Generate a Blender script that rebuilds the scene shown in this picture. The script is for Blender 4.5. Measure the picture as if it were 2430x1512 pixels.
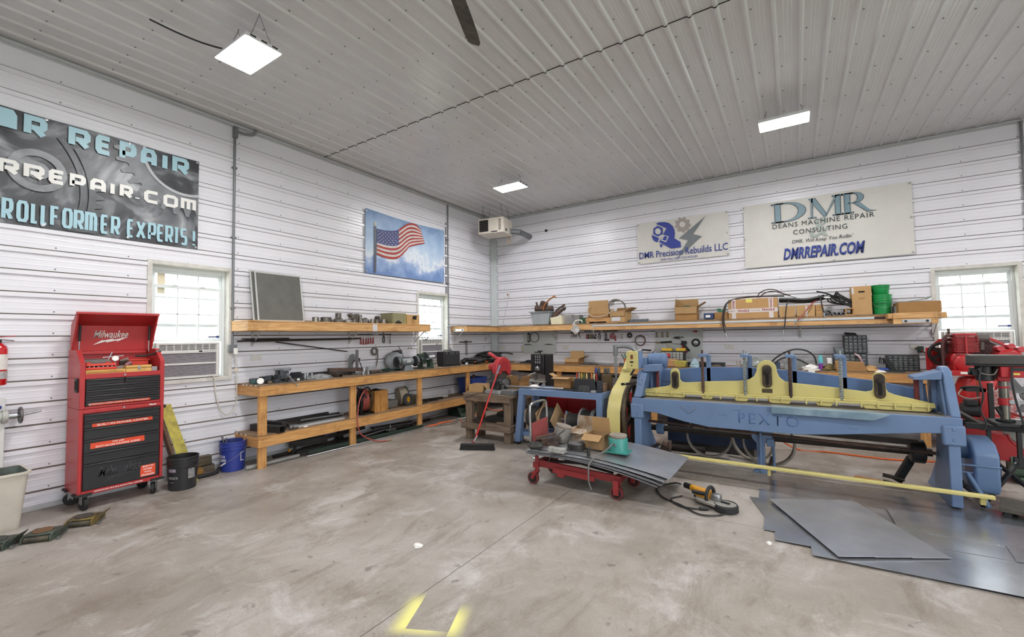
import bpy, bmesh, math, random
from mathutils import Vector, Matrix, Euler
R=math.radians; PI=math.pi
random.seed(7)
S=bpy.context.scene; C=S.collection
for o in list(bpy.data.objects): bpy.data.objects.remove(o)
# ------------------------------------------------ camera
cd=bpy.data.cameras.new('camera'); cam=bpy.data.objects.new('camera',cd); C.objects.link(cam)
cd.sensor_fit='HORIZONTAL'; cd.sensor_width=36; cd.lens=36*1038.8/2430; cd.clip_start=.05; cd.clip_end=200
_y,_p,_r=-.573156,.0433624,-.0144238
_f=Vector((math.sin(_y)*math.cos(_p),math.cos(_y)*math.cos(_p),math.sin(_p)))
_a=Vector((math.cos(_y),-math.sin(_y),0)); _b=_a.cross(_f)
_x=_a*math.cos(_r)+_b*math.sin(_r); _u=-_a*math.sin(_r)+_b*math.cos(_r)
cam.matrix_world=Matrix(((_x.x,_u.x,-_f.x,6.6388),(_x.y,_u.y,-_f.y,-9.4069),(_x.z,_u.z,-_f.z,1.7024),(0,0,0,1)))
S.camera=cam
# ------------------------------------------------ daylight, exposure
S.view_settings.view_transform='Standard'; S.view_settings.look='None'; S.view_settings.gamma=1
S.view_settings.exposure=1.03; S.view_settings.use_curve_mapping=False
W=bpy.data.worlds.new('sky'); S.world=W; W.use_nodes=True
_bg=W.node_tree.nodes['Background']; _bg.inputs[0].default_value=(.93,.97,1,1); _bg.inputs[1].default_value=3.4
LAMP=64.0     # radiance of the LED panels
S.cycles.max_bounces=7; S.cycles.diffuse_bounces=4; S.cycles.glossy_bounces=3; S.cycles.transmission_bounces=5
S.cycles.transparent_max_bounces=8; S.cycles.sample_clamp_indirect=6; S.cycles.caustics_reflective=False; S.cycles.caustics_refractive=False
S.cycles.use_denoising=True
# ------------------------------------------------ materials
def lin(h):
    if not isinstance(h,str): return h
    v=[int(h[i:i+2],16)/255 for i in (0,2,4)]
    return tuple((c/12.92 if c<=.04045 else ((c+.055)/1.055)**2.4) for c in v)
MATS={}
def M(name,col,rough=.5,metal=0.,var=.12,scale=7.,bump=0.,bscale=60.,col2=None,coat=0.,emit=0.,alpha=1.,trans=0.,stretch=None,rv=.0):
    """a procedural surface: base colour varied by noise towards col2 (or a darker tone), bump and roughness from noise"""
    if name in MATS: return MATS[name]
    m=bpy.data.materials.new(name); m.use_nodes=True; nt=m.node_tree; b=nt.nodes['Principled BSDF']
    c=lin(col); c2=lin(col2) if col2 else tuple(x*(1-var) for x in c)
    tc=nt.nodes.new('ShaderNodeTexCoord'); src=tc.outputs['Object']
    if stretch:
        mp=nt.nodes.new('ShaderNodeMapping'); mp.inputs['Scale'].default_value=stretch
        nt.links.new(src,mp.inputs[0]); src=mp.outputs[0]
    n=nt.nodes.new('ShaderNodeTexNoise'); n.inputs['Scale'].default_value=scale; n.inputs['Detail'].default_value=5
    n.inputs['Roughness'].default_value=.62; nt.links.new(src,n.inputs['Vector'])
    r=nt.nodes.new('ShaderNodeValToRGB'); r.color_ramp.elements[0].position=.36; r.color_ramp.elements[1].position=.68
    r.color_ramp.elements[0].color=(*c2,1); r.color_ramp.elements[1].color=(*c,1)
    nt.links.new(n.outputs['Fac'],r.inputs[0]); nt.links.new(r.outputs[0],b.inputs['Base Color'])
    b.inputs['Roughness'].default_value=rough; b.inputs['Metallic'].default_value=metal
    if coat: b.inputs['Coat Weight'].default_value=coat; b.inputs['Coat Roughness'].default_value=.15
    if rv:
        mr=nt.nodes.new('ShaderNodeMapRange'); mr.inputs[3].default_value=rough-rv; mr.inputs[4].default_value=rough+rv
        nt.links.new(n.outputs['Fac'],mr.inputs[0]); nt.links.new(mr.outputs[0],b.inputs['Roughness'])
    if bump:
        n2=nt.nodes.new('ShaderNodeTexNoise'); n2.inputs['Scale'].default_value=bscale; n2.inputs['Detail'].default_value=3
        nt.links.new(src,n2.inputs['Vector'])
        bp=nt.nodes.new('ShaderNodeBump'); bp.inputs['Strength'].default_value=bump; bp.inputs['Distance'].default_value=.01
        nt.links.new(n2.outputs['Fac'],bp.inputs['Height']); nt.links.new(bp.outputs[0],b.inputs['Normal'])
    if emit: b.inputs['Emission Color'].default_value=(*c,1); b.inputs['Emission Strength'].default_value=emit
    if alpha<1: b.inputs['Alpha'].default_value=alpha
    if trans: b.inputs['Transmission Weight'].default_value=trans
    MATS[name]=m; return m
def wood(name,c1,c2,axis=0,sc=5.,rough=.6,knots=True):
    """planed or weathered timber, grain along the given axis"""
    if name in MATS: return MATS[name]
    m=bpy.data.materials.new(name); m.use_nodes=True; nt=m.node_tree; b=nt.nodes['Principled BSDF']
    tc=nt.nodes.new('ShaderNodeTexCoord'); mp=nt.nodes.new('ShaderNodeMapping')
    s=[14,14,14]; s[axis]=.9; mp.inputs['Scale'].default_value=s
    nt.links.new(tc.outputs['Object'],mp.inputs[0])
    n=nt.nodes.new('ShaderNodeTexNoise'); n.inputs['Scale'].default_value=sc; n.inputs['Detail'].default_value=6; n.inputs['Distortion'].default_value=.6
    nt.links.new(mp.outputs[0],n.inputs['Vector'])
    r=nt.nodes.new('ShaderNodeValToRGB'); e=r.color_ramp.elements
    e[0].position=.3; e[1].position=.7; e[0].color=(*lin(c2),1); e[1].color=(*lin(c1),1)
    nt.links.new(n.outputs['Fac'],r.inputs[0])
    n2=nt.nodes.new('ShaderNodeTexNoise'); n2.inputs['Scale'].default_value=2.2; n2.inputs['Detail'].default_value=8; n2.inputs['Roughness'].default_value=.75
    nt.links.new(tc.outputs['Object'],n2.inputs['Vector'])
    r2=nt.nodes.new('ShaderNodeValToRGB'); r2.color_ramp.elements[0].position=.30; r2.color_ramp.elements[1].position=.48
    r2.color_ramp.elements[0].color=(.38,.33,.28,1); r2.color_ramp.elements[1].color=(1,1,1,1)
    nt.links.new(n2.outputs['Fac'],r2.inputs[0])
    mx=nt.nodes.new('ShaderNodeMixRGB'); mx.blend_type='MULTIPLY'; mx.inputs[0].default_value=.7 if knots else .25
    nt.links.new(r.outputs[0],mx.inputs[1]); nt.links.new(r2.outputs[0],mx.inputs[2]); nt.links.new(mx.outputs[0],b.inputs['Base Color'])
    b.inputs['Roughness'].default_value=rough
    bp=nt.nodes.new('ShaderNodeBump'); bp.inputs['Strength'].default_value=.15; bp.inputs['Distance'].default_value=.005
    nt.links.new(n.outputs['Fac'],bp.inputs['Height']); nt.links.new(bp.outputs[0],b.inputs['Normal'])
    MATS[name]=m; return m
# ------------------------------------------------ mesh builder
def frame(p,d,up=(0,0,1)):
    d=Vector(d).normalized(); u=Vector(up)
    if abs(d.dot(u))>.98: u=Vector((1,0,0)) if abs(d.x)<.9 else Vector((0,1,0))
    x=u.cross(d).normalized(); y=d.cross(x)
    return x,y
class MB:
    """collects shapes; build() links them as ONE mesh object"""
    def __init__(s): s.v=[]; s.f=[]; s.mi=[]; s.T=Matrix.Identity(4); s.m=0
    def at(s,loc=(0,0,0),rot=(0,0,0)):
        s.T=Matrix.Translation(loc)@Euler(rot).to_matrix().to_4x4(); return s
    def add(s,vs,fs):
        o=len(s.v); s.v+=[tuple(s.T@Vector(v)) for v in vs]
        s.f+=[tuple(o+i for i in f) for f in fs]; s.mi+=[s.m]*len(fs); return s
    def bx(s,x0,x1,y0,y1,z0,z1):
        return s.add([(x0,y0,z0),(x1,y0,z0),(x1,y1,z0),(x0,y1,z0),(x0,y0,z1),(x1,y0,z1),(x1,y1,z1),(x0,y1,z1)],
            [(0,3,2,1),(4,5,6,7),(0,1,5,4),(1,2,6,5),(2,3,7,6),(3,0,4,7)])
    def box(s,c,d,rot=None):
        h=[q/2 for q in d]; vs=[Vector((sx*h[0],sy*h[1],sz*h[2])) for sz in(-1,1) for sx,sy in((-1,-1),(1,-1),(1,1),(-1,1))]
        if rot: E=Euler(rot).to_matrix(); vs=[E@v for v in vs]
        vs=[v+Vector(c) for v in vs]
        return s.add(vs,[(0,3,2,1),(4,5,6,7),(0,1,5,4),(1,2,6,5),(2,3,7,6),(3,0,4,7)])
    def hexa(s,b4,t4):  # box from four bottom and four top corners (ccw seen from above)
        return s.add(list(b4)+list(t4),[(0,3,2,1),(4,5,6,7),(0,1,5,4),(1,2,6,5),(2,3,7,6),(3,0,4,7)])
    def bar(s,p0,p1,w,h,up=(0,0,1)):  # rectangular bar between two points
        p0=Vector(p0);p1=Vector(p1); x,y=frame(p0,p1-p0,up); x=x*w/2; y=y*h/2
        return s.hexa([p0-x-y,p0+x-y,p0+x+y,p0-x+y],[p1-x-y,p1+x-y,p1+x+y,p1-x+y])
    def cyl(s,p0,p1,r,r2=None,n=16,caps=True):
        r2=r if r2 is None else r2; p0=Vector(p0);p1=Vector(p1); x,y=frame(p0,p1-p0)
        vs=[];
        for p,q in((p0,r),(p1,r2)):
            for i in range(n):
                a=2*PI*i/n; vs.append(p+x*math.cos(a)*q+y*math.sin(a)*q)
        fs=[(i,(i+1)%n,n+(i+1)%n,n+i) for i in range(n)]
        if caps: fs+=[tuple(range(n-1,-1,-1)),tuple(range(n,2*n))]
        return s.add(vs,fs)
    def lathe(s,prof,n=24,c=(0,0,0),ax=(0,0,1),caps=True):  # prof: (radius, height) pairs along ax
        ax=Vector(ax).normalized(); x,y=frame(c,ax); c=Vector(c); vs=[]
        for r,h in prof:
            for i in range(n):
                a=2*PI*i/n; vs.append(c+ax*h+(x*math.cos(a)+y*math.sin(a))*max(r,1e-4))
        fs=[]
        for k in range(len(prof)-1):
            for i in range(n):
                j=(i+1)%n; fs.append((k*n+i,k*n+j,(k+1)*n+j,(k+1)*n+i))
        if caps:
            if prof[0][0]>1e-3: fs.append(tuple(range(n-1,-1,-1)))
            if prof[-1][0]>1e-3: fs.append(tuple((len(prof)-1)*n+i for i in range(n)))
        return s.add(vs,fs)
    def tube(s,pts,r,n=8,closed=False):
        pts=[Vector(p) for p in pts]; k=len(pts); vs=[]; px=None
        for i,p in enumerate(pts):
            a=pts[(i-1)%k] if (closed or i>0) else p; b=pts[(i+1)%k] if (closed or i<k-1) else p
            d=(b-a).normalized() if (b-a).length>1e-9 else Vector((0,0,1))
            if px is None: x,y=frame(p,d)
            else:
                x=(px-d*px.dot(d)); x=x.normalized() if x.length>1e-6 else frame(p,d)[0]; y=d.cross(x)
            px=x; rr=r[i] if isinstance(r,(list,tuple)) else r
            for j in range(n):
                t=2*PI*j/n; vs.append(p+(x*math.cos(t)+y*math.sin(t))*rr)
        fs=[]; m=k if closed else k-1
        for i in range(m):
            i2=(i+1)%k
            for j in range(n):
                j2=(j+1)%n; fs.append((i*n+j,i*n+j2,i2*n+j2,i2*n+j))
        if not closed: fs+=[tuple(range(n-1,-1,-1)),tuple((k-1)*n+j for j in range(n))]
        return s.add(vs,fs)
    def torus(s,c,ax,R_,r,n=28,m=8,a0=0,a1=2*PI):
        x,y=frame(c,ax); c=Vector(c); full=abs(a1-a0-2*PI)<1e-6; k=n if full else n+1
        return s.tube([c+(x*math.cos(a0+(a1-a0)*i/n)+y*math.sin(a0+(a1-a0)*i/n))*R_ for i in range(k)],r,m,full)
    def prism(s,poly,a,b,axis='y'):  # polygon (u,v) extruded from a to b: axis y -> (u,t,v); x -> (t,u,v); z -> (u,v,t)
        n=len(poly); mk={'y':lambda u,v,t:(u,t,v),'x':lambda u,v,t:(t,u,v),'z':lambda u,v,t:(u,v,t)}[axis]
        ar=sum(poly[i][0]*poly[(i+1)%n][1]-poly[(i+1)%n][0]*poly[i][1] for i in range(n))
        if ar<0: poly=poly[::-1]
        vs=[mk(u,v,a) for u,v in poly]+[mk(u,v,b) for u,v in poly]
        fs=[(i,(i+1)%n,n+(i+1)%n,n+i) for i in range(n)]+[tuple(range(n-1,-1,-1)),tuple(range(n,2*n))]
        flip=(axis=='y')!=(b<a)
        if flip: fs=[f[::-1] for f in fs]
        return s.add(vs,fs)
    def sph(s,c,r,n=12,m=8,sc=(1,1,1)):
        vs=[];fs=[]
        for i in range(m+1):
            t=PI*i/m
            for j in range(n):
                a=2*PI*j/n; vs.append((c[0]+r*sc[0]*math.sin(t)*math.cos(a),c[1]+r*sc[1]*math.sin(t)*math.sin(a),c[2]-r*sc[2]*math.cos(t)))
        for i in range(m):
            for j in range(n):
                j2=(j+1)%n; fs.append((i*n+j,i*n+j2,(i+1)*n+j2,(i+1)*n+j))
        return s.add(vs,fs)
    def wb(s,name,mat,t,**k):  # vertices given in world coordinates, part of t
        o=t.location; s.v=[(x-o.x,y-o.y,z-o.z) for x,y,z in s.v]; return s.build(name,mat,t,**k)
    def quad(s,a,b,c,d): return s.add([a,b,c,d],[(0,1,2,3)])
    def jitter(s,k):
        s.v=[(x+random.uniform(-k,k),y+random.uniform(-k,k),z+random.uniform(-k,k)) for x,y,z in s.v]; return s
    def build(s,name,mat,parent=None,bevel=0.,smooth=True,loc=None,rot=None):
        me=bpy.data.meshes.new(name); bm=bmesh.new()
        vv=[bm.verts.new(v) for v in s.v]
        for f,mi in zip(s.f,s.mi):
            try: fc=bm.faces.new([vv[i] for i in f]); fc.material_index=mi; fc.smooth=smooth
            except ValueError: pass
        bmesh.ops.remove_doubles(bm,verts=[v for v in bm.verts if len(v.link_edges)>2 or True],dist=1e-6)
        bmesh.ops.recalc_face_normals(bm,faces=bm.faces)
        if smooth:
            for e in bm.edges:
                if len(e.link_faces)!=2 or e.calc_face_angle(3.2)>R(38): e.smooth=False
        bm.to_mesh(me); bm.free()
        for q in (mat if isinstance(mat,(list,tuple)) else [mat]): me.materials.append(q)
        o=bpy.data.objects.new(name,me); C.objects.link(o)
        if parent: o.parent=parent
        if loc: o.location=loc
        if rot: o.rotation_euler=rot
        if bevel:
            md=o.modifiers.new('bevel','BEVEL'); md.width=bevel; md.segments=2; md.limit_method='ANGLE'; md.angle_limit=R(40); md.harden_normals=False
        return o
def thing(name,label,cat,loc=(0,0,0),rz=0.,group=None,rot=None):
    o=bpy.data.objects.new(name,None); C.objects.link(o); o.empty_display_size=.05
    o.location=loc; o.rotation_euler=rot if rot else (0,0,rz); o['label']=label; o['category']=cat
    if group: o['group']=group
    return o
def tag(o,label,cat,group=None):
    o['label']=label; o['category']=cat
    if group: o['group']=group
    return o
def struct(o): o['kind']='structure'; return o
def copy_tree(o,loc=None,rz=None,label=None,group=None,rot=None):
    c=o.copy(); C.objects.link(c)
    if loc is not None: c.location=loc
    if rz is not None: c.rotation_euler=(0,0,rz)
    if rot is not None: c.rotation_euler=rot
    if label: c['label']=label
    if group: c['group']=group
    for ch in list(o.children):
        k=ch.copy(); C.objects.link(k); k.parent=c
        for g in list(ch.children):
            q=g.copy(); C.objects.link(q); q.parent=k
    return c
def textmesh(body,w,h,mat,name='lettering',parent=None,loc=(0,0,0),rot=(0,0,0),bold=0.,shear=0.,depth=.0008,space=1.,align=None):
    """letters fitted into a w x h rectangle centred on loc, facing local +Z before rot"""
    cu=bpy.data.curves.new('letters','FONT'); cu.body=body; cu.size=1; cu.offset=bold; cu.shear=shear; cu.space_character=space
    cu.align_x='CENTER'; cu.resolution_u=2
    to=bpy.data.objects.new('letters',cu); me=bpy.data.meshes.new_from_object(to); bpy.data.objects.remove(to); bpy.data.curves.remove(cu)
    xs=[v.co.x for v in me.vertices]; ys=[v.co.y for v in me.vertices]
    x0,x1,y0,y1=min(xs),max(xs),min(ys),max(ys); sx=w/(x1-x0); sy=h/(y1-y0) if h else sx
    for v in me.vertices: v.co=((v.co.x-(x0+x1)/2)*sx,(v.co.y-(y0+y1)/2)*sy,0)
    if depth:
        bm=bmesh.new(); bm.from_mesh(me)
        r=bmesh.ops.extrude_face_region(bm,geom=bm.faces[:]); 
        for e in r['geom']:
            if isinstance(e,bmesh.types.BMVert): e.co.z+=depth
        bmesh.ops.recalc_face_normals(bm,faces=bm.faces); bm.to_mesh(me); bm.free()
    me.name=name; me.materials.clear(); me.materials.append(mat)
    o=bpy.data.objects.new(name,me); C.objects.link(o); o.location=loc; o.rotation_euler=rot
    if parent: o.parent=parent
    return o
LEFT=(PI/2,0,PI/2)    # lettering on the left wall, read from the room (facing +X)
BACK=(PI/2,0,0)       # lettering on the back wall (facing -Y)
def arc(c,r,a0,a1,n=8): return [(c[0]+r*math.cos(R(a0+(a1-a0)*i/n)),c[1]+r*math.sin(R(a0+(a1-a0)*i/n))) for i in range(n+1)]
def bez(p0,p1,p2,p3,n=12):
    p0,p1,p2,p3=[Vector(p) for p in(p0,p1,p2,p3)]
    return [p0*(1-t)**3+p1*3*t*(1-t)**2+p2*3*t*t*(1-t)+p3*t**3 for t in[i/n for i in range(n+1)]]
def spline(pts,n=6):
    """Catmull-Rom through points"""
    P=[Vector(p) for p in pts]; P=[P[0]*2-P[1]]+P+[P[-1]*2-P[-2]]; out=[]
    for i in range(1,len(P)-2):
        a,b,c,d=P[i-1:i+3]
        for k in range(n):
            t=k/n; out.append(.5*((2*b)+(c-a)*t+(2*a-5*b+4*c-d)*t*t+(3*b-a-3*c+d)*t**3))
    out.append(P[-2]); return out

def wtext(body,w,h,mat,t,loc,rot,off=None,**k):
    """lettering placed in world coordinates as a part of t (off: the world origin of t when t is itself a part)"""
    o=Vector(off) if off is not None else t.location
    return textmesh(body,w,h,mat,parent=t,loc=Vector(loc)-o,rot=rot,**k)
# ================================================= ROOM SHELL
XR,YF,ZC=13.4,-15.2,4.82; RIB=.2286; Z0=4.5335
m_wall=M('painted steel liner','ebeaf0',.30,0,.05,1.3,bump=.03,bscale=9,stretch=(1,1,1),rv=.06)
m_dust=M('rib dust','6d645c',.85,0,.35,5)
m_screw=M('screw heads','77767a',.4,.6)
m_ceil=M('painted steel ceiling','dededf',.24,0,.07,.9,bump=.03,bscale=7,rv=.06)
m_trim=M('white trim','e4e2de',.45,0,.10,5)
m_steel_trim=M('light steel trim','c4c6c8',.4,.0,.1,6)
m_dark=M('black gap','17130f',.9)
def rib_profile(zmax):
    pts=[]; k=0
    zk=[Z0-RIB*i for i in range(20)]
    P=[(zmax,0,0)]
    for z in zk:
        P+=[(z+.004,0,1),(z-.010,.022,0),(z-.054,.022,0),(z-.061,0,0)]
        for q in (.105,.165):
            if z-q-.02>0: P+=[(z-q,0,0),(z-q-.008,.0018,0),(z-q-.016,0,0)]
    P.append((0,0,0)); return P
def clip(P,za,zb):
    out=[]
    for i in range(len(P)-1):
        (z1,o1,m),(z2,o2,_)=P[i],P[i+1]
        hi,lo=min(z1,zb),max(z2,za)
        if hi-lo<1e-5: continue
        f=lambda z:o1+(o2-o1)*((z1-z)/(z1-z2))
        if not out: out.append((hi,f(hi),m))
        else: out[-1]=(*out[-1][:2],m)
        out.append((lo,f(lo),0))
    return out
def liner(name,t0,t1,mp,holes,screws=True):
    """a wall of horizontal ribbed sheet from t0 to t1; mp(t,z,out) -> world; holes: (ta,tb,za,zb)"""
    b=MB(); P=rib_profile(ZC+.04); cuts=sorted({t0,t1}|{q for h in holes for q in h[:2]})
    for a,c in zip(cuts,cuts[1:]):
        spans=[(0,ZC+.04)]
        for h in holes:
            if a>=h[0]-1e-6 and c<=h[1]+1e-6: spans=[q for (u,v) in spans for q in ((u,h[2]),(h[3],v)) if q[1]-q[0]>.01]
        for za,zb in spans:
            pr=clip(P,za,zb)
            vs=[mp(t,z,o) for t in(a,c) for z,o,_ in pr]; n=len(pr)
            for i in range(n-1):
                b.m=pr[i][2]; b.add([vs[i],vs[i+1],vs[n+i+1],vs[n+i]],[(0,1,2,3)])
    b.m=2
    if screws:
        t=t0+.35
        while t<t1:
            for k in range(20):
                z=Z0-RIB*k+.028
                if any(h[0]-.05<t<h[1]+.05 and h[2]-.05<z<h[3]+.05 for h in holes): continue
                vs=[mp(t+.008*math.cos(i*PI/3),z+.008*math.sin(i*PI/3),.002) for i in range(6)]
                vs+=[mp(t+.005*math.cos(i*PI/3),z+.005*math.sin(i*PI/3),.007) for i in range(6)]
                b.add(vs,[(i,(i+1)%6,6+(i+1)%6,6+i) for i in range(6)]+[tuple(range(6,12))])
            t+=.61
    o=b.build(name,[m_wall,m_dust,m_screw],smooth=False); struct(o); return o
WIN={1:('L',-7.300,-6.430,1.225,2.680),2:('L',-2.755,-1.855,1.225,2.665),3:('B',8.520,9.412,1.225,2.660)}
liner('wall_left',YF,0,lambda t,z,o:(o,t,z),[WIN[1][1:],WIN[2][1:]])
liner('wall_back',0,XR,lambda t,z,o:(t,-o,z),[WIN[3][1:]])
DOOR=(-12.6,-7.4,0,4.1)
liner('wall_right',YF,0,lambda t,z,o:(XR-o,t,z),[DOOR],False)
liner('wall_front',0,XR,lambda t,z,o:(t,YF+o,z),[],False)
b=MB()     # overhead door opening in the right wall: steel jambs and header
b.bx(XR,XR+.2,DOOR[0]-.1,DOOR[0],0,4.2); b.bx(XR,XR+.2,DOOR[1],DOOR[1]+.1,0,4.2); b.bx(XR,XR+.2,DOOR[0],DOOR[1],4.1,4.2)
struct(b.build('door_1',m_steel_trim))
# ceiling: ribs run parallel to the left wall
b=MB(); k=0; P=[(0,0)]
x=.169-RIB
while x<XR-.1:
    for q,d in((-.028,0),(-.010,-.019),(.010,-.019),(.028,0)):
        if x+q>0: P.append((x+q,d))
    for q in(.08,.114,.148):
        if x+q>0: P+=[(x+q-.006,0),(x+q,-.002),(x+q+.006,0)]
    x+=RIB
P.append((XR,0))
seams=[YF,-9.9,-4.96,0]
for (ya,yb,dz) in((YF,-9.9,0),(-9.9,-4.96,.004),(-4.96,0,0)):
    vs=[(px,y,ZC+pz+dz) for y in(ya,yb) for px,pz in P]; n=len(P)
    for i in range(n-1): b.add([vs[i],vs[i+1],vs[n+i+1],vs[n+i]],[(0,1,2,3)])
b.m=3      # lap line of the sheets
for y in(-9.9,-4.96):
    vs=[(px,y-.002,ZC+pz+q) for q in(-.007,.012) for px,pz in P]; n=len(P)
    for i in range(n-1): b.add([vs[i],vs[i+1],vs[n+i+1],vs[n+i]],[(0,1,2,3)])
b.m=2
y=-.45
while y>-12:
    x=.169+RIB*.22
    while x<9.9:
        if x>0:
            vs=[(x+.009*math.cos(i*PI/3),y+.009*math.sin(i*PI/3),ZC-.001) for i in range(6)]+[(x+.006*math.cos(i*PI/3),y+.006*math.sin(i*PI/3),ZC-.007) for i in range(6)]
            b.add(vs,[(i,(i+1)%6,6+(i+1)%6,6+i) for i in range(6)]+[tuple(range(6,12))])
        x+=RIB
    y-=.61
struct(b.build('ceiling',[m_ceil,m_dust,m_screw,m_dark],smooth=False))
# angle trim where walls meet ceiling
b=MB(); b.bx(.0,.045,YF,0,4.772,4.80); b.bx(0,.012,YF,0,4.755,4.775); struct(b.build('trim_1',m_steel_trim,bevel=.004))
b=MB(); b.bx(.0,XR,-.045,0,4.772,4.80); b.bx(0,XR,-.012,0,4.755,4.775); struct(b.build('trim_2',m_steel_trim,bevel=.004))
b=MB(); b.bx(0,.02,YF,0,0,.05); struct(b.build('baseboard_left',m_steel_trim)); b=MB(); b.bx(0,XR,-.02,0,0,.05); struct(b.build('baseboard_back',m_steel_trim))
# corner post
b=MB(); b.prism([(0,0),(.15,0),(.15,-.02),(.022,-.02),(.022,-.16),(0,-.16)],0,4.77,'z')
b.prism([(.022,-.02),(.13,-.02),(.022,-.14)],0,4.77,'z')
struct(b.build('trim_3',M('corner flashing','c3c9ca',.4,0,.06,3),bevel=.004))
# ------------------------------------------------ floor
m=bpy.data.materials.new('worn concrete'); m.use_nodes=True; nt=m.node_tree; bs=nt.nodes['Principled BSDF']
N=lambda t,**k:[setattr(n,a,v) for n in [nt.nodes.new(t)] for a,v in k.items()] and nt.nodes[-1] or nt.nodes[-1]
tc=nt.nodes.new('ShaderNodeTexCoord'); L_=nt.links.new
def noise(sc,det=6,rough=.6,dist=0,scale=None):
    n=nt.nodes.new('ShaderNodeTexNoise'); n.inputs['Scale'].default_value=sc; n.inputs['Detail'].default_value=det; n.inputs['Roughness'].default_value=rough; n.inputs['Distortion'].default_value=dist
    if scale:
        mp=nt.nodes.new('ShaderNodeMapping'); mp.inputs['Scale'].default_value=scale; L_(tc.outputs['Object'],mp.inputs[0]); L_(mp.outputs[0],n.inputs['Vector'])
    else: L_(tc.outputs['Object'],n.inputs['Vector'])
    return n.outputs['Fac']
def ramp(src,*st):
    r=nt.nodes.new('ShaderNodeValToRGB'); e=r.color_ramp.elements
    while len(e)<len(st): e.new(.5)
    for q,(p,c) in zip(e,st): q.position=p; q.color=(*lin(c),1) if isinstance(c,str) else (c,c,c,1)
    L_(src,r.inputs[0]); return r.outputs[0]
def mix(a,b_,fac,mode='MIX'):
    x=nt.nodes.new('ShaderNodeMixRGB'); x.blend_type=mode
    for s_,v in((0,fac),(1,a),(2,b_)):
        if isinstance(v,(int,float)): x.inputs[s_].default_value=v if s_==0 else (v,v,v,1)
        elif isinstance(v,str): x.inputs[s_].default_value=(*lin(v),1)
        else: L_(v,x.inputs[s_])
    return x.outputs[0]
def math_(op,a,b_=0.,c_=None):
    x=nt.nodes.new('ShaderNodeMath'); x.operation=op
    for s_,v in((0,a),(1,b_),(2,c_)):
        if v is None: continue
        if isinstance(v,(int,float)): x.inputs[s_].default_value=v
        else: L_(v,x.inputs[s_])
    return x.outputs[0]
base=ramp(noise(.9,8,.65,.4),(.30,'877d74'),(.5,'9d948b'),(.72,'b3aca5'))
pale=ramp(noise(1.6,9,.7,.8),(.52,0.),(.72,1.))
base=mix(base,'d2cecb',math_('MULTIPLY',pale,.7))
brown=ramp(noise(1.5,10,.78,.6,(1.9,.75,1)),(.50,0.),(.72,1.))
base=mix(base,'6b5c4e',math_('MULTIPLY',brown,.75))
spots=ramp(noise(6.5,4,.55,.3),(.66,0.),(.70,1.))
base=mix(base,'625c55',math_('MULTIPLY',spots,.6))
fine=ramp(noise(60,3,.6),(.3,.90),(.7,1.05)); base=mix(base,fine,1.,'MULTIPLY')
sp=nt.nodes.new('ShaderNodeSeparateXYZ'); L_(tc.outputs['Object'],sp.inputs[0]); X_,Y_=sp.outputs[0],sp.outputs[1]
wob=math_('MULTIPLY',math_('SUBTRACT',noise(9,2),.5),.014)
j1=math_('LESS_THAN',math_('ABSOLUTE',math_('ADD',math_('SUBTRACT',X_,4.485),wob)),.0035)
j2=math_('LESS_THAN',math_('ABSOLUTE',math_('ADD',math_('SUBTRACT',Y_,-4.95),wob)),.0028)
base=mix(base,'3a322c',math_('MULTIPLY',math_('MAXIMUM',j1,j2),.85))
# overspray of yellow paint round a masked rectangle
u0=Vector((.237,.110)).normalized(); v0=Vector((-.128,.300)).normalized()
def lincomb(ax,ay,c): return math_('ADD',math_('ADD',math_('MULTIPLY',X_,ax),math_('MULTIPLY',Y_,ay)),c)
det=u0.x*v0.y-u0.y*v0.x
U=lincomb(v0.y/det,-v0.x/det,-(4.651*v0.y-(-7.533)*v0.x)/det); V_=lincomb(-u0.y/det,u0.x/det,-(-4.651*u0.y+(-7.533)*u0.x)/det)
def sm(a,e0,e1):
    x=nt.nodes.new('ShaderNodeMapRange'); x.interpolation_type='SMOOTHSTEP'; L_(a,x.inputs[0]); x.inputs[1].default_value=e0; x.inputs[2].default_value=e1; return x.outputs[0]
def mul(*a):
    r=a[0]
    for q in a[1:]: r=math_('MULTIPLY',r,q)
    return r
wu=.261;hv=.326
vin=mul(sm(V_,-.09,.03),sm(V_,hv+.06,hv-.1))
left=mul(math_('LESS_THAN',U,0.),sm(U,-.13,-.02),vin); right=mul(math_('GREATER_THAN',U,wu),sm(U,wu+.11,wu+.01),mul(sm(V_,-.12,.05),sm(V_,hv-.02,hv-.22)))
bot=mul(math_('LESS_THAN',V_,0.),sm(V_,-.07,-.005),sm(U,-.1,0.),sm(U,wu+.05,wu*.45)); 
ymask=math_('MINIMUM',math_('MAXIMUM',math_('MAXIMUM',left,right),math_('MULTIPLY',bot,.7)),1.)
base=mix(base,'efe98c',math_('MULTIPLY',ymask,.9))
L_(base,bs.inputs['Base Color'])
L_(ramp(noise(2.2,6),(.3,.34),(.7,.58)),bs.inputs['Roughness'])
bp=nt.nodes.new('ShaderNodeBump'); bp.inputs['Strength'].default_value=.12; bp.inputs['Distance'].default_value=.006; L_(noise(35,4),bp.inputs['Height']); L_(bp.outputs[0],bs.inputs['Normal'])
b=MB(); b.quad((0,YF,0),(XR,YF,0),(XR,0,0),(0,0,0)); struct(b.build('floor',m))
b=MB(); b.quad((-60,-60,-.12),(60,-60,-.12),(60,60,-.12),(-60,60,-.12)); struct(b.build('ground',M('lawn','b9c7ae',.9,0,.3,.6)))
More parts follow.
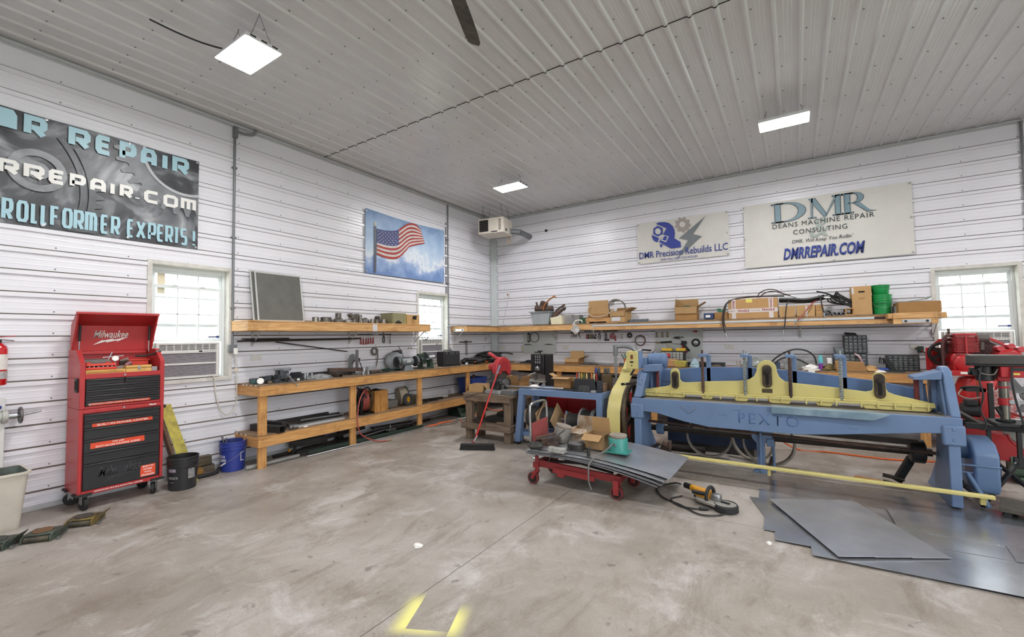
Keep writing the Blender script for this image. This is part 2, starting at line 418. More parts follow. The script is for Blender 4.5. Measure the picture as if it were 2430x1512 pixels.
# ------------------------------------------------ windows with their frames, sashes, bars and glass
m_vinyl=M('white vinyl','e6eaea',.35,0,.05,4); m_dirtyvinyl=M('dusty trim','ddd9d2',.5,0,.2,9)
m_glass=bpy.data.materials.new('window glass'); m_glass.use_nodes=True; g=m_glass.node_tree
_t=g.nodes.new('ShaderNodeBsdfTransparent'); _t.inputs[0].default_value=(.95,.98,.97,1); _g=g.nodes.new('ShaderNodeBsdfGlossy'); _g.inputs['Roughness'].default_value=.03
_mx=g.nodes.new('ShaderNodeMixShader'); _mx.inputs[0].default_value=.05; g.links.new(_t.outputs[0],_mx.inputs[1]); g.links.new(_g.outputs[0],_mx.inputs[2]); g.links.new(_mx.outputs[0],g.nodes['Material Output'].inputs[0])
def window(n,wall,a,c,z0,z1):
    """local: u along the wall (0..w), v depth (positive = into the room), z up"""
    w=c-a; b=MB()
    T=Matrix(((0,1,0,0),(1,0,0,a),(0,0,1,0),(0,0,0,1))) if wall=='L' else Matrix(((1,0,0,a),(0,-1,0,0),(0,0,1,0),(0,0,0,1)))
    def box(u0,u1,v0,v1,za,zb): b.T=T; b.bx(u0,u1,v0,v1,za,zb)
    # casing flush with the liner + deep jambs
    for q in((-.05,0,-.0,.024,z0-.05,z1+.05),(w,w+.05,0,.024,z0-.05,z1+.05),(0,w,0,.024,z1,z1+.05),(0,w,0,.03,z0-.05,z0)): box(*q)
    for q in((-.012,0,-.17,.0,z0,z1),(w,w+.012,-.17,0,z0,z1),(0,w,-.17,0,z1,z1+.012),(0,w,-.17,0,z0-.012,z0)): box(*q)
    root=b.build('window_%d'%n,m_dirtyvinyl,bevel=.003); struct(root)
    b=MB()
    f=.035; v0,v1=-.17,-.10
    for q in((0,f,v0,v1,z0,z1),(w-f,w,v0,v1,z0,z1),(f,w-f,v0,v1,z1-f-.02,z1),(f,w-f,v0,v1,z0,z0+f)): box(*q)
    b.build('window_frame',m_vinyl,root,bevel=.003)
    def sash(za,zb,va,vb,rows,lift):
        nonlocal b
        b=MB(); q=.038
        box(f,f+q,va,vb,za,zb); box(w-f-q,w-f,va,vb,za,zb); box(f+q,w-f-q,va,vb,zb-q,zb); box(f+q,w-f-q,va,vb,za,za+q)
        iw=w-2*f-2*q; gv=(va+vb)/2
        for i in(1,2): u=f+q+iw*i/3; box(u-.008,u+.008,gv-.006,gv+.006,za+q,zb-q)
        for zz in rows: box(f+q,w-f-q,gv-.006,gv+.006,zz-.008,zz+.008)
        if lift:
            for u in(w*.32,w*.68): box(u-.03,u+.03,va,vb+.012,zb-.005,zb+.012)
        o=b.build('sash',m_vinyl,root,bevel=.002)
        b=MB(); b.T=T; b.quad((f+q-.005,gv,za+q-.005),(w-f-q+.005,gv,za+q-.005),(w-f-q+.005,gv,zb-q+.005),(f+q-.005,gv,zb-q+.005)); b.build('pane',m_glass,o,smooth=False)
    sash(1.905,z1-.055,-.155,-.130,[2.285],False)
    sash(1.705,2.44,-.128,-.103,[2.07],True)
    b=MB(); box(w*.77,w*.93,-.104,-.1015,1.755,1.785); st=b.build('sticker',M('sticker grey','9fa6b4',.5,0,.3,60),root)
    b=MB(); b.T=T; b.lathe([(.019,0),(.019,.002)],16,(w*.90,-.1015,1.77),(0,1,0)); b.build('sticker_logo',M('sticker navy','26407a',.5),root)
    return root,T,w
window(1,*WIN[1]); window(2,*WIN[2]); window(3,*WIN[3])
b=MB(); b.bx(-.1365,-.134,-7.20,-7.12,2.33,2.60); o=b.build('window_notice',M('faded paper notice','e9dcc0',.7,0,.15,30)); tag(o,'faded paper notice taped inside the window beside the red tool chest','notice')
# ------------------------------------------------ LED panels
m_led=M('led diffuser','ffffff',.4,0,0,emit=LAMP); m_ledbody=M('white enamel','e8e8ea',.4,0,.05)
def lamp(x,y,z,label,drop,hooks=True):
    t=thing('ceiling_light',label,'light',(x,y,z),0,'LED panels hung from the ceiling')
    b=MB(); b.hexa([(-.30,-.175,0.004),(.30,-.175,.004),(.30,.175,.004),(-.30,.175,.004)],[(-.285,-.16,.05),(.285,-.16,.05),(.285,.16,.05),(-.285,.16,.05)])
    b.bx(-.14,.14,-.06,.06,.05,.095); b.build('housing',m_ledbody,t,bevel=.004)
    for i in range(3):
        b=MB(); b.box((.292,-.10+i*.1,.03),(.012,.05,.012)); b.build('vent_slot',m_dark,t)
    b=MB(); b.bx(-.285,.285,-.16,.16,0,.0035); b.build('diffuser',m_led,t,smooth=False)
    for s_ in(-1,1):
        h=ZC-.02-z-.05; b=MB(); p=(s_*.2,0,.05+h)
        b.tube([(s_*.24,-.1,.05),p],.0025,5); b.tube([(s_*.24,.1,.05),p],.0025,5); b.tube([p,(s_*.2,0,.06+h+.012)],.004,5)
        b.build('hanger_wire',m_screw,t)
    return t
lamp(2.27,-7.30,4.47,'white LED panel hanging over the left side of the room near the tool chest',0)
lamp(6.61,-2.40,4.60,'white LED panel hanging above the blue shear and the cream banners',0)
lamp(2.11,-2.38,4.60,'small looking white LED panel hanging in the far corner before the heater',0)
for x,y in((6.6,-7.3),(6.6,-12.2),(2.2,-12.2),(11.1,-2.4),(11.1,-7.3),(11.1,-12.2)):
    lamp(x,y,4.55,'white LED panel hung from the ribbed ceiling behind the camera position' if y<-9 else 'white LED panel hung from the ribbed ceiling outside the picture',0)
# ================================================= RED TOOL CHEST AND CABINET
m_red=M('red powder coat','b83436',.38,0,.12,3,bump=.06,bscale=140); m_blackdr=M('black drawer paint','26272a',.42,0,.2,5); m_blk=M('black plastic','1b1b1d',.5,0,.2,8)
m_rub=M('black rubber','232324',.7,0,.2,10); m_zinc=M('zinc plated steel','aeb0b2',.35,.85,.15,12); m_white=M('white print','f2efe9',.5,0,.03); m_orange=M('orange label','e8502e',.5,0,.06,9)
m_steel=M('bare steel','8d8d8f',.38,.85,.25,9); m_dsteel=M('dark mill steel','4a4846',.5,.7,.3,8); m_rust=M('rusty steel','6b5145',.7,.4,.4,8,col2='463c38'); m_alu=M('aluminium','c3c5c8',.3,.9,.1,8)
m_grey=M('grey plastic','7f8285',.5,0,.15,8)
XF=.51; YA,YB=-8.035,-7.325
def drawer(t,y0,y1,z0,z1,lip=True):
    b=MB(); b.bx(XF-.02,XF+.006,y0,y1,z0,z1); d=b.wb('drawer',m_blackdr,t,bevel=.002)
    if lip:
        b=MB(); b.bx(XF+.004,XF+.022,y0,y1,z1-.020,z1-.002); b.wb('drawer_pull',m_blackdr,t,bevel=.006).parent=d
    return d
t=thing('tool_cabinet','red rolling tool cabinet with black drawers standing on casters against the left wall','tool cabinet',(.29,-7.68,0))
b=MB(); b.bx(.08,XF,YA,YA+.03,.155,1.027); b.bx(.08,XF,YB-.03,YB,.155,1.027); b.bx(.081,.10,YA+.03,YB-.03,.157,1.027); b.bx(.1,XF-.0005,YA+.03,YB-.03,.156,.20); b.bx(.1,XF-.0005,YA+.03,YB-.03,.985,1.026)
b.bx(.101,XF-.03,YA+.03,YB-.03,.2,.985); b.wb('body',m_red,t,bevel=.004)
rows=[(.905,.975),(.835,.90),(.715,.83),(.580,.71),(.470,.575),(.205,.465)]
for z0,z1 in rows: drawer(t,YA+.04,YB-.04,z0,z1)
def label(t,y0,y1,z0,z1,lines,mat=None,x=XF+.0065):
    b=MB(); b.bx(x,x+.0015,y0,y1,z0,z1); lb_=b.wb('label',mat or m_orange,t)
    n=len(lines); h=(z1-z0)/n
    for i,(s_,w) in enumerate(lines):
        wtext(s_,(y1-y0)*w,h*.55,m_white,t,(x+.0016,(y0+y1)/2,z1-h*(i+.5)),LEFT,bold=.03).parent=lb_
label(t,-7.935,-7.43,.838,.874,[('BUILT-IN POWER CENTER',.85)])
label(t,-7.945,-7.50,.618,.678,[('100 LBS',.22),('SOFT-CLOSE DRAWER SLIDES',.82)])
label(t,-7.53,-7.395,.222,.345,[('BUILT-IN',.7),('POWER',.6),('TOOL',.5),('ORGANIZER',.9)])
label(t,-7.91,-7.50,.166,.190,[('REINFORCED FRAME & INDUSTRIAL CASTERS',.98)],m_red,XF+.001)
# embossed script and bolt on the big drawer
m_emb=M('black embossing','313236',.35,0,.1)
def bolt(w,h):  # lightning bolt outline, centred
    P=[(-.5,-.5),(-.10,.08),(-.13,-.10),(.28,.14),(.24,-.02),(.5,.5),(.10,.02),(.14,.2),(-.22,-.12),(-.18,.06)]
    P=[(-.50,-.50),(-.10,.0),(-.14,-.20),(.22,.10),(.16,-.14),(.50,.50),(.06,.16),(.10,.34),(-.24,.06),(-.20,.24)]
    return [(u*w,v*h) for u,v in P]
wtext('Milwaukee',.36,.105,m_emb,t,(XF+.007,-7.70,.365),LEFT,bold=.008,shear=.35,depth=.003)
b=MB(); b.prism([(u-7.69,v+.295) for u,v in bolt(.34,.10)],XF+.006,XF+.009,'x'); b.wb('embossed_bolt',m_emb,t)
wtext('Milwaukee',.07,.022,m_white,t,(XF+.001,-7.43,1.008),LEFT,bold=.02,shear=.35)
b=MB(); b.lathe([(.010,0),(.010,.008),(.006,.010)],16,(XF,-7.68,1.008),(1,0,0)); b.wb('lock',m_zinc,t)
for y0 in(YA-.01,YB-.11):  # corner bumpers
    b=MB(); b.tube([(XF-.09 if y0<-7.6 else XF+.012,y0 if y0<-7.6 else y0,.165),(XF+.012,y0 if y0<-7.6 else y0+.06,.165),(XF+.012,y0+.12,.165)],.013,8); b.wb('bumper',m_rub,t)
b=MB(); b.tube([(.08,YA-.012,.165),(.2,YA-.012,.165)],.013,8); b.wb('bumper',m_rub,t)
for x,y,a in((.47,YA+.06,.25),(.14,YA+.04,1.1),(.47,YB-.07,-.5),(.14,YB-.07,.4)):
    c,s_=math.cos(a),math.sin(a); b=MB(); b.cyl((x,y,.145),(x,y,.158),.035); 
    for q in(-.026,.026):
        b.hexa(*[[(x+u*c-(q+v)*s_,y+u*s_+(q+v)*c,z) for u,v in((-.022,-.003),(.022,-.003),(.022,.003),(-.022,.003))] for z in(.06,.148)])
    f=b.wb('caster_fork',m_zinc,t,bevel=.001)
    b=MB(); ax=(-s_,c,0); b.lathe([(.030,-.018),(.058,-.018),(.064,-.012),(.064,.012),(.058,.018),(.030,.018)],24,(x,y,.064),ax); b.lathe([(.012,-.03),(.012,.03)],10,(x,y,.064),ax)
    b.wb('caster_wheel',m_rub,t).parent=f
# power strip jack and side bracket on the right
b=MB(); b.bx(.44,.49,YB,YB+.03,.95,.985); b.wb('side_handle',m_blk,t,bevel=.004)
# ---- upper chest
t=thing('tool_chest','red top chest with raised lid and open tray standing on the rolling cabinet','tool chest',(.29,-7.68,1.03))
b=MB()
side=[(.08,1.03),(XF,1.03),(XF,1.495),(.345,1.635),(.08,1.635)]
for y in(YA,YB-.04): b.prism([(p[0],p[1]) for p in side],y,y+.04,'y')
b.bx(.081,.10,YA+.04,YB-.04,1.031,1.63); b.bx(.10,XF-.0005,YA+.04,YB-.04,1.031,1.055); b.bx(.10,XF-.03,YA+.04,YB-.04,1.055,1.352); b.bx(XF-.03,XF-.0005,YA+.04,YB-.04,1.335,1.385)
b.wb('body',m_red,t,bevel=.003)
b=MB(); b.bx(.10,XF-.031,YA+.04,YB-.04,1.352,1.360); b.wb('tray_mat',m_blk,t)
ym=(YA+YB)/2
drawer(t,YA+.045,ym-.004,1.275,1.333); drawer(t,ym+.004,YB-.045,1.275,1.333)
for z0,z1 in((1.222,1.271),(1.170,1.218),(1.118,1.166),(1.060,1.114)): drawer(t,YA+.045,YB-.045,z0,z1)
label(t,-7.97,-7.455,1.063,1.088,[('INDEPENDENT LOCKING DRAWER & PULL OUT WORK SURFACE',.93)])
for q in((XF,-7.68,1.36),(XF+.006,-7.96,1.075)): b=MB(); b.lathe([(.010,0),(.010,.008)],16,q,(1,0,0)); b.wb('lock',m_zinc,t)
b=MB(); b.bx(.37,.465,YA-.012,YA+.001,1.20,1.345); b.wb('side_grip',m_blk,t,bevel=.006)
b=MB(); b.bx(.385,.45,YA-.014,YA-.011,1.225,1.32); b.wb('grip_hollow',m_dark,t)
# lid: shallow pan standing open on its rear hinge
def lx(q): return .10+(q-1.62)*.07   # lid leans back a little less than upright
b=MB()
b.hexa([(.085,YA+.01,1.62),(.105,YA+.01,1.62),(.105,YB-.01,1.62),(.085,YB-.01,1.62)],[(.113,YA+.01,1.905),(.133,YA+.01,1.905),(.133,YB-.01,1.905),(.113,YB-.01,1.905)])
b.hexa([(.113,YA+.01,1.90),(.133,YA+.01,1.90),(.133,YB-.01,1.90),(.113,YB-.01,1.90)],[(.325,YA,2.04),(.345,YA,2.035),(.345,YB,2.035),(.325,YB,2.04)])
b.hexa([(.325,YA,2.015),(.345,YA,2.015),(.345,YB,2.015),(.325,YB,2.015)],[(.325,YA,2.04),(.345,YA,2.035),(.345,YB,2.035),(.325,YB,2.04)])
for y in(YA+.005,YB-.02): b.prism([(.105,1.62),(.155,1.64),(.345,2.03),(.325,2.04),(.12,1.91)],y,y+.015,'y')
lid=b.wb('lid',m_red,t,bevel=.002)
wtext('Milwaukee',.30,.088,m_white,t,(.1255,-7.70,1.805),(PI/2+.098,0,PI/2),bold=.012,shear=.35).parent=lid
b=MB(); b.prism([(u-7.705,v+1.728) for u,v in bolt(.30,.085)],.1195,.1215,'x'); b.wb('lid_bolt',m_white,t).parent=lid
b=MB(); b.bx(.1,.13,YA+.05,YB-.05,1.585,1.615); b.wb('hinge_rail',m_red,t,bevel=.003)
for y in(YA+.055,YB-.055):
    b=MB(); b.cyl((.20,y,1.60),(.205,y,1.74),.006,n=8); b.wb('gas_strut_rod',m_zinc,t)
    b=MB(); b.cyl((.205,y,1.73),(.22,y,1.90),.011,n=10); b.wb('gas_strut',m_blk,t)
# ---- what lies in the tray
m_pine=wood('pale pine','e3bd72','c9974c',1); m_case=M('red plastic case','d8402e',.45,0,.1,9); m_gcase=M('grey plastic case','6e6c68',.55,0,.2,9)
t=thing('drawer_box','long shallow pale wooden drawer lying in the chest tray under a red case','box',(.44,-7.80,1.36))
b=MB(); y0,y1=-7.985,-7.665
b.bx(.462,.475,y0,y1,1.36,1.424); b.bx(.33,.345,y0,y1,1.36,1.424); b.bx(.345,.462,y0,y0+.012,1.36,1.424); b.bx(.345,.462,y1-.012,y1,1.36,1.424); b.bx(.345,.462,y0,y1,1.36,1.368); b.wb('box_sides',m_pine,t,bevel=.001)
b=MB(); b.bx(.475,.478,y0+.012,y1-.014,1.378,1.412); b.wb('front_panel',wood('pine groove','c99a52','a5763a',1),t)
t=thing('socket_case','open red plastic socket case lying on the wooden drawer in the chest tray','case',(.42,-7.86,1.424))
b=MB(); b.bx(.35,.462,-7.985,-7.735,1.425,1.452); b.wb('case_base',m_case,t,bevel=.006)
b=MB(); b.hexa([(.345,-7.985,1.459),(.462,-7.985,1.466),(.462,-7.735,1.466),(.345,-7.735,1.459)],[(.345,-7.975,1.480),(.455,-7.975,1.492),(.455,-7.745,1.492),(.345,-7.745,1.480)]); b.wb('case_lid',m_case,t,bevel=.005)
for i in range(6):
    b=MB(); b.cyl((.456,-7.955+i*.036,1.452),(.456,-7.955+i*.036,1.463),.008,n=10); b.wb('socket',m_zinc,t)
t=thing('tool_case','flat grey case with orange latches at the back left of the chest tray','case',(.23,-7.87,1.36))
b=MB(); b.bx(.16,.34,-7.99,-7.745,1.36,1.50); b.hexa([(.16,-7.99,1.50),(.34,-7.99,1.50),(.34,-7.745,1.50),(.16,-7.745,1.50)],[(.17,-7.98,1.535),(.31,-7.98,1.53),(.31,-7.765,1.53),(.17,-7.765,1.535)]); b.wb('shell',m_gcase,t,bevel=.004)
for y in(-7.955,-7.80): b=MB(); b.bx(.34,.348,y,y+.035,1.485,1.507); b.wb('latch',M('dull orange','b3503a',.6,0,.1),t,bevel=.001)
t=thing('hinged_box','small pine box with finger joints and a steel clasp in the chest tray','box',(.42,-7.54,1.36))
b=MB(); b.bx(.355,.472,-7.66,-7.435,1.36,1.425); b.wb('box_body',m_pine,t,bevel=.001)
b=MB(); b.hexa([(.355,-7.66,1.428),(.474,-7.66,1.430),(.474,-7.435,1.430),(.355,-7.435,1.428)],[(.355,-7.66,1.45),(.474,-7.66,1.457),(.474,-7.435,1.457),(.355,-7.435,1.45)]); b.wb('box_lid',m_pine,t,bevel=.001)
b=MB(); b.bx(.473,.479,-7.56,-7.535,1.405,1.448); b.cyl((.479,-7.5475,1.415),(.483,-7.5475,1.415),.008,n=10); b.wb('clasp',m_zinc,t,bevel=.001)
b=MB(); b.bx(.40,.455,-7.428,-7.375,1.36,1.43); tag(b.build('steel_block',M('satin grey','a9a8aa',.4,.3,.1,6),bevel=.002),'plain satin grey box beside the pine box in the chest tray','box')
t=thing('dial_gauge','round white dial gauge with crossed rods among the stones in the chest tray','gauge',(.30,-7.70,1.36))
b=MB(); c=(.33,-7.715,1.535); b.lathe([(.030,-.012),(.032,0),(.030,.006)],28,c,(1,-.2,.2)); b.wb('dial_case',m_zinc,t)
b=MB(); b.lathe([(.026,.006),(.026,.0075)],28,c,(1,-.2,.2)); b.wb('dial_face',m_white,t)
b=MB(); b.cyl((.32,-7.715,1.44),(.32,-7.715,1.51),.005,n=8); b.wb('plunger',m_zinc,t)
for p,q in(((.31,-7.775,1.51),(.30,-7.735,1.605)),((.31,-7.815,1.548),(.31,-7.64,1.562)),((.32,-7.69,1.36),(.31,-7.715,1.53))):
    b=MB(); b.cyl(p,q,.006,n=8); b.wb('rod',m_zinc,t)
m_stone=M('sharpening stone','8a7a72',.85,0,.25,14); m_pstone=M('pink abrasive','a2707a',.85,0,.2,14)
for i,(p,r_,sz,mt,lb) in enumerate([((.26,-7.62,1.49),(.5,.9,.3),(.03,.08,.10),m_stone,'brown sharpening stone standing at the back of the chest tray'),((.30,-7.60,1.45),(.3,.4,.9),(.03,.09,.07),m_pstone,'pinkish abrasive stone leaning behind the pine box in the chest tray'),((.36,-7.69,1.42),(.2,.7,.4),(.05,.09,.05),m_stone,'dark stone lying between the two cases in the chest tray'),((.40,-7.685,1.395),(.1,.3,.2),(.05,.05,.04),m_grey,'grey scrap block low between the wooden boxes in the chest tray')]):
    b=MB(); b.box((0,0,0),sz); b.jitter(.006); tag(b.build('sharpening_stone',mt,bevel=.004,loc=p,rot=r_),lb,'stone')
b=MB(); b.bx(.17,.27,-7.60,-7.40,1.36,1.50); b.bx(.16,.28,-7.61,-7.39,1.5,1.515); tag(b.build('parts_case',m_case,bevel=.004),'red lidded case at the back right of the chest tray','case')
t=thing('ball_peen_hammer','ball peen hammer lying across the top of the right side of the chest','hammer',(.33,-7.42,1.55))
b=MB(); b.tube([(.25,-7.52,1.555),(.28,-7.45,1.55),(.36,-7.37,1.575),(.38,-7.345,1.60)],[.012,.012,.011,.012],8); b.wb('handle',m_dsteel,t)
b=MB(); b.lathe([(.001,-.03),(.014,-.025),(.012,-.01),(.018,.0),(.018,.02)],14,(.385,-7.34,1.605),(.3,.8,.3)); b.wb('head',m_steel,t)
# ---- red fire extinguisher on the wall at the picture's edge
t=thing('fire_extinguisher','red fire extinguisher hanging on the ribbed wall beside the tool chest','fire extinguisher',(.09,-8.53,1.30))
b=MB(); b.lathe([(.055,0),(.062,.012),(.062,.34),(.055,.375),(.03,.40),(.022,.41)],28,(.09,-8.53,1.31)); b.wb('cylinder',M('gloss red','c3161c',.22,0,.05,3,coat=.5),t)
b=MB(); b.cyl((.09,-8.53,1.70),(.09,-8.53,1.755),.02,n=14); b.wb('valve',m_dsteel,t)
b=MB(); b.bar((.09,-8.55,1.775),(.10,-8.42,1.79),.018,.008); b.wb('top_lever',m_red,t,bevel=.002)
b=MB(); b.bar((.09,-8.55,1.757),(.10,-8.43,1.742),.018,.008); b.wb('carry_handle',m_dsteel,t,bevel=.002)
b=MB(); b.lathe([(.0628,.15),(.0628,.30)],28,(.09,-8.53,1.31),caps=False); b.wb('paper_label',M('label paper','e6e2dc',.5,0,.1,30),t)
b=MB(); b.lathe([(.0635,.06),(.0635,.135)],28,(.09,-8.53,1.31),caps=False); b.wb('lower_label',M('label paper grey','bdb9b8',.5,0,.3,40),t)
b=MB(); b.bx(.0,.03,-8.55,-8.51,1.35,1.65); b.wb('wall_hook',m_steel,t)
# ---- galvanised pipe valve with handwheel, blue cap on a white panel
t=thing('valve','grey pipe valve with a spoked handwheel sticking in at the picture left edge','valve',(.12,-8.5,.9))
b=MB(); b.cyl((.12,-8.72,1.005),(.12,-8.50,1.0),.055,n=20); b.cyl((.12,-8.50,1.0),(.12,-8.46,1.0),.065,n=20); b.wb('body',M('cast grey paint','b9b8b2',.5,0,.15,9),t,bevel=.003)
b=MB(); b.cyl((.12,-8.46,1.0),(.12,-8.40,1.0),.03,n=16); b.wb('bonnet',m_zinc,t)
b=MB(); b.torus((.12,-8.375,1.0),(0,1,0),.075,.010,24,8)
for i in range(3):
    a=i*2*PI/3+.4; b.cyl((.12,-8.375,1.0),(.12+.075*math.cos(a),-8.375,1.0+.075*math.sin(a)),.008,n=8)
b.cyl((.12,-8.40,1.0),(.12,-8.36,1.0),.018,n=12); b.wb('handwheel',m_steel,t)
b=MB(); b.cyl((.12,-8.37,1.0),(.12,-8.23,1.025),.012,n=10); b.wb('stem',m_zinc,t)
b=MB(); b.cyl((.12,-8.56,1.08),(.12,-8.56,1.11),.06,n=20); b.wb('blue_cap',M('blue plastic','2a3ea0',.4,0,.1),t,bevel=.006)
b=MB(); b.box((.085,-8.56,.59),(.06,.17,1.18)); b.wb('stand',M('white panel','d9d7d4',.5,0,.1,4),t,bevel=.006)
# ---- plastic waste bin
t=thing('waste_bin','beige square plastic waste bin with a worn rim at the lower left edge','bin',(.40,-8.585,0))
b=MB()
def ring(w,r,z,n=6):
    out=[]
    for cx,cy,a0 in((1,1,0),(-1,1,90),(-1,-1,180),(1,-1,270)):
        out+=[(.40+x,-8.585+y,z) for x,y in arc((cx*(w-r),cy*(w-r)),r,a0,a0+90,n)]
    return out
rr=[ring(.155,.04,0),ring(.165,.045,.03),ring(.205,.05,.50),ring(.222,.055,.505),ring(.222,.055,.525),ring(.200,.05,.525),ring(.16,.045,.03)]
n=len(rr[0])
for q in rr: b.v+=q
for k in range(len(rr)-1):
    for i in range(n): b.f.append((k*n+i,k*n+(i+1)%n,(k+1)*n+(i+1)%n,(k+1)*n+i)); b.mi.append(0 if k<5 else 1)
b.f+=[tuple(range(n)),tuple((len(rr)-1)*n+i for i in range(n))]; b.mi+=[0,1]
b.wb('bin_body',[M('beige plastic','cfc8ba',.5,0,.12,5),M('dirty inside','6b746d',.7,0,.5,9)],t)
# ---- three machinery skates
def skate(loc,rz,label,c1,c2):
    t=thing('machine_skate',label,'machine skate',loc,rz,'machinery skates on the floor')
    mp=M('skate paint '+c1,c1,.55,.2,.5,7,col2='4a453d')
    b=MB(); b.hexa([(-.10,-.085,.05),(.10,-.085,.05),(.10,.085,.05),(-.10,.085,.05)],[(-.10,-.085,.062),(.10,-.085,.062),(.10,.085,.062),(-.10,.085,.062)]); b.build('deck',mp,t,bevel=.004)
    b=MB(); b.lathe([(.066,.062),(.068,.066),(.066,.072)],28,(-.01,0,0)); b.build('swivel_pad',M('ribbed rubber '+c2,c2,.8,0,.3,14,bump=.5,bscale=90),t)
    for y in(-.095,.095):
        b=MB(); b.cyl((-.085,y,.026),(.085,y,.026),.024,n=14); b.build('roller',M('skate roller','65604f',.5,.5,.4,9,col2='3d3a34'),t)
    for x in(-.097,.097):
        b=MB(); b.prism([(-.12,.004),(.12,.004),(.12,.05),(.08,.062),(-.08,.062),(-.12,.05)],x-.006,x+.006,'x'); b.build('side_plate',mp,t,bevel=.002)
    b=MB(); b.hexa([(.103,-.085,.04),(.112,-.085,.04),(.112,.085,.04),(.103,.085,.04)],[(.150,-.085,.095),(.158,-.085,.093),(.158,.085,.093),(.150,.085,.095)]); b.build('end_flap',mp,t,bevel=.002)
    b=MB(); b.cyl((.145,-.10,.02),(.145,-.07,.02),.012,n=10); b.build('pivot_bolt',m_steel,t)
    return t
skate((.905,-8.06,0),R(52),'yellow edged machine skate with a dark round pad nearest the tool cabinet','8f7a3d','4c4540')
skate((1.02,-8.35,0),R(52),'green machine skate with a rusty brown round pad, the middle one of three','55685c','7b5a3f')
skate((.93,-8.61,0),R(52),'dark green machine skate half cut off by the left edge of the picture','47584f','4a4a46')
# ---- boards leaning and lying behind the black bucket
t=thing('steel_channel','yellow painted steel channel leaning on the wall behind the black bucket','beam',(.25,-7.08,0))
b=MB(); 
for q in(-.035,.035): b.bar((.42,-6.99+q,.0),(.06,-7.16+q,.93),.006,.05,(0,1,0))
b.bar((.42,-6.99,.0),(.06,-7.16,.93),.075,.008,(1,0,0)); b.wb('channel',M('yellow paint worn','cfc04f',.5,0,.2,6,col2='8d8236'),t,bevel=.001)
m_old=wood('old dark plank','7c5a38','4d3823',2)
b=MB(); b.bar((.30,-7.08,.02),(.05,-7.20,.75),.03,.11,(1,0,0)); tag(b.build('plank',m_old,bevel=.003),'dark stained plank leaning on the wall beside the yellow channel','plank')
for i,(y0,y1,x0,x1,z0,z1,lb) in enumerate([(-7.02,-6.66,.03,.14,.10,.21,'mossy old beam lying along the wall behind the two buckets'),(-7.02,-6.80,.14,.25,0,.09,'short yellowish wood block behind the black bucket'),(-7.02,-6.62,.02,.13,0,.092,'old grey timber on the floor under the mossy beam')]):
    b=MB(); b.bx(x0,x1,y0,y1,z0,z1); b.jitter(.006); tag(b.build('timber_block',[wood('mossy timber','6b5d47','3f3a2e',1),wood('yellow block','a87b3a','7d5726',1),wood('grey timber','77695a','54493d',1)][i],bevel=.004),lb,'timber')
b=MB(); b.tube(spline([(.30,-6.98,.02),(.34,-6.85,.025),(.33,-6.70,.03),(.25,-6.62,.05)]),.022,8); b.tube([(.28,-7.0,.02),(.31,-6.66,.02)],.018,8); tag(b.build('rubber_hose',m_rub),'short black hoses lying between the black and the blue bucket','hose')
# ---- buckets
def bucket(name,label,loc,r,h,mat,matin,rz=0):
    t=thing(name,label,'bucket',loc,rz)
    k=r/.15; b=MB(); b.lathe([(.125*k,0),(.13*k,.004),(.146*k,h*.70),(.153*k,h*.72),(.153*k,h*.745),(.147*k,h*.75),(.148*k,h*.83),(.155*k,h*.84),(.155*k,h*.86),(.149*k,h*.87),(.151*k,h*.965),(.156*k,h*.97),(.156*k,h),(.146*k,h)],36,caps=True)
    b.f.pop(); b.mi.pop()
    b.m=1; b.lathe([(.146*k,h),(.122*k,.02),(.001,.02)],36,caps=False); b.build('bucket_shell',[mat,matin],t)
    return t
m_bb=M('black bucket plastic','2a2a2c',.4,0,.25,6,rv=.1)
t=bucket('oil_bucket','black plastic oil bucket with worn white print beside the red tool cabinet',(.545,-7.14,0),.152,.37,m_bb,M('oily inside','1a1917',.5))
m_pale=M('worn print','c9c6c4',.6,0,.5,20)
def curved_text(body,r,zc,a,w,h,mat,t,**k):
    """lettering bent round a bucket"""
    o=textmesh(body,w,h,mat,parent=t,depth=0,**k); me=o.data
    for v in me.vertices:
        th=a+v.co.x/r; v.co=(r*math.cos(th),r*math.sin(th),zc+v.co.y)
    return o
va=math.atan2(-9.4+7.14,6.64-.545)   # towards the viewer
b=MB(); 
def bandpatch(b,r,a0,a1,z0,z1,n=10):
    vs=[(r*math.cos(a0+(a1-a0)*i/n),r*math.sin(a0+(a1-a0)*i/n),z) for i in range(n+1) for z in(z0,z1)]
    b.add(vs,[(2*i,2*i+2,2*i+3,2*i+1) for i in range(n)])
bandpatch(b,.1475,va-1.05,va-.45,.215,.255); b.build('brand_band',M('purple grey print','7b6f86',.6,0,.2),t)
curved_text('MEITKING',.1480,.235,va-.75,.08,.022,m_pale,t,bold=.02); curved_text('HYDRAULIC OIL',.1432,.15,va-.70,.11,.026,m_pale,t,bold=.02)
curved_text('premium grade',.1400,.10,va-.9,.07,.012,m_pale,t)
b=MB(); bandpatch(b,.1478,va+.35,va+.85,.13,.24); b.build('data_label',M('bucket label','9d9b9c',.6,0,.5,50),t)
b=MB(); b.tube([(.158*math.cos(va+.9),.158*math.sin(va+.9),.31),(.165*math.cos(va+1.0),.165*math.sin(va+1.0),.26),(.16*math.cos(va+.75),.16*math.sin(va+.75),.24)],.004,6); b.build('wire_handle',m_dsteel,t)
t=bucket('scrap_bucket','blue plastic bucket holding a few rods at the end of the left bench',(.285,-6.475,0),.155,.385,M('blue bucket plastic','2f3f92',.4,0,.15,5),M('blue inside','2a3880',.5,0,.3,6))
va=math.atan2(-9.4+6.475,6.64-.285)
curved_text('DO IT',.1475,.205,va-.95,.105,.040,m_white,t,bold=.03); curved_text('RIGHT',.1445,.155,va-.95,.125,.040,m_white,t,bold=.03)
b=MB()
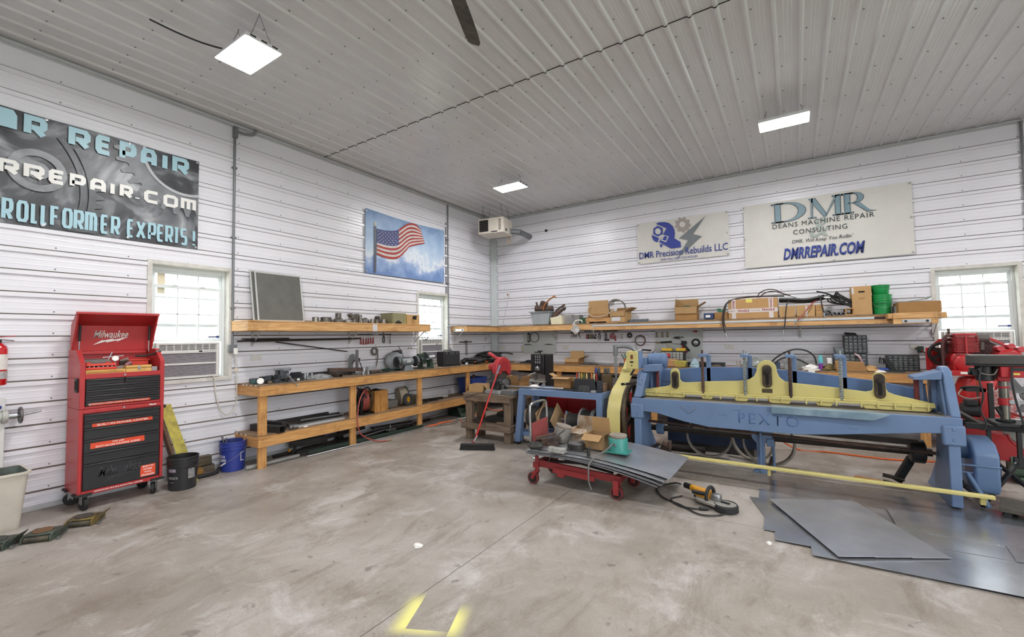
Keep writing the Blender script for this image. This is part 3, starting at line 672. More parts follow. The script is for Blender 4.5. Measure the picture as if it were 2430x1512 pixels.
for a0,a1,z0,z1 in((va+.62,va+.98,.235,.243),(va+.62,va+.98,.13,.138),(va+.62,va+.67,.13,.243)): bandpatch(b,.1495,a0,a1,z0,z1)
b.build('printed_square',m_white,t)
b=MB(); r_=.16; hp=[(r_*math.cos(va+1.15),r_*math.sin(va+1.15),.30)]+[(.172*math.cos(va+.9-.35*i),.172*math.sin(va+.9-.35*i),.27-.035*i) for i in range(6)]
b.tube(spline(hp,4),.0028,6); b.build('wire_handle',m_zinc,t)
b=MB(); b.cyl(hp[5],hp[6],.008,n=8); b.build('handle_grip',m_white,t)
for i,(dx,dy,h) in enumerate(((-.05,-.09,.46),(-.01,-.10,.44),(-.03,-.06,.425))):
    b=MB(); b.cyl((.285+dx,-6.475+dy*.4,.03),(.285+dx,-6.475+dy*1.25,h),.012,n=8); tag(b.build('steel_rod',m_steel),['tallest steel rod standing in the blue bucket','second steel rod leaning in the blue bucket','shortest flat rod leaning in the blue bucket'][i],'rod')
# ================================================= ON THE LEFT WALL
def aircon(wall,u0,u1,label):
    t=thing('air_conditioner',label,'air conditioner',(0,0,0),0,'window air conditioners')
    t.rotation_euler=(0,0,0); 
    if wall=='L': t.location=(0,u0,1.235); T=Matrix(((0,1,0,0),(1,0,0,0),(0,0,1,0),(0,0,0,1)))
    else: t.location=(u0,0,1.235); T=Matrix(((1,0,0,0),(0,-1,0,0),(0,0,1,0),(0,0,0,1)))
    w=u1-u0; A=M('warm white plastic','e4e2de',.45,0,.08,4)
    b=MB(); b.T=T
    for q in((0,w,-.45,-.04,0,.46),): b.bx(*q)
    for q in((0,w,-.04,.015,.44,.46),(0,w,-.04,.015,0,.03),(0,.03,-.04,.015,.03,.44),(w-.03,w,-.04,.015,.03,.44),(.03,w-.03,-.04,.012,.325,.365),(.03,w-.03,-.04,.012,.175,.20)): b.bx(*q)
    b.build('housing',A,t,bevel=.003)
    b=MB(); b.T=T
    for i in range(5): b.bx(.03,w-.03,-.03,.004,.374+i*.014,.380+i*.014)
    for i in range(1,8): b.bx(.03+(w-.06)*i/8-.003,.03+(w-.06)*i/8+.003,-.03,.006,.365,.44)
    b.build('outlet_louvre',A,t)
    b=MB(); b.T=T; b.bx(.03,w-.03,-.039,-.036,.03,.44); b.build('dark_interior',M('aircon inside','4b4850',.7,0,.4,20),t)
    for z0,z1 in((.03,.175),(.20,.325)):
        b=MB(); b.T=T; z=z0+.006
        while z<z1: b.bx(.03,w-.03,-.02,.0,z,z+.006); z+=.0115
        b.build('intake_grille',M('grille slats','b9b3ba',.45,0,.15,20),t)
    b=MB(); b.T=T; b.bx(w*.66,w*.72,.012,.0135,.335,.355); b.build('display',m_blk,t)
    b=MB(); b.T=T
    for i in range(5): b.bx(w*.75+i*.03,w*.75+i*.03+.018,.012,.0132,.340,.350)
    b.build('buttons',m_grey,t)
    for u in(-.05,w): b=MB(); b.T=T; b.bx(u+.004,u+.046,-.09,-.08,.0,.46); b.build('side_panel',A,t)
    return t
aircon('L',-7.245,-6.545,'white window air conditioner under the sash beside the red tool chest')
aircon('L',-2.68,-2.00,'white window air conditioner in the window behind the bench grinders')
aircon('B',8.62,9.32,'white window air conditioner half hidden behind the red compressor')
# conduits with boxes
m_con=M('galvanised conduit','85878a',.45,.5,.15,9)
def conduit(x,y,z0,z1,wall,label,bend=None):
    t=thing('conduit',label,'conduit',(x,y,z0))
    b=MB(); b.cyl((x,y,z0),(x,y,z1),.0165,n=12)
    if bend: b.tube(bend,.0165,10)
    b.wb('pipe',m_con,t)
    for z in[z0+.5*i for i in range(1,int((z1-z0)/.5))][::2]:
        b=MB(); (b.bx(0.0,x+.018,y-.03,y+.03,z,z+.02) if wall=='L' else b.bx(x-.03,x+.03,y-.018,0,z,z+.02)); b.wb('strap',m_con,t)
    return t
t=conduit(.03,-6.385,1.66,4.70,'L','grey vertical conduit between the tool chest window and the long shelf')
b=MB(); b.bx(.012,.075,-6.41,-6.36,4.60,4.76); b.wb('pull_box',m_con,t,bevel=.004)
b=MB(); b.tube(spline([(.05,-6.36,4.70),(.06,-6.25,4.70),(.09,-6.16,4.72),(.10,-6.13,4.80)]),.018,10); b.wb('elbow',m_con,t)
b=MB(); b.bx(.0,.065,-6.435,-6.335,1.55,1.66); b.wb('outlet_box',m_con,t,bevel=.004)
conduit(.03,-1.83,1.45,4.80,'L','grey vertical conduit between the flag banner and the corner heater')
conduit(9.535,-.03,1.3,4.80,'B','grey vertical conduit at the right edge of the back wall')
b=MB(); b.cyl((.012,-1.885,2.7),(.012,-1.885,4.35),.008,n=8); tag(b.build('wire',m_dsteel),'thin dark cable running beside the conduit right of the flag banner','cable')
m_plate=M('outlet plate','dcd9d4',.45,0,.05)
def outlet(wall,u,z,n,label,w=None):
    w=w or .075*n; t=thing('outlet',label,'outlet',(0.004,u,z) if wall=='L' else (u,-.004,z))
    T=Matrix(((0,0,1,0),(1,0,0,0),(0,1,0,0),(0,0,0,1))) if wall=='L' else Matrix(((1,0,0,0),(0,0,-1,0),(0,1,0,0),(0,0,0,1)))
    b=MB(); b.T=T; b.bx(-w/2,w/2,-.058,.058,0,.007); b.build('plate',m_plate,t,bevel=.002)
    for i in range(n):
        for v in(-.02,.02):
            b=MB(); b.T=T; c=(-w/2+w*(i+.5)/n,v)
            b.lathe([(.016,.007),(.015,.009)],14,(c[0],c[1],0)); b.build('socket',m_white,t)
            b=MB(); b.T=T
            for q in(-.006,.006): b.bx(c[0]+q-.0015,c[0]+q+.0015,v-.002,v+.007,.009,.0098)
            b.bx(c[0]-.002,c[0]+.002,v-.011,v-.006,.009,.0098); b.build('slots',m_blk,t)
    return t
outlet('L',-6.045,1.48,2,'white double outlet plate above the left end of the left bench')
outlet('L',-.45,1.49,1,'single white outlet plate on the left wall next to the corner post')
outlet('B',.27,1.44,2,'white outlet plate with a thin cord on the back wall beside the corner')
outlet('B',2.07,1.46,2,'white double outlet plate below the row of hanging tools')
outlet('B',5.56,1.475,2,'white double outlet plate above the shear on the back wall')
outlet('B',8.26,1.47,2,'white double outlet with a dark plug beside the right window')
b=MB(); b.box((.03,-1.74,1.51),(.05,.05,.09)); tag(b.build('junction_box',m_plate,bevel=.006),'small white box at the foot of the conduit beside the second window','box')
b=MB(); b.box((.88,-.012,1.425),(.075,.02,.14)); tag(b.build('wall_timer',M('ivory plastic','c9c2ae',.5,0,.1),bevel=.006),'ivory switch box on the wall left of the perforated board','switch')
# plug and cord of the window unit
t=thing('cord','white power cord looping down from the window unit to the plug','cord',(.08,-6.36,1.55))
b=MB(); b.tube(spline([(.085,-6.36,1.53),(.09,-6.355,1.30),(.06,-6.33,1.0),(.045,-6.34,.82),(.04,-6.42,.70),(.04,-6.52,.76),(.04,-6.585,.98),(.05,-6.61,1.20),(.05,-6.63,1.245),(.02,-6.66,1.25)],6),.0065,7); b.wb('cable',M('cord white','d9d4c8',.5,0,.1),t)
b=MB(); b.box((.085,-6.365,1.565),(.04,.05,.09)); b.wb('plug',m_white,t,bevel=.008)
b=MB(); b.box((.088,-6.355,1.31),(.012,.06,.045)); b.wb('tag',M('cord tag','e9d9c9',.6,0,.2,60),t)
# ------------------------------------------------ BANNERS
GL={'D':[1,[(0,0),(.75,0),(1,.22),(1,.78),(.75,1),(0,1)]],'M':[0,[(0,0),(0,1),(.8,1),(1,.8),(1,0)],[(.5,1),(.5,0)]],
'R':[0,[(0,0),(0,1),(.85,1),(1,.85),(1,.55),(.85,.42),(.25,.42)],[(.45,.42),(1,0)]],'E':[0,[(1,1),(.15,1),(0,.85),(0,.15),(.15,0),(1,0)],[(0,.5),(.9,.5)]],
'P':[0,[(0,0),(0,1),(.85,1),(1,.85),(1,.5),(.85,.36),(0,.36)]],'A':[0,[(0,0),(0,.75),(.2,1),(.8,1),(1,.75),(1,0)],[(0,.36),(1,.36)]],'I':[0,[(.5,0),(.5,1)]],
'C':[0,[(1,1),(.2,1),(0,.8),(0,.2),(.2,0),(1,0)]],'O':[1,[(.2,0),(.8,0),(1,.15),(1,.85),(.8,1),(.2,1),(0,.85),(0,.15)]],'L':[0,[(0,1),(0,0),(1,0)]],
'F':[0,[(0,0),(0,1),(1,1)],[(0,.5),(.85,.5)]],'X':[0,[(0,0),(1,1)],[(0,1),(1,0)]],'T':[0,[(0,1),(1,1)],[(.5,1),(.5,0)]],'m':[0,[(0,0),(0,1),(.5,1)],[(.5,0),(.5,1),(1,1),(1,0)]],
'S':[0,[(1,1),(.15,1),(0,.85),(0,.62),(.15,.5),(.85,.5),(1,.38),(1,.15),(.85,0),(0,0)]],'!':[0,[(.5,.3),(.5,1)],[(.5,0),(.5,.1)]],'.':[0,[(.5,0),(.5,.14)]]}
def stroke(b,pts,t,closed=False):
    """flat thick polyline with mitred joints"""
    n=len(pts); L_=[];R_=[]
    for i in range(n):
        p=Vector(pts[i]); a=Vector(pts[i-1]) if (closed or i) else None; c=Vector(pts[(i+1)%n]) if (closed or i<n-1) else None
        d0=(p-a).normalized() if a is not None else None; d1=(c-p).normalized() if c is not None else None
        d0=d0 or d1; d1=d1 or d0; n0=Vector((-d0.y,d0.x)); n1=Vector((-d1.y,d1.x)); m_=(n0+n1)
        m_=m_.normalized() if m_.length>1e-6 else n0; k=t/2/max(.35,m_.dot(n0))
        L_.append(p+m_*k); R_.append(p-m_*k)
    o=len(b.v); b.v+=[tuple(b.T@Vector((q.x,q.y,0))) for q in L_+R_]
    for i in range(n if closed else n-1):
        j=(i+1)%n; b.f.append((o+i,o+j,o+n+j,o+n+i)); b.mi.append(b.m)
def glyphs(items,z0,z1,t,x,mat,parent,name='lettering'):
    """items: (letter, y0, y1) on a plane x=const of the left wall"""
    b=MB(); 
    for k,(ch,a,c) in enumerate(items):
        g=GL[ch]; q=t/2
        b.T=Matrix(((0,0,1,x+.00002*k),(1,0,0,0),(0,1,0,0),(0,0,0,1)))
        for qi,pl in enumerate(g[1:]):
            b.T=Matrix(((0,0,1,x+.00002*k+.0007*qi),(1,0,0,0),(0,1,0,0),(0,0,0,1)))
            stroke(b,[(a+q+(c-a-t)*u,z0+q+(z1-z0-t)*v) for u,v in pl],t,bool(g[0]))
    return b.wb(name,mat,parent,smooth=False)
def sheet(t,y0,y1,z0,z1,mat,wall='L',sag=.012,nm='cloth'):
    """banner cloth, gently rippled"""
    b=MB(); n,m_=28,12; vs=[]
    for i in range(n+1):
        for j in range(m_+1):
            u=i/n; v=j/m_; d=.030+sag*math.sin(u*9+v*2)*math.sin(v*3.0+.4)*.5+sag*.4*math.sin(v*11+u*3)*(1-abs(2*v-1))
            p=(y0+(y1-y0)*u,z0+(z1-z0)*v+(.006*math.sin(u*PI*4) if j in(0,m_) else 0)*(j==m_))
            vs.append((d,p[0],p[1]) if wall=='L' else (p[0],-d,p[1]))
    b.add(vs,[(i*(m_+1)+j,(i+1)*(m_+1)+j,(i+1)*(m_+1)+j+1,i*(m_+1)+j+1) for i in range(n) for j in range(m_)])
    return b.wb(nm,mat,t)
def grommets(t,pts,wall):
    for p in pts:
        b=MB(); ax=(1,0,0) if wall=='L' else (0,-1,0); b.lathe([(.016,0),(.016,.003),(.008,.005)],14,p,ax); b.wb('grommet',m_zinc,t)
t=thing('banner','large dark machine photo banner with pale blue block lettering on the left wall','banner',(.02,-8.04,2.92))
m=bpy.data.materials.new('dark printed vinyl'); m.use_nodes=True; nt=m.node_tree; bs=nt.nodes['Principled BSDF']; L_=nt.links.new; tc=nt.nodes.new('ShaderNodeTexCoord')
L_(ramp(noise(1.9,3,.5,1.6),(.33,'2b2c30'),(.50,'4a4b50'),(.62,'86888c'),(.75,'b4b6b9')),bs.inputs['Base Color']); bs.inputs['Roughness'].default_value=.38
sheet(t,-9.26,-6.825,2.925,4.11,m,sag=.008)
b=MB(); 
def gear(b,c,r0,r1,n,a0,a1,rin,x,th=.4):
    """part of a toothed ring lying flat on the banner"""
    P=[];Q=[];k=0;st=(a1-a0)/(n*4)
    for i in range(n*4+1):
        a=a0+st*i; r=r1 if (i%4) in(1,2) else r0; P.append((c[0]+r*math.cos(a),c[1]+r*math.sin(a))); Q.append((c[0]+rin*math.cos(a),c[1]+rin*math.sin(a)))
    m_=len(P); vs=[(x,min(-6.832,max(-9.25,p[0])),min(4.10,max(2.935,p[1]))) for p in P+Q]; b.add(vs,[(i,i+1,m_+i+1,m_+i) for i in range(m_-1)])
gear(b,(-6.98,4.05),.62,.72,12,R(158),R(290),.46,.046); b.wb('printed_gear',M('print mid grey','8b8d92',.4,0,.35,5),t,smooth=False)
b=MB(); gear(b,(-6.98,4.05),.455,.455,16,R(165),R(290),.42,.0465); b.wb('printed_rim',M('print light','c3c5c8',.4,0,.2,5),t,smooth=False)
b=MB(); gear(b,(-8.9,3.35),1.06,1.13,11,R(-28),R(30),1.0,.0455); gear(b,(-8.9,3.35),.98,.98,16,R(-28),R(38),.93,.0455); b.wb('printed_wheel',M('print dark grey','5f6166',.4,0,.4,6),t,smooth=False)
b=MB(); gear(b,(-8.30,3.52),.22,.22,24,0,2*PI,.15,.0452); gear(b,(-8.30,3.52),.09,.09,24,0,2*PI,.02,.0452); b.wb('printed_bearing',M('print soft grey','9a9ca0',.4,0,.4,6),t,smooth=False)
m_pb=M('pale blue print','a9cfdb',.4,0,.06,3); m_pw=M('off white print','eceae6',.4,0,.04,3)
glyphs([('D',-8.80,-8.63),('M',-8.595,-8.455),('R',-8.41,-8.24)],3.865,4.085,.055,.049,m_pb,t)
glyphs([('R',-8.08,-7.90),('E',-7.86,-7.71),('P',-7.65,-7.49),('A',-7.45,-7.29),('I',-7.235,-7.18),('R',-7.13,-6.945)],3.865,4.085,.055,.049,m_pb,t)
glyphs([('M',-8.92,-8.77),('R',-8.575,-8.43),('R',-8.40,-8.25),('E',-8.22,-8.09),('P',-8.06,-7.93),('A',-7.895,-7.76),('I',-7.725,-7.68),('R',-7.64,-7.515),('.',-7.495,-7.45),('C',-7.41,-7.255),('O',-7.215,-7.06),('m',-7.03,-6.86)],3.415,3.57,.040,.0495,m_pw,t)
glyphs([(c,a,e) for c,a,e in zip('ROLLFORMER',[-8.54,-8.44,-8.34,-8.27,-8.20,-8.11,-8.02,-7.93,-7.80,-7.71],[-8.46,-8.355,-8.28,-8.21,-8.125,-8.025,-7.935,-7.825,-7.725,-7.625])],2.955,3.175,.030,.049,m_pb,t)
glyphs([(c,a,e) for c,a,e in zip('EXPERTS',[-7.565,-7.48,-7.365,-7.275,-7.19,-7.105,-7.03],[-7.495,-7.385,-7.28,-7.20,-7.105,-7.035,-6.95])],2.955,3.175,.030,.049,m_pb,t)
glyphs([('!',-6.895,-6.86)],2.955,3.175,.030,.049,m_pb,t)
grommets(t,[(.047,y,z) for z in(2.95,4.085) for y in(-8.25,-7.55,-6.85)],'L')
# ---- flag banner
t=thing('flag_banner','blue sky banner printed with a waving flag on a pole on the left wall','banner',(.02,-3.06,2.93))
m=bpy.data.materials.new('printed sky'); m.use_nodes=True; nt=m.node_tree; bs=nt.nodes['Principled BSDF']; L_=nt.links.new; tc=nt.nodes.new('ShaderNodeTexCoord'); bs.inputs['Roughness'].default_value=.6
sp=nt.nodes.new('ShaderNodeSeparateXYZ'); L_(tc.outputs['Object'],sp.inputs[0])
g_=math_('ADD',math_('DIVIDE',sp.outputs[2],1.2),math_('MULTIPLY',math_('SUBTRACT',noise(2.4,6,.6),.5),.9))
L_(ramp(g_,(.06,'6f8bbb'),(.22,'93aad0'),(.34,'dde3ea'),(.48,'b9cbe0'),(.75,'9db6d6'),(.98,'7d9ac0')),bs.inputs['Base Color'])
b=MB(); n,m_=24,14; vs=[]
for i in range(n+1):
    for j in range(m_+1):
        u=i/n; v=j/m_; zt=4.135-.03*math.sin(u*PI)
        z=2.955-.03*(1-u)*v*0+( zt-2.945)*v-(.025*(1-u) if j==0 else 0); y=-4.135+2.16*u
        fold=.014*max(0,v-.55)*math.sin((u*1.2+v)*22)*math.exp(-((u)**2)*6)
        vs.append((.036+.008*math.sin(u*6+v*2)*v+fold,y,z))
b.add(vs,[(i*(m_+1)+j,(i+1)*(m_+1)+j,(i+1)*(m_+1)+j+1,i*(m_+1)+j+1) for i in range(n) for j in range(m_)]); b.wb('cloth',m,t)
top=spline([(0,-3.88,3.80),(0,-3.62,3.815),(0,-3.36,3.88),(0,-3.08,4.07),(0,-2.86,4.10),(0,-2.72,4.02)],6); bot=spline([(0,-3.88,3.305),(0,-3.62,3.27),(0,-3.35,3.31),(0,-3.13,3.50),(0,-3.02,3.60),(0,-2.60,3.74)],6)
top=top[:31];bot=bot[:31]
def fp(u,v):  # u 0..1 along, v 0 bottom..1 top
    i=u*30; k=min(29,int(i)); f=i-k; a=top[k].lerp(top[k+1],f); c=bot[k].lerp(bot[k+1],f); return c.lerp(a,v)
def patch(b,u0,u1,v0,v1,x,n=18):
    vs=[(x,*fp(u0+(u1-u0)*i/n,v)[1:]) for i in range(n+1) for v in(v0,v1)]; b.add(vs,[(2*i,2*i+2,2*i+3,2*i+1) for i in range(n)])
X0=.0505
b=MB(); patch(b,0,1,0,1,X0); b.wb('printed_flag_white',M('flag white','d9d3cd',.6,0,.25,5),t,smooth=False)
b=MB()
for i in range(0,13,2): patch(b,0 if i<6 else .40,1,i/13,(i+1)/13,X0+.0006)
b.wb('printed_stripes',M('flag red','b23a34',.6,0,.25,5),t,smooth=False)
b=MB(); patch(b,0,.42,6/13,1,X0+.0012); b.wb('printed_canton',M('flag blue','4d5386',.6,0,.25,6),t,smooth=False)
b=MB()
for r_ in range(7):
    for c in range(6):
        p=fp(.03+.065*c+(.03 if r_%2 else 0),6/13+.05+.068*r_); q=.013
        b.add([(X0+.0018,p.y+q*(1 if k%2==0 else .4)*math.cos(PI/2+k*PI/5),p.z+q*(1 if k%2==0 else .4)*math.sin(PI/2+k*PI/5)) for k in range(10)],[tuple(range(10))])
b.wb('printed_stars',M('star white','e5e2e0',.6,0,.05),t,smooth=False)
b=MB(); b.bx(X0,X0+.0016,-3.945,-3.895,2.96,3.84); b.wb('printed_pole',M('pole grey','5b5f6c',.5,0,.2,5),t)
b=MB(); b.lathe([(.030,0),(.028,.003)],16,(X0,-3.92,3.885),(1,0,0)); b.wb('printed_finial',M('finial tan','cdbfa4',.5),t)
grommets(t,[(.043,y,z) for z,y in((4.10,-4.11),(4.09,-2.0),(2.965,-2.0),(2.965,-4.1),(3.5,-2.0))],'L')
# ------------------------------------------------ LEFT UPPER SHELF
m_pine2=wood('yellow pine','e0b47c','bd8a52',1,4); m_pinex=wood('yellow pine long','e0b47c','bd8a52',0,4); m_pinez=wood('yellow pine upright','e0b47c','bd8a52',2,4)
m_ply=wood('worn plywood','9d8266','6f5a46',1,3)
m_plyx=wood('worn plywood long','9d8266','6f5a46',0,3)
def bracket(t,p,dx,dy,h=.22,d=.26):
    """folded steel angle bracket against a wall; (dx,dy) points into the room"""
    x,y,z=p; sx,sy=-dy,dx; w=.014
    def q(a,s_,zz): return (x+dx*a+sx*s_,y+dy*a+sy*s_,zz)
    b=MB(); b.hexa([q(0,-w,z-h),q(.006,-w,z-h),q(.006,w,z-h),q(0,w,z-h)],[q(0,-w,z),q(.006,-w,z),q(.006,w,z),q(0,w,z)])
    b.hexa([q(0,-w,z-.006),q(d,-w,z-.006),q(d,w,z-.006),q(0,w,z-.006)],[q(0,-w,z),q(d,-w,z),q(d,w,z),q(0,w,z)])
    b.bar(q(.004,0,z-h+.03),q(d-.02,0,z-.005),.020,.006,(sx,sy,0)); b.wb('bracket',M('white bracket','cfcdcb',.5,.1,.15,8),t)
t=thing('wall_shelf','long boxed pine shelf on the left wall above the workbench','shelf',(0,-4.6,1.84))
b=MB(); b.bx(.445,.483,-6.40,-2.90,1.845,1.972); b.wb('front_board',m_pine2,t,bevel=.002)
for y in(-6.40,-2.938): b=MB(); b.bx(.02,.445,y,y+.038,1.845,1.972); b.wb('end_board',m_pinex,t,bevel=.002)
b=MB(); b.bx(.02,.49,-6.405,-2.895,1.972,1.988); b.wb('shelf_top',m_pine2,t)
b=MB(); b.bx(.02,.058,-6.36,-2.94,1.845,1.972); b.wb('back_board',m_pine2,t)
for y in(-6.11,-4.47,-2.86): bracket(t,(.02,y,1.845),1,0)
b=MB(); b.bx(.484,.4855,-4.335,-4.235,1.845,1.975); b.wb('tape_patch',M('white tape','d6d2d2',.5,0,.05),t)
SH=1.988
def screen(name,label,x0,x1,y0,y1,h,mesh=True):
    """framed insect screen leaning back on the wall"""
    t=thing(name,label,'window screen',(0,y0,SH)); b=MB(); f=.022
    def P(u,v,d=0): return (x0+(x1-x0)*v/h+d,y0+u*(y1-y0),SH+v)
    for (ua,ub,va,vb) in((0,.03,0,h),(.97,1,0,h),(.03,.97,0,f),(.03,.97,h-f,h)):
        b.hexa([P(ua,va),P(ua,va,.012),P(ub,va,.012),P(ub,va)],[P(ua,vb),P(ua,vb,.012),P(ub,vb,.012),P(ub,vb)])
    b.wb('screen_frame',M('mill aluminium frame','c9c9c7',.4,.3,.1,8),t,bevel=.001)
    b=MB(); b.hexa([P(.03,f,.004),P(.03,f,.007),P(.97,f,.007),P(.97,f,.004)],[P(.03,h-f,.004),P(.03,h-f,.007),P(.97,h-f,.007),P(.97,h-f,.004)]); b.wb('mesh',M('grey insect mesh','6f6f6a',.8,0,.2,5,bump=.3,bscale=300),t)
    return t
screen('window_screen','framed dark insect screen leaning at the front of the left shelf end',.20,.075,-6.13,-5.42,.735)
screen('window_screen','second framed insect screen leaning behind the front one on the left shelf',.17,.045,-6.18,-5.47,.745)
m_die=M('worn tool steel','85807a',.45,.7,.35,10,col2='5a554f')
for i,(y,x,prof,lb) in enumerate([(-5.23,.20,[(.05,0),(.05,.085),(.03,.09)],'low steel ring at the left end of the row of old dies'),(-5.08,.25,[(.088,0),(.088,.03),(.082,.035),(.082,.085),(.05,.09)],'wide squat steel die second from the left in the row'),(-4.95,.16,[(.045,0),(.045,.06)],'small dark die behind the wide squat one'),
  (-4.83,.22,[(.085,0),(.085,.03),(.075,.06),(.048,.085),(.048,.16),(.04,.165)],'stepped steel die with a tall neck on the left shelf'),(-4.66,.25,[(.075,0),(.08,.02),(.07,.05),(.035,.065)],'flat lobed steel die right of the stepped one'),
  (-4.53,.24,[(.06,0),(.055,.04),(.06,.075)],'short round steel die below the square turret block'),(-4.40,.22,[(.05,0),(.062,.02),(.035,.07),(.04,.14),(.03,.15)],'tall narrow steel die right of the turret block'),
  (-4.27,.20,[(.075,0),(.08,.03),(.06,.08),(.02,.105)],'domed steel die in the middle right of the row'),(-4.19,.30,[(.04,0),(.04,.08)],'small bright steel bush in front of the domed die'),(-4.05,.24,[(.06,0),(.06,.08),(.05,.085)],'plain round steel die under the cone shaped one'),
  (-3.98,.35,[(.045,0),(.04,.08)],'second bright steel bush right of the domed die'),(-3.90,.25,[(.05,0),(.05,.075)],'last steel bush before the grey cabinet box')]):
    b=MB(); b.lathe(prof,24,(x,y,SH)); tag(b.build('steel_die',m_die if i%2 else M('brighter tool steel','9b9690',.35,.8,.3,10)),lb,'die','old steel dies on the left shelf')
t=thing('turret_block','square notched steel block standing on a die on the left shelf','block',(.24,-4.56,SH+.076))
b=MB(); b.prism([(-4.64,SH+.15),(-4.62,SH+.15),(-4.62,SH+.165),(-4.60,SH+.165),(-4.60,SH+.15),(-4.50,SH+.15),(-4.50,SH+.165),(-4.48,SH+.165),(-4.48,SH+.15),(-4.46,SH+.15),(-4.46,SH+.13),(-4.49,SH+.11),(-4.49,SH+.078),(-4.61,SH+.078),(-4.61,SH+.11),(-4.64,SH+.13)],.19,.30,'x'); b.wb('body',m_die,t,bevel=.003)
b=MB(); b.lathe([(.045,0),(.055,.03),(.035,.055)],8,(.24,-4.03,SH+.086)); tag(b.build('cone_die',m_die),'faceted cone shaped die standing on top of a round one','die')
t=thing('control_box','olive grey metal cabinet with a yellow face and a lever on the left shelf','control box',(.26,-3.62,SH))
b=MB(); b.bx(.08,.40,-3.82,-3.485,SH,SH+.205); b.wb('cabinet',M('olive grey enamel','86805f',.5,0,.15,6),t,bevel=.003)
b=MB(); b.bx(.08,.40,-3.485,-3.475,SH,SH+.205); b.wb('yellow_face',M('yellow enamel','cdbd57',.5,0,.2,7),t)
b=MB(); b.hexa([(.401,-3.80,SH+.005),(.401,-3.50,SH+.005),(.401,-3.50,SH+.2),(.401,-3.80,SH+.2)],[(.404,-3.80,SH+.005),(.404,-3.50,SH+.005),(.404,-3.50,SH+.2),(.404,-3.80,SH+.2)]); b.wb('front_plate',M('olive plate','8f8a69',.5,0,.1,6),t)
b=MB(); b.lathe([(.035,0),(.035,.012)],16,(.26,-3.475,SH+.13),(0,1,0)); b.bar((.26,-3.46,SH+.15),(.31,-3.44,SH+.06),.02,.02); b.wb('lever',m_steel,t,bevel=.003)
b=MB(); b.bx(.404,.43,-3.74,-3.62,SH+.004,SH+.04); b.cyl((.417,-3.68,SH+.04),(.417,-3.68,SH+.06),.018,n=12); b.wb('plug_block',m_blk,t,bevel=.003)
m_card=M('cardboard','c19a68',.8,0,.12,5,bump=.05,bscale=30); m_card2=M('darker cardboard','a97e4d',.85,0,.15,5); m_flap=M('cardboard inside','ad8a5e',.85,0,.1,6)
b=MB(); b.bx(.10,.40,-3.455,-3.12,SH,SH+.185); t=b.build('cardboard_box',m_card,bevel=.003); tag(t,'torn cardboard box standing at the right end of the left shelf','box')
b=MB(); b.box((.402,-3.26,SH+.13),(.006,.09,.06),(0,0,.1)); b.jitter(.01); b.build('tear',m_dark,t)
b=MB(); b.bx(.4005,.4025,-3.33,-3.25,SH,SH+.10); b.build('tape_strip',M('tape brown','a98550',.5),t)
# ---- under the shelf: pipes on the brackets, screwdrivers, magnetic bars
for i,(a,c,r_,lb) in enumerate([((.06,-6.33,1.705),(.06,-4.35,1.72),.012,'longest dark pipe lying on the brackets under the left shelf'),((.09,-6.25,1.71),(.09,-4.28,1.725),.014,'thick dark pipe beside the longest one under the left shelf'),((.12,-6.17,1.70),(.12,-4.40,1.715),.010,'front dark rod lying on the brackets under the left shelf'),((.075,-6.28,1.735),(.085,-5.6,1.738),.010,'short rod on top of the pipes under the left shelf'),((.05,-5.78,1.685),(.05,-4.53,1.50),.009,'dark rod hanging slanted below the left shelf')]):
    b=MB(); b.cyl(a,c,r_,n=10); tag(b.build('pipe',m_dsteel),lb,'pipe')
m_handle=M('red driver handle','a3242b',.35,0,.15,12); m_bkh=M('black driver handle','232326',.4,0,.1)
def mag_bar(wall,u0,u1,z,label):
    b=MB(); (b.bx(.0,.02,u0,u1,z-.012,z+.012) if wall=='L' else b.bx(u0,u1,-.02,0,z-.012,z+.012))
    return tag(b.build('magnetic_bar',m_blk,bevel=.002),label,'tool bar')
mag_bar('L',-4.27,-3.93,1.79,'black magnetic bar with six red screwdrivers under the left shelf')
mag_bar('L',-3.80,-3.50,1.79,'black magnetic bar with pliers under the left shelf')
def driver(wall,u,z,label,hm,L_=.15,hl=.105,group=None,r_=.015):
    """screwdriver hanging blade up from a bar: z = bar height"""
    t=thing('screwdriver',label,'screwdriver',(.03,u,z) if wall=='L' else (u,-.03,z),0,group)
    b=MB(); b.cyl((0,0,.03),(0,0,-.07),.0035,n=6); b.build('blade',m_zinc,t)
    b=MB(); b.lathe([(.007,-.06),(.010,-.075),(r_*.8,-.09),(r_*.7,-.12),(r_,-.16),(r_*.9,-.17),(.004,-.175)],10,(0,0,0)); b.build('handle',hm,t)
    return t
_p=driver('L',-4.225,1.79,'first red handled screwdriver from the left on the bar under the left shelf',m_handle,group='red screwdrivers on the left wall')
for i,(u,n_) in enumerate(((-4.17,'second'),(-4.11,'third'),(-4.06,'fourth'),(-4.005,'fifth'),(-3.95,'last'))):
    copy_tree(_p,(.03,u,1.79+random.uniform(-.01,.01)),0,n_+' red handled screwdriver from the left on the bar under the left shelf')
t=thing('pliers','black handled pliers hanging from the second bar under the left shelf','pliers',(.03,-3.70,1.79))
b=MB(); b.hexa([(-.006,-.02,-.02),(.006,-.02,-.02),(.006,.02,-.02),(-.006,.02,-.02)],[(-.006,-.006,.05),(.006,-.006,.05),(.006,.006,.05),(-.006,.006,.05)]); b.build('jaws',m_steel,t)
for s_ in(-1,1): b=MB(); b.tube([(0,s_*.006,-.02),(0,s_*.024,-.08),(0,s_*.018,-.16)],.009,8); b.build('handle',m_bkh,t)
b=MB(); b.cyl((.03,-3.60,1.82),(.03,-3.60,1.62),.004,n=6); tag(b.build('pick',m_steel),'thin steel pick hanging beside the pliers under the left shelf','pick')
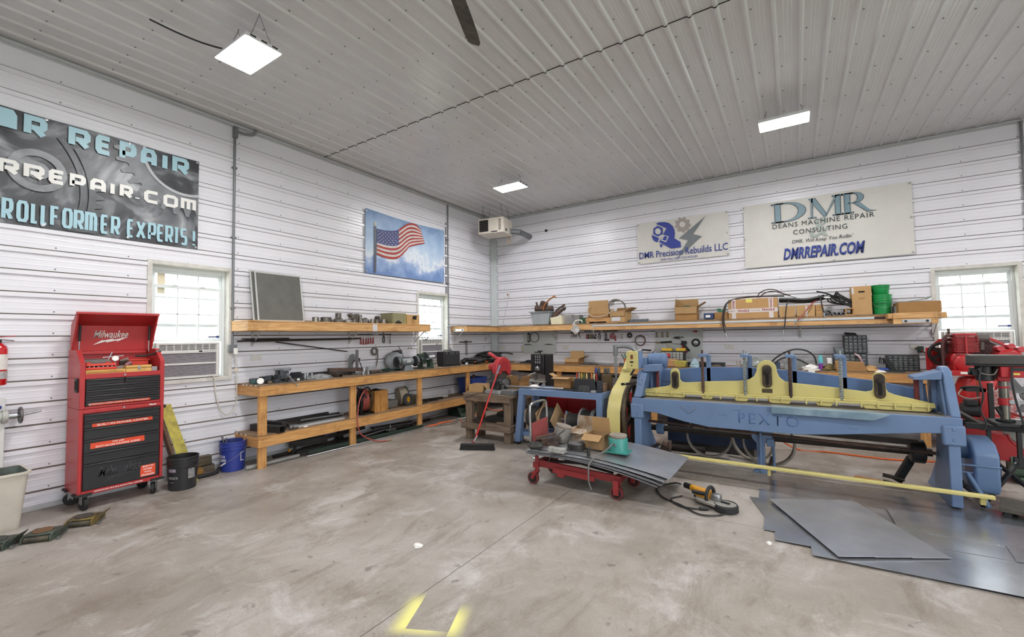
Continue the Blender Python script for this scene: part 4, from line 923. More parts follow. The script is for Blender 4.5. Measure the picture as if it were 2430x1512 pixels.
b=MB(); b.cyl((.03,-3.545,1.82),(.03,-3.545,1.70),.005,n=6); b.cyl((.03,-3.545,1.70),(.03,-3.545,1.61),.008,n=8); tag(b.build('needle_file',m_dsteel),'small file hanging at the right end of the second tool bar','file')
b=MB()
for i in range(5): b.torus((.38+.004*i,-2.97+.01*i,1.755+.004*i),(1,.15*i-.3,.2),.075+.006*(i%3),.003,24,5)
tag(b.build('wire_coil',m_dsteel),'coil of thin wires hanging from the right end of the left shelf','wire coil')
b=MB(); b.bx(0,.03,-1.43,-.98,1.60,1.625); b.cyl((.03,-1.20,1.64),(.03,-1.20,1.59),.03,n=10); b.wb('bar',M('reddish steel bar','5d4740',.6,.3,.3),thing('tool_rack','dark tool rail with two long rods hanging near the corner','tool rail',(.02,-1.2,1.6)),bevel=.003)
for y in(-1.22,-1.18): b=MB(); b.cyl((.035,y,1.60),(.035,y,1.30),.006,n=6); tag(b.build('long_rod',m_dsteel),'left of the two long rods hanging on the rail near the corner' if y<-1.2 else 'right of the two long rods hanging on the rail near the corner','rod')
b=MB(); b.torus((.045,-3.93,1.485),(1,0,0),.062,.020,28,10); b.tube(spline([(.045,-3.866,1.48),(.05,-3.86,1.38),(.05,-3.88,1.27),(.06,-3.93,1.13)],5),.011,8); tag(b.build('rope_coil',M('canvas belt','77716a',.8,0,.2,20)),'small grey coil of belt hanging on the wall with its end hanging down','belt coil')
for y in(-3.06,-2.98): b=MB(); b.cyl((0,y,1.52),(.03,y,1.515),.014,n=10); tag(b.build('pipe_plug',M('brass','a0825a',.4,.6,.2)),'left brass plug on the wall beside the second window' if y<-3 else 'right brass plug on the wall beside the second window','plug')
# ================================================= LEFT WORKBENCH
def item(name,label,cat,b,mat,bevel=0.,group=None,smooth=True,loc=None,rot=None):
    return tag(b.build(name,mat,bevel=bevel,smooth=smooth,loc=loc,rot=rot),label,cat,group)
m_bpine=wood('bench pine','d9a668','b27d44',1,4); m_bpinex=wood('bench pine long','d9a668','b27d44',0,4); m_bpinez=wood('bench pine upright','d9a668','b27d44',2,4)
HB=1.112
t=thing('workbench','long pine workbench with a lower shelf along the left wall','workbench',(0,-3.1,0))
b=MB(); b.bx(.598,.636,-6.315,-.60,.962,1.097); b.wb('front_board',m_bpine,t,bevel=.002)
b=MB(); b.bx(.01,.598,-6.315,-6.277,.962,1.097); b.wb('end_board',m_bpinex,t,bevel=.002)
b=MB(); b.bx(.005,.64,-6.32,-.005,1.097,HB); b.wb('worktop',m_ply,t)
for x in(.20,.29,.41,.53): b=MB(); b.bx(x,x+.03,-6.322,-6.32,1.095,1.111); b.wb('white_tab',m_white,t)
b=MB(); b.bx(.602,.638,-6.33,-.02,.288,.425); b.wb('shelf_board',m_bpine,t,bevel=.002)
b=MB(); b.bx(.01,.602,-6.33,-6.292,.288,.425); b.wb('shelf_end_board',m_bpinex,t,bevel=.002)
b=MB(); b.bx(.005,.60,-6.33,-.005,.425,.438); b.wb('lower_shelf',m_ply,t)
for x in(.06,.18,.30): b=MB(); b.bx(x,x+.035,-6.332,-6.33,.422,.437); b.wb('white_tab',m_white,t)
for y in(-6.305,-4.87,-3.37,-1.90): b=MB(); b.bx(.560,.597,y,y+.112,0,1.0); b.wb('leg',m_bpinez,t,bevel=.002)
# ---- bench vise
m_cast=M('grey cast iron','5d6266',.5,.3,.25,9); m_castd=M('dark cast iron','3d4043',.55,.3,.25,9)
t=thing('bench_vise','grey bench vise with a long handle near the left end of the left bench','vise',(.45,-5.92,HB))
b=MB(); b.lathe([(.085,0),(.085,.012),(.06,.03),(.05,.06)],20,(0,0,0)); b.build('base',m_castd,t)
b=MB(); b.bx(-.12,.10,-.045,.045,.05,.11); b.bx(-.07,.0,-.055,.055,.10,.165); b.bx(-.12,-.05,-.03,.03,.11,.14); b.build('fixed_jaw',m_cast,t,bevel=.008)
b=MB(); b.bx(.06,.17,-.03,.03,.06,.11); b.bx(.05,.10,-.055,.055,.09,.165); b.build('moving_jaw',m_cast,t,bevel=.008)
b=MB(); b.box((.06,0,.178),(.16,.085,.03)); b.cyl((.03,-.12,.185),(.03,.12,.185),.02,n=12); b.build('anvil_bar',M('light grey iron','8c9093',.45,.4,.2),t,bevel=.004)
b=MB(); b.cyl((.17,0,.085),(.23,0,.085),.016,n=12); b.build('screw',m_steel,t)
b=MB(); b.cyl((.225,-.04,.12),(.225,.10,-.04),.008,n=8); b.sph((.225,.10,-.04),.013); b.sph((.225,-.04,.12),.013); b.build('handle',m_zinc,t)
t=thing('round_gauge','round white gauge lying on edge at the left end of the left bench','gauge',(.50,-6.235,HB+.045))
b=MB(); b.lathe([(.045,-.02),(.048,0),(.045,.008)],24,(0,0,0),(.8,-.5,.3)); b.build('gauge_body',m_grey,t)
b=MB(); b.lathe([(.040,.008),(.040,.010)],24,(0,0,0),(.8,-.5,.3)); b.build('gauge_face',m_white,t)
for i,(p,sz,c,lb) in enumerate([((.35,-6.24,.03),(.12,.07,.06),'4f6f6d','teal grey fitting at the very end of the left bench'),((.22,-6.18,.035),(.10,.10,.07),'5c6468','grey casting behind the round gauge on the left bench'),((.42,-6.12,.03),(.10,.05,.06),'3b3d40','dark clamp block beside the round gauge'),((.53,-6.13,.02),(.05,.10,.04),'6b5a4a','brown strap clip in front of the dark clamp block'),((.50,-6.02,.025),(.07,.08,.05),'55595f','small grey block left of the vise'),((.55,-5.83,.02),(.05,.07,.04),'76797d','small plug block right of the vise base'),((.30,-6.02,.05),(.10,.08,.10),'4c5156','dark bracket behind the vise on the left bench'),((.25,-5.78,.04),(.12,.14,.08),'50555a','dark block between the vise and the finned block')]):
    b=MB(); b.box((0,0,0),sz); b.jitter(.007); item('scrap_part',lb,'metal part',b,M('scrap '+c,c,.5,.4,.3,10),.006,None,True,(p[0],p[1],HB+p[2]),(0,0,i*.4))
t=thing('heat_sink','black finned block on a square tray on the left bench right of the vise','heat sink',(.45,-5.70,HB))
b=MB(); b.bx(-.06,.06,-.085,.085,0,.045); b.build('base_tray',M('dark tray','35373a',.5,.2,.2),t,bevel=.003)
for i in range(9): b=MB(); b.bx(-.05,.04,-.062+i*.0145,-.056+i*.0145,.045,.125); b.build('fin',m_castd,t)
b=MB(); b.bx(.061,.0625,-.02,.02,.01,.038); b.build('white_sticker',m_white,t)
def heap(name,label,cat,c,rx,ry,h,mat,seed=1,n=22,m=10,amp=.35):
    """crumpled soft shape resting on a surface"""
    rnd=random.Random(seed); b=MB(); vs=[]
    for i in range(m+1):
        f=i/m; r=math.cos(f*PI/2)**.55
        for j in range(n):
            a=2*PI*j/n; k=1+amp*(rnd.random()-.5)*(1 if i>0 else .6); vs.append((c[0]+rx*r*k*math.cos(a),c[1]+ry*r*k*math.sin(a),c[2]+h*f*(1+.3*amp*(rnd.random()-.5))))
    b.add(vs,[(i*n+j,i*n+(j+1)%n,(i+1)*n+(j+1)%n,(i+1)*n+j) for i in range(m) for j in range(n)]+[tuple(range(n-1,-1,-1))])
    return item(name,label,cat,b,mat)
m_bag=M('clear plastic bag','b9bcbd',.18,0,.35,25,alpha=.75,bump=.4,bscale=50)
for i,(x,y,r_) in enumerate(((.35,-5.50,.035),(.30,-5.43,.04),(.42,-5.43,.03),(.28,-5.55,.03))):
    b=MB(); b.lathe([(r_,0),(r_,.05),(r_*.7,.055),(r_*.7,.09)],16,(x,y,HB)); item('steel_bush',['tall pale bush in the cluster behind the plastic bag','widest pale bush in the cluster behind the plastic bag','small pale bush at the front of the cluster behind the bag','small bush at the back of the cluster behind the plastic bag'][i],'bush',b,m_zinc,0,'steel bushes on the left bench')
heap('plastic_bag','crumpled clear plastic bag of parts on the left bench right of the finned block','bag',(.45,-5.33,HB),.11,.20,.075,m_bag,3)
b=MB(); b.prism([(.10,HB),(.17,HB),(.17,HB+.008),(.108,HB+.008),(.108,HB+.075),(.10,HB+.075)],-6.05,-4.6,'y'); item('angle_iron','long dark angle iron lying along the back of the left bench','angle iron',b,m_dsteel)
def sqtube(name,label,p0,p1,w,h,mat,wall=.005):
    p0,p1=Vector(p0),Vector(p1); x,y=frame(p0,p1-p0); b=MB()
    q=[(-w/2,-h/2),(w/2,-h/2),(w/2,h/2),(-w/2,h/2)]; qi=[(u*(1-2*wall/w),v*(1-2*wall/h)) for u,v in q]
    vs=[p+x*u+y*v for p in(p0,p1) for u,v in q]+[p+x*u+y*v for p in(p0,p1) for u,v in qi]
    fs=[(i,(i+1)%4,4+(i+1)%4,4+i) for i in range(4)]+[(8+i,12+i,12+(i+1)%4,8+(i+1)%4) for i in range(4)]
    for k in(0,4): fs+=[(k+i,8+k+i,8+k+(i+1)%4,k+(i+1)%4) for i in range(4)]
    b.add(vs,fs); return item(name,label,'steel tube',b,mat)
sqtube('square_tube','short square steel tube with an open end on the left bench',(.22,-5.0,HB+.03),(.57,-5.03,HB+.03),.055,.055,M('brown scale steel','6a5d52',.55,.6,.3,9))
b=MB(); T_=HB+.115; b.hexa([(.20,-5.02,T_-.05),(.26,-5.02,T_-.05),(.42,-4.50,T_-.06),(.36,-4.50,T_-.06)],[(.20,-5.02,T_+.02),(.26,-5.02,T_+.02),(.42,-4.50,T_-.0),(.36,-4.50,T_-.0)]); item('steel_channel','rusty brown steel channel lying across the left bench in front of the press','channel',b,m_rust,.003)
b=MB(); b.bx(.16,.30,-5.06,-4.55,HB,HB+.05); item('steel_bar','flat dark bar under the rusty channel on the left bench','bar',b,m_dsteel,.002)
b=MB(); b.bx(.12,.40,-5.12,-5.07,HB,HB+.045); item('dark_block','long low dark block left of the open square tube','block',b,M('blackened wood','3c3a36',.8,0,.2),.002)
t=thing('arbor_press','grey arbor press with a vertical ram on the left bench under the hanging rod','arbor press',(.30,-4.60,HB))
b=MB(); b.prism([(-.10,0),(.16,0),(.16,.02),(.0,.03),(-.02,.06),(-.02,.17),(.0,.21),(.05,.22),(.09,.21),(.09,.30),(.06,.34),(.0,.35),(-.06,.33),(-.09,.28),(-.10,.2)],-.022,.022,'y'); b.build('frame',M('press grey','7d8082',.5,.2,.2,8),t,bevel=.004)
b=MB(); b.bx(.09,.125,-.018,.018,.12,.42); b.build('ram',m_steel,t,bevel=.002)
b=MB(); b.cyl((.06,-.06,.25),(.06,.06,.25),.022,n=12); b.build('pinion',m_steel,t)
b=MB(); b.cyl((.06,.06,.28),(.16,.065,.10),.008,n=8); b.cyl((.10,.062,.27),(.04,.062,.22),.014,n=8); b.build('handle',m_dsteel,t)
b=MB(); b.bx(-.021,.03,-.0235,-.022,.05,.10); b.build('warning_label',M('small label','d9cdbd',.6,0,.2,60),t)
for i,(x,y,r_,h,lb) in enumerate([(.52,-4.56,.035,.05,'stubby steel cylinder in front of the arbor press'),(.53,-4.47,.03,.06,'second stubby cylinder in front of the arbor press'),(.18,-4.28,.035,.09,'upright tin standing behind the press on the left bench')]):
    b=MB(); b.lathe([(r_,0),(r_,h*.8),(r_*.8,h)],16,(x,y,HB)); item('steel_plug',lb,'cylinder',b,m_steel if i<2 else m_zinc)
b=MB(); b.bx(.14,.20,-4.20,-4.02,HB,HB+.11); item('parts_pack','small clear pack of parts standing against the wall behind the press','pack',b,m_bag,.004)
b=MB(); b.cyl((.40,-4.32,HB+.026),(.36,-4.10,HB+.026),.026,n=14); item('round_bar','dark round bar end lying near the front of the left bench','bar',b,m_rust)
b=MB(); b.cyl((.50,-4.40,HB+.012),(.48,-4.05,HB+.012),.012,n=10); b.box((.47,-4.0,HB+.02),(.05,.05,.04)); item('socket_wrench','small black socket wrench lying at the front edge of the left bench','wrench',b,m_dsteel)
b=MB(); b.tube(spline([(.2,-3.95,HB+.02),(.3,-3.85,HB+.05),(.25,-3.7,HB+.02),(.4,-3.68,HB+.04),(.3,-3.55,HB+.02)],6),.012,8); b.bx(.22,.36,-3.9,-3.75,HB,HB+.03); item('green_strap','dark green strap with a ratchet lying left of the bench grinder','strap',b,M('dark green','24483c',.6,0,.2),.002)
# ---- abrasive cut saw guard behind the grinder
t=thing('disc_sander','large round disc sander with a stubby motor standing behind the grinder','sander',(.20,-3.60,HB))
b=MB(); b.lathe([(.165,-.035),(.17,-.02),(.17,.02),(.15,.035),(.02,.035)],30,(0,.0,.18),(.75,-.5,.12)); b.build('disc_guard',M('grey guard','85878a',.45,.3,.2,6),t)
b=MB(); b.cyl((-.06,.02,.32),(.03,.12,.34),.045,n=16); b.cyl((.03,.12,.34),(.06,.15,.345),.035,n=14); b.build('motor_end',m_castd,t)
b=MB(); b.bx(-.1,.12,-.1,.1,0,.03); b.build('base',m_castd,t,bevel=.004)
b=MB(); b.box((.11,-.055,.15),(.004,.04,.09),(0,0,-.6)); b.build('red_label',m_orange,t)
# ---- bench grinder
t=thing('bench_grinder','grey bench grinder with two guarded wheels on the left bench','grinder',(.46,-3.52,HB),R(-12))
b=MB(); b.lathe([(.05,-.13),(.068,-.11),(.072,-.03),(.072,.03),(.068,.11),(.05,.13)],24,(0,0,.165),(0,1,0)); b.build('motor',M('grinder grey','7c8285',.45,.2,.15,8),t)
b=MB(); b.hexa([(-.09,-.11,0),(.09,-.11,0),(.09,.11,0),(-.09,.11,0)],[(-.045,-.06,.10),(.045,-.06,.10),(.045,.06,.10),(-.045,.06,.10)]); b.build('pedestal',M('grinder base','696e72',.5,.2,.2),t,bevel=.006)
for s_ in(-1,1):
    y=s_*.20; b=MB(); b.lathe([(.085,-.03),(.10,-.03),(.10,.03),(.085,.03)],26,(0,y,.165),(0,1,0)); b.cyl((0,y-.031,.165),(0,y-.028,.165),.085,n=26); b.cyl((0,y+.028,.165),(0,y+.031,.165),.085,n=26); b.build('wheel_guard',m_blk if s_<0 else m_castd,t,bevel=.003)
    b=MB(); b.lathe([(.093,-.014),(.093,.014)],26,(.018,y,.165),(0,1,0)); b.build('grinding_wheel',M('abrasive wheel','74787b',.85,0,.2,20),t)
    b=MB(); b.cyl((0,y+s_*.03,.165),(0,y+s_*.055,.165),.03,n=14); b.build('end_cap',m_blk,t)
    b=MB(); b.bx(.095,.15,y-.03,y+.03,.145,.155); b.build('tool_rest',m_dsteel,t)
b=MB(); b.tube(spline([(-.05,-.05,.23),(-.15,.0,.30),(-.28,.02,.40),(-.36,.03,.46)],6),.006,6); b.build('cord',m_blk,t)
b=MB(); b.bx(.072,.074,-.04,.05,.15,.21); b.build('name_label',M('pale label','b9bdbf',.5),t)
# ---- belt and disc sander, green
m_gr=M('machine green','3a4b3e',.5,.1,.2,7)
t=thing('belt_sander','dark green belt and disc sander beside the window on the left bench','sander',(.38,-3.0,HB))
b=MB(); b.bx(-.15,.15,-.14,.15,0,.025); b.bx(-.06,.08,-.10,-.02,.025,.16); b.build('base',m_gr,t,bevel=.004)
b=MB(); b.lathe([(.075,-.06),(.085,-.04),(.085,.06),(.07,.08)],20,(0,-.05,.16),(0,1,0)); b.build('motor',M('black green','2b3530',.5,.2,.2),t)
b=MB(); b.prism([(-.115,0)]+arc((0,0),.115,180,0,14)+[(.115,0)],.03,.055,'y'); b.v=[(x,y,z+.21) for x,y,z in b.v]; b.build('disc',M('disc grey','55595c',.5,.3,.2),t,bevel=.003)
b=MB(); b.bx(.0,.20,.03,.12,.185,.20); b.build('table',M('grey table','7b7f82',.5,.4,.2),t,bevel=.002)
b=MB(); b.box((-.02,-.05,.26),(.07,.17,.07)); b.build('belt_arm',m_gr,t,bevel=.012)
b=MB(); b.hexa([(.05,.04,.025),(.15,.04,.025),(.15,.14,.025),(.05,.14,.025)],[(.03,.06,.17),(.13,.06,.185),(.13,.13,.185),(.03,.13,.17)]); b.build('dust_port',m_gr,t,bevel=.005)
b=MB(); b.bx(.151,.153,-.10,-.04,.005,.02) if False else b.bx(.081,.083,-.09,-.03,.04,.09); b.build('maker_plate',M('red white plate','b9a5a0',.5,0,.4,50),t)
b=MB(); b.cyl((.10,.06,.23),(.16,.16,.235),.022,n=12); b.build('mitre_handle',M('white plastic end','d5d5d5',.5),t)
# ---- guitar amplifier used as a shop radio
t=thing('amplifier','black box amplifier with two knobs on top standing by the second window','speaker',(.34,-2.20,HB),R(-4))
b=MB(); b.bx(-.11,.11,-.245,.245,0,.315); b.build('cabinet',M('black vinyl','262628',.65,0,.2,30,bump=.2,bscale=200),t,bevel=.018)
b=MB(); b.bx(.110,.116,-.205,.205,.03,.235); b.build('grille_cloth',M('black grille','303033',.9,0,.25,120),t,bevel=.003)
b=MB(); b.hexa([(.102,-.19,.245),(.112,-.19,.245),(.112,.19,.245),(.102,.19,.245)],[(.07,-.19,.312),(.114,-.19,.30),(.114,.19,.30),(.07,.19,.312)]); b.build('control_panel',M('panel grey','4a4b4e',.5,0,.1),t)
for y in(-.10,.10): b=MB(); b.lathe([(.022,0),(.018,.012)],14,(.113,y,.278),(1,0,0)); b.build('knob',m_blk,t)
b=MB(); b.tube([(-.02,-.12,.315),(-.02,-.11,.335),(-.02,.11,.335),(-.02,.12,.315)],.009,8); b.build('handle',m_blk,t)
for s_ in(-1,1):
    b=MB(); b.bx(.09,.118,s_*.245-.012,s_*.245+.012,0,.04); b.build('corner_guard',m_blk,t,bevel=.006)
b=MB(); b.tube(spline([(.25,-2.75,HB+.01),(.2,-2.62,HB+.03),(.3,-2.5,HB+.02),(.16,-2.44,HB+.06),(.12,-2.42,HB+.12)],6),.006,6); b.tube(spline([(.3,-2.72,HB+.01),(.35,-2.58,HB+.015),(.25,-2.48,HB+.08)],6),.006,6); item('cord','pale cords trailing between the belt sander and the amplifier','cord',b,M('pale cord','b7aea2',.6))
# ---- cable heaps in the bench corner
def coil(name,label,c,R0,n,r_,mat,seed,tilt=.25,flat=.6,cat='cable'):
    rnd=random.Random(seed); b=MB()
    for i in range(n):
        k=R0*(.55+.5*rnd.random()); cx,cy=c[0]+rnd.uniform(-.3,.3)*R0,c[1]+rnd.uniform(-.3,.3)*R0; ph=rnd.random()*6; z=c[2]+r_+i*r_*flat
        pts=[(cx+k*math.cos(a+ph)*(1+.08*math.sin(3*a+i)),cy+k*math.sin(a+ph)*.8,z+tilt*k*(.5+.5*math.sin(a*2+i))*.4) for a in[2*PI*q/26 for q in range(26)]]
        b.tube(pts,r_,6,True)
    return item(name,label,cat,b,mat)
m_cab=M('black cable','2c2b2b',.5,0,.25,10)
coil('welding_cable','low tangle of black cables with orange bits right of the amplifier',(.42,-1.45,HB),.26,11,.016,m_cab,4)
coil('welding_cable','higher heap of thick black cable in the bench corner by the post',(.42,-.72,HB),.34,16,.019,m_cab,9,.5)
b=MB(); b.tube(spline([(.50,-.55,HB+.20),(.62,-.45,HB+.22),(.74,-.38,HB+.20),(.80,-.34,HB+.19)],5),.02,8); item('cable_end','thick black cable end sticking out of the corner heap','cable',b,m_cab)
for i,(p,q) in enumerate((((.60,-1.62,HB+.05),(.58,-1.48,HB+.07)),((.62,-1.25,HB+.03),(.55,-1.05,HB+.035)))):
    b=MB(); b.cyl(p,q,.014,n=8); item('cable_plug',['short orange sleeve in the low cable tangle','long orange sleeve at the front of the cable tangle'][i],'plug',b,M('orange sleeve','d8672a',.5))
for i in range(2):
    b=MB(); b.lathe([(.03,0),(.03,.03),(.018,.04),(.018,.06)],12,(.50-.05*i,-1.80+.09*i,HB+.02),(.7,-.7,.1)); item('clamp_end',['left bright cable lug in front of the amplifier tangle','right bright cable lug in front of the amplifier tangle'][i],'lug',b,m_zinc)
# ------------------------------------------------ ON THE LOWER SHELF
H2=.438
sqtube('square_tube','big square steel tube with an open end lying across the lower shelf end',(.10,-6.13,H2+.045),(.66,-6.02,H2+.045),.09,.088,m_dsteel,.007)
b=MB(); b.hexa([(.08,-6.02,H2),(.50,-5.93,H2),(.50,-5.86,H2),(.08,-5.94,H2)],[(.08,-6.02,H2+.11),(.50,-5.93,H2+.11),(.50,-5.86,H2+.11),(.08,-5.94,H2+.11)]); item('steel_block','dark stepped block behind the big square tube on the lower shelf','block',b,m_dsteel,.004)
t=thing('sledge_hammer','hammer with a grey head lying beside the square tube on the lower shelf','hammer',(.5,-5.83,H2))
b=MB(); b.cyl((.26,-5.72,H2+.035),(.62,-5.84,H2+.04),.015,n=10); b.wb('handle',m_dsteel,t)
b=MB(); b.cyl((.575,-5.87,H2+.04),(.60,-5.76,H2+.04),.034,n=10); b.wb('head',m_steel,t)
for i,(x0,y0,x1,y1,w,h,mt,lb,z) in enumerate([(.05,-5.9,.05,-4.9,.05,.07,m_dsteel,'tall dark channel at the wall side of the lower shelf',0),(.12,-6.0,.14,-4.75,.03,.05,m_dsteel,'long dark bar next to the channel on the lower shelf',0),(.20,-5.75,.22,-4.85,.03,.03,m_rust,'rusty flat bar in the middle of the lower shelf',0),(.28,-5.80,.26,-4.80,.035,.025,m_dsteel,'dark strip in the middle of the lower shelf',0),(.35,-5.7,.36,-4.75,.03,.02,m_rust,'thin brown strip on the lower shelf',0),(.50,-5.72,.50,-4.92,.05,.022,M('bright aluminium bar','d5d7d8',.35,.4,.05),'bright aluminium bar along the front of the lower shelf',0),(.43,-5.80,.42,-4.8,.028,.028,m_alu,'second bright bar behind the front one on the lower shelf',0),(.24,-5.5,.33,-4.8,.022,.022,m_zinc,'thin zinc rod across the bars on the lower shelf',.034)]):
    b=MB(); b.bar((x0,y0,H2+z+h/2),(x1,y1,H2+z+h/2),w,h); item('metal_bar',lb,'metal bar',b,mt,.001,'metal stock on the lower shelf')
heap('paper_scrap','white crumpled paper scrap on the edge of the lower shelf','paper',(.57,-5.62,H2),.02,.035,.02,m_white,5,10,5)
# ---- hose reel and crate
m_hose=M('red air hose','9c4a42',.45,0,.15,10)
t=thing('hose_reel','air hose reel with a red hose and black arms on the lower shelf','hose reel',(.38,-4.46,H2))
AX=(.35,1,0)
b=MB()
for s_ in(-1,1):
    c=Vector((0,0,.235))+Vector(AX).normalized()*s_*.085; b.torus(c,AX,.205,.012,32,8)
    x_,y_=frame(c,AX)
    for k in range(3):
        a=k*2*PI/3+.5; d=x_*math.cos(a)+y_*math.sin(a); b.bar(c,c+d*.205,.03,.006)
b.build('reel_side',m_blk,t)
b=MB()
for k in range(5): b.torus(Vector((0,0,.235))+Vector(AX).normalized()*(-.05+k*.025),AX,.155,.0135,32,8)
for k in range(4): b.torus(Vector((0,0,.235))+Vector(AX).normalized()*(-.04+k*.025),AX,.178,.0135,32,8)
b.build('wound_hose',m_hose,t)
b=MB(); b.cyl(Vector((0,0,.235))-Vector(AX)*.07,Vector((0,0,.235))+Vector(AX)*.07,.13,n=24); b.build('drum',m_blk,t)
b=MB(); 
for d in(-.06,.06): b.bar((.05+d,-.12,.0),(.12+d*.6,-.11,.43),.03,.012)
b.bar((.05,-.12,.43),(.22,-.10,.30),.04,.012); b.build('guide_arm',m_blk,t,bevel=.002)
b=MB(); b.bx(-.12,.16,-.13,.12,0,.008); b.build('base_plate',m_dsteel,t)
b=MB(); b.tube(spline([(.05,.02,.42),(.20,-.12,.42),(.31,-.30,.30),(.33,-.36,.08),(.33,-.36,-.08),(.33,-.30,-.25),(.35,-.15,-.36),(.42,-.02,-.415),(.47,.10,-.425)],7),.0115,8); b.build('loose_hose',m_hose,t)
b=MB(); b.cyl((.47,.10,-.425),(.50,.19,-.425),.012,n=10); b.build('coupling',M('brass','a0825a',.4,.6,.2),t)
b=MB(); b.torus((.02,-.02,.42),(1,.3,0),.06,.004,14,6,0,PI); b.build('wire_loop',m_blk,t)
m_oak=wood('crate wood','c8924f','9b672d',2,4)
t=thing('wooden_crate','upright light wooden crate full of dark offcuts on the lower shelf','crate',(.36,-4.17,H2))
b=MB(); w=.135
for q in((-.14,.14,-w,-w+.02),(-.14,.14,w-.02,w)): b.bx(*q,0,.37)
b.bx(-.14,-.12,-w,w,0,.37); b.bx(.12,.14,-w,w,0,.37); b.bx(-.13,.13,-w,w,0,.02); b.build('crate_body',m_oak,t,bevel=.002)
b=MB(); b.bx(-.15,.15,-w-.012,-w,.31,.36); b.bx(.14,.152,-w-.012,w+.012,.31,.36); b.bx(.14,.152,-.0,w+.012,0,.31); b.build('batten',m_oak,t,bevel=.002)
heap('offcuts','dark offcuts heaped in the top of the wooden crate','scrap',(.36,-4.17,H2+.33),.10,.10,.07,m_dsteel,12,14,5)
# ---- pneumatic wheel leaning on a wound spool
m_tyre=M('grey rubber tyre','46484d',.75,0,.15,12)
t=thing('wheel','small tyre with a yellow hub leaning on a spool on the lower shelf','wheel',(.40,-3.44,H2+.115),R(12))
b=MB(); b.lathe([(.055,-.022),(.075,-.032),(.105,-.03),(.115,-.012),(.115,.012),(.105,.03),(.075,.032),(.055,.022)],32,(0,0,0),(1,0,.12),caps=False); b.build('tyre',m_tyre,t)
b=MB(); b.lathe([(.058,-.015),(.058,.012),(.045,.018),(.02,.014),(.02,.024)],28,(0,0,0),(1,0,.12)); b.build('hub',M('yellow hub','d9a425',.4,0,.1),t)
b=MB(); b.lathe([(.008,.020),(.008,.028)],10,(0,0,0),(1,0,.12)); b.build('axle_hole',m_dark,t)
t=thing('wire_spool','pale wound spool with a green rim behind the yellow hubbed wheel','spool',(.20,-3.40,H2+.17))
b=MB(); b.lathe([(.15,-.08),(.165,-.05),(.165,.05),(.15,.08),(.05,.08)],28,(0,0,0),(.4,1,.1)); b.build('winding',M('pale twine','b9ae98',.8,0,.3,30),t)
b=MB(); b.torus((.02,.075,.01),(.4,1,.1),.155,.012,28,8); b.build('rim',M('green rim','2c5742',.5),t)
b=MB(); b.bx(.04,.30,-3.95,-3.60,H2,H2+.13); item('concrete_block','low grey block left of the spool on the lower shelf','block',b,M('grey block','807c76',.9,0,.25,9),.005)
b=MB(); b.bx(.10,.40,-3.22,-3.05,H2,H2+.16); item('stone_block','rough tan block behind the bench leg on the lower shelf','block',b,M('tan block','a59a87',.9,0,.25,9),.008)
b=MB(); b.cyl((.24,-3.0,H2+.022),(.36,-2.42,H2+.022),.022,n=12); item('rubber_tube','thick black tube lying on the right part of the lower shelf','tube',b,m_rub)
b=MB(); b.cyl((.14,-2.9,H2+.03),(.30,-2.20,H2+.03),.03,n=14); item('white_tube','white plastic tube behind the black one on the lower shelf','tube',b,M('white tube','d5d3cf',.5))
b=MB(); b.tube([(.50,-3.14,H2+.01),(.42,-2.95,H2+.012),(.45,-2.7,H2+.01),(.36,-2.55,H2+.02)],.011,8); b.cyl((.50,-3.02,H2+.02),(.46,-2.96,H2+.02),.02,n=10); item('pry_bar','bent bar lying in front of the black tube on the lower shelf','bar',b,m_dsteel)
b=MB()
rim=[];bt=[]
for x,y in arc((.16,.24),.04,0,90,4)+arc((-.16,.24),.04,90,180,4)+arc((-.16,-.24),.04,180,270,4)+arc((.16,-.24),.04,270,360,4): rim.append((x*1.12,y*1.12,.36)); bt.append((x*.85,y*.85,0))
n=len(rim); 
inr=[(x*.97,y*.97,z) for x,y,z in rim]; inb=[(x*.97,y*.97,.01) for x,y,z in bt]
b.add(bt+rim+inr+inb,[(k*n+i,k*n+(i+1)%n,(k+1)*n+(i+1)%n,(k+1)*n+i) for k in range(3) for i in range(n)]+[tuple(range(n)),tuple(3*n+i for i in range(n))])
t=thing('storage_tub','blue plastic tub on the lower shelf in the bench corner behind the brown box','tub',(.33,-1.36,H2)); b.build('tub_body',M('blue tub','2f4a96',.45,0,.12,5),t)
b=MB(); b.cyl((.02,-.05,.2),(.03,.02,.42),.03,n=10); b.build('loose_handle',m_rust,t)
# ------------------------------------------------ STOCK ON THE FLOOR UNDER THE BENCH
m_green=M('dark green paint','33473c',.6,.1,.25,8)
ST=[(.50,-6.42,.50,-5.68,.03,M('zinc pipe','a9a9a6',.45,.5,.2),'thick pale pipe sticking out beyond the first bench leg'),(.42,-6.3,.42,-4.9,.02,m_dsteel,'dark pipe behind the thick pale one on the floor'),(.60,-5.62,.66,-3.2,.011,m_alu,'bright thin pipe at the front of the stock on the floor'),(.30,-5.6,.36,-3.3,.02,m_dsteel,'dark pipe in the middle of the stock on the floor'),(.22,-5.9,.26,-3.6,.025,m_dsteel,'thick dark pipe at the back of the stock on the floor'),(.14,-5.4,.16,-2.6,.022,m_rust,'rusty pipe near the wall under the bench'),(.46,-4.5,.30,-2.5,.013,m_alu,'bright rod lying askew on the stock under the bench'),(.70,-2.35,.85,-1.75,.022,M('zinc pipe','a9a9a6',.45,.5,.2),'short grey pipe right of the third bench leg')]
for x0,y0,x1,y1,r_,mt,lb in ST:
    zz=r_ if lb[0]!='b' or 'askew' not in lb else .075
    b=MB(); b.cyl((x0,y0,zz),(x1,y1,zz+(.04 if 'askew' in lb else 0)),r_,n=10); item('pipe',lb,'pipe',b,mt,0,'pipes on the floor under the bench')
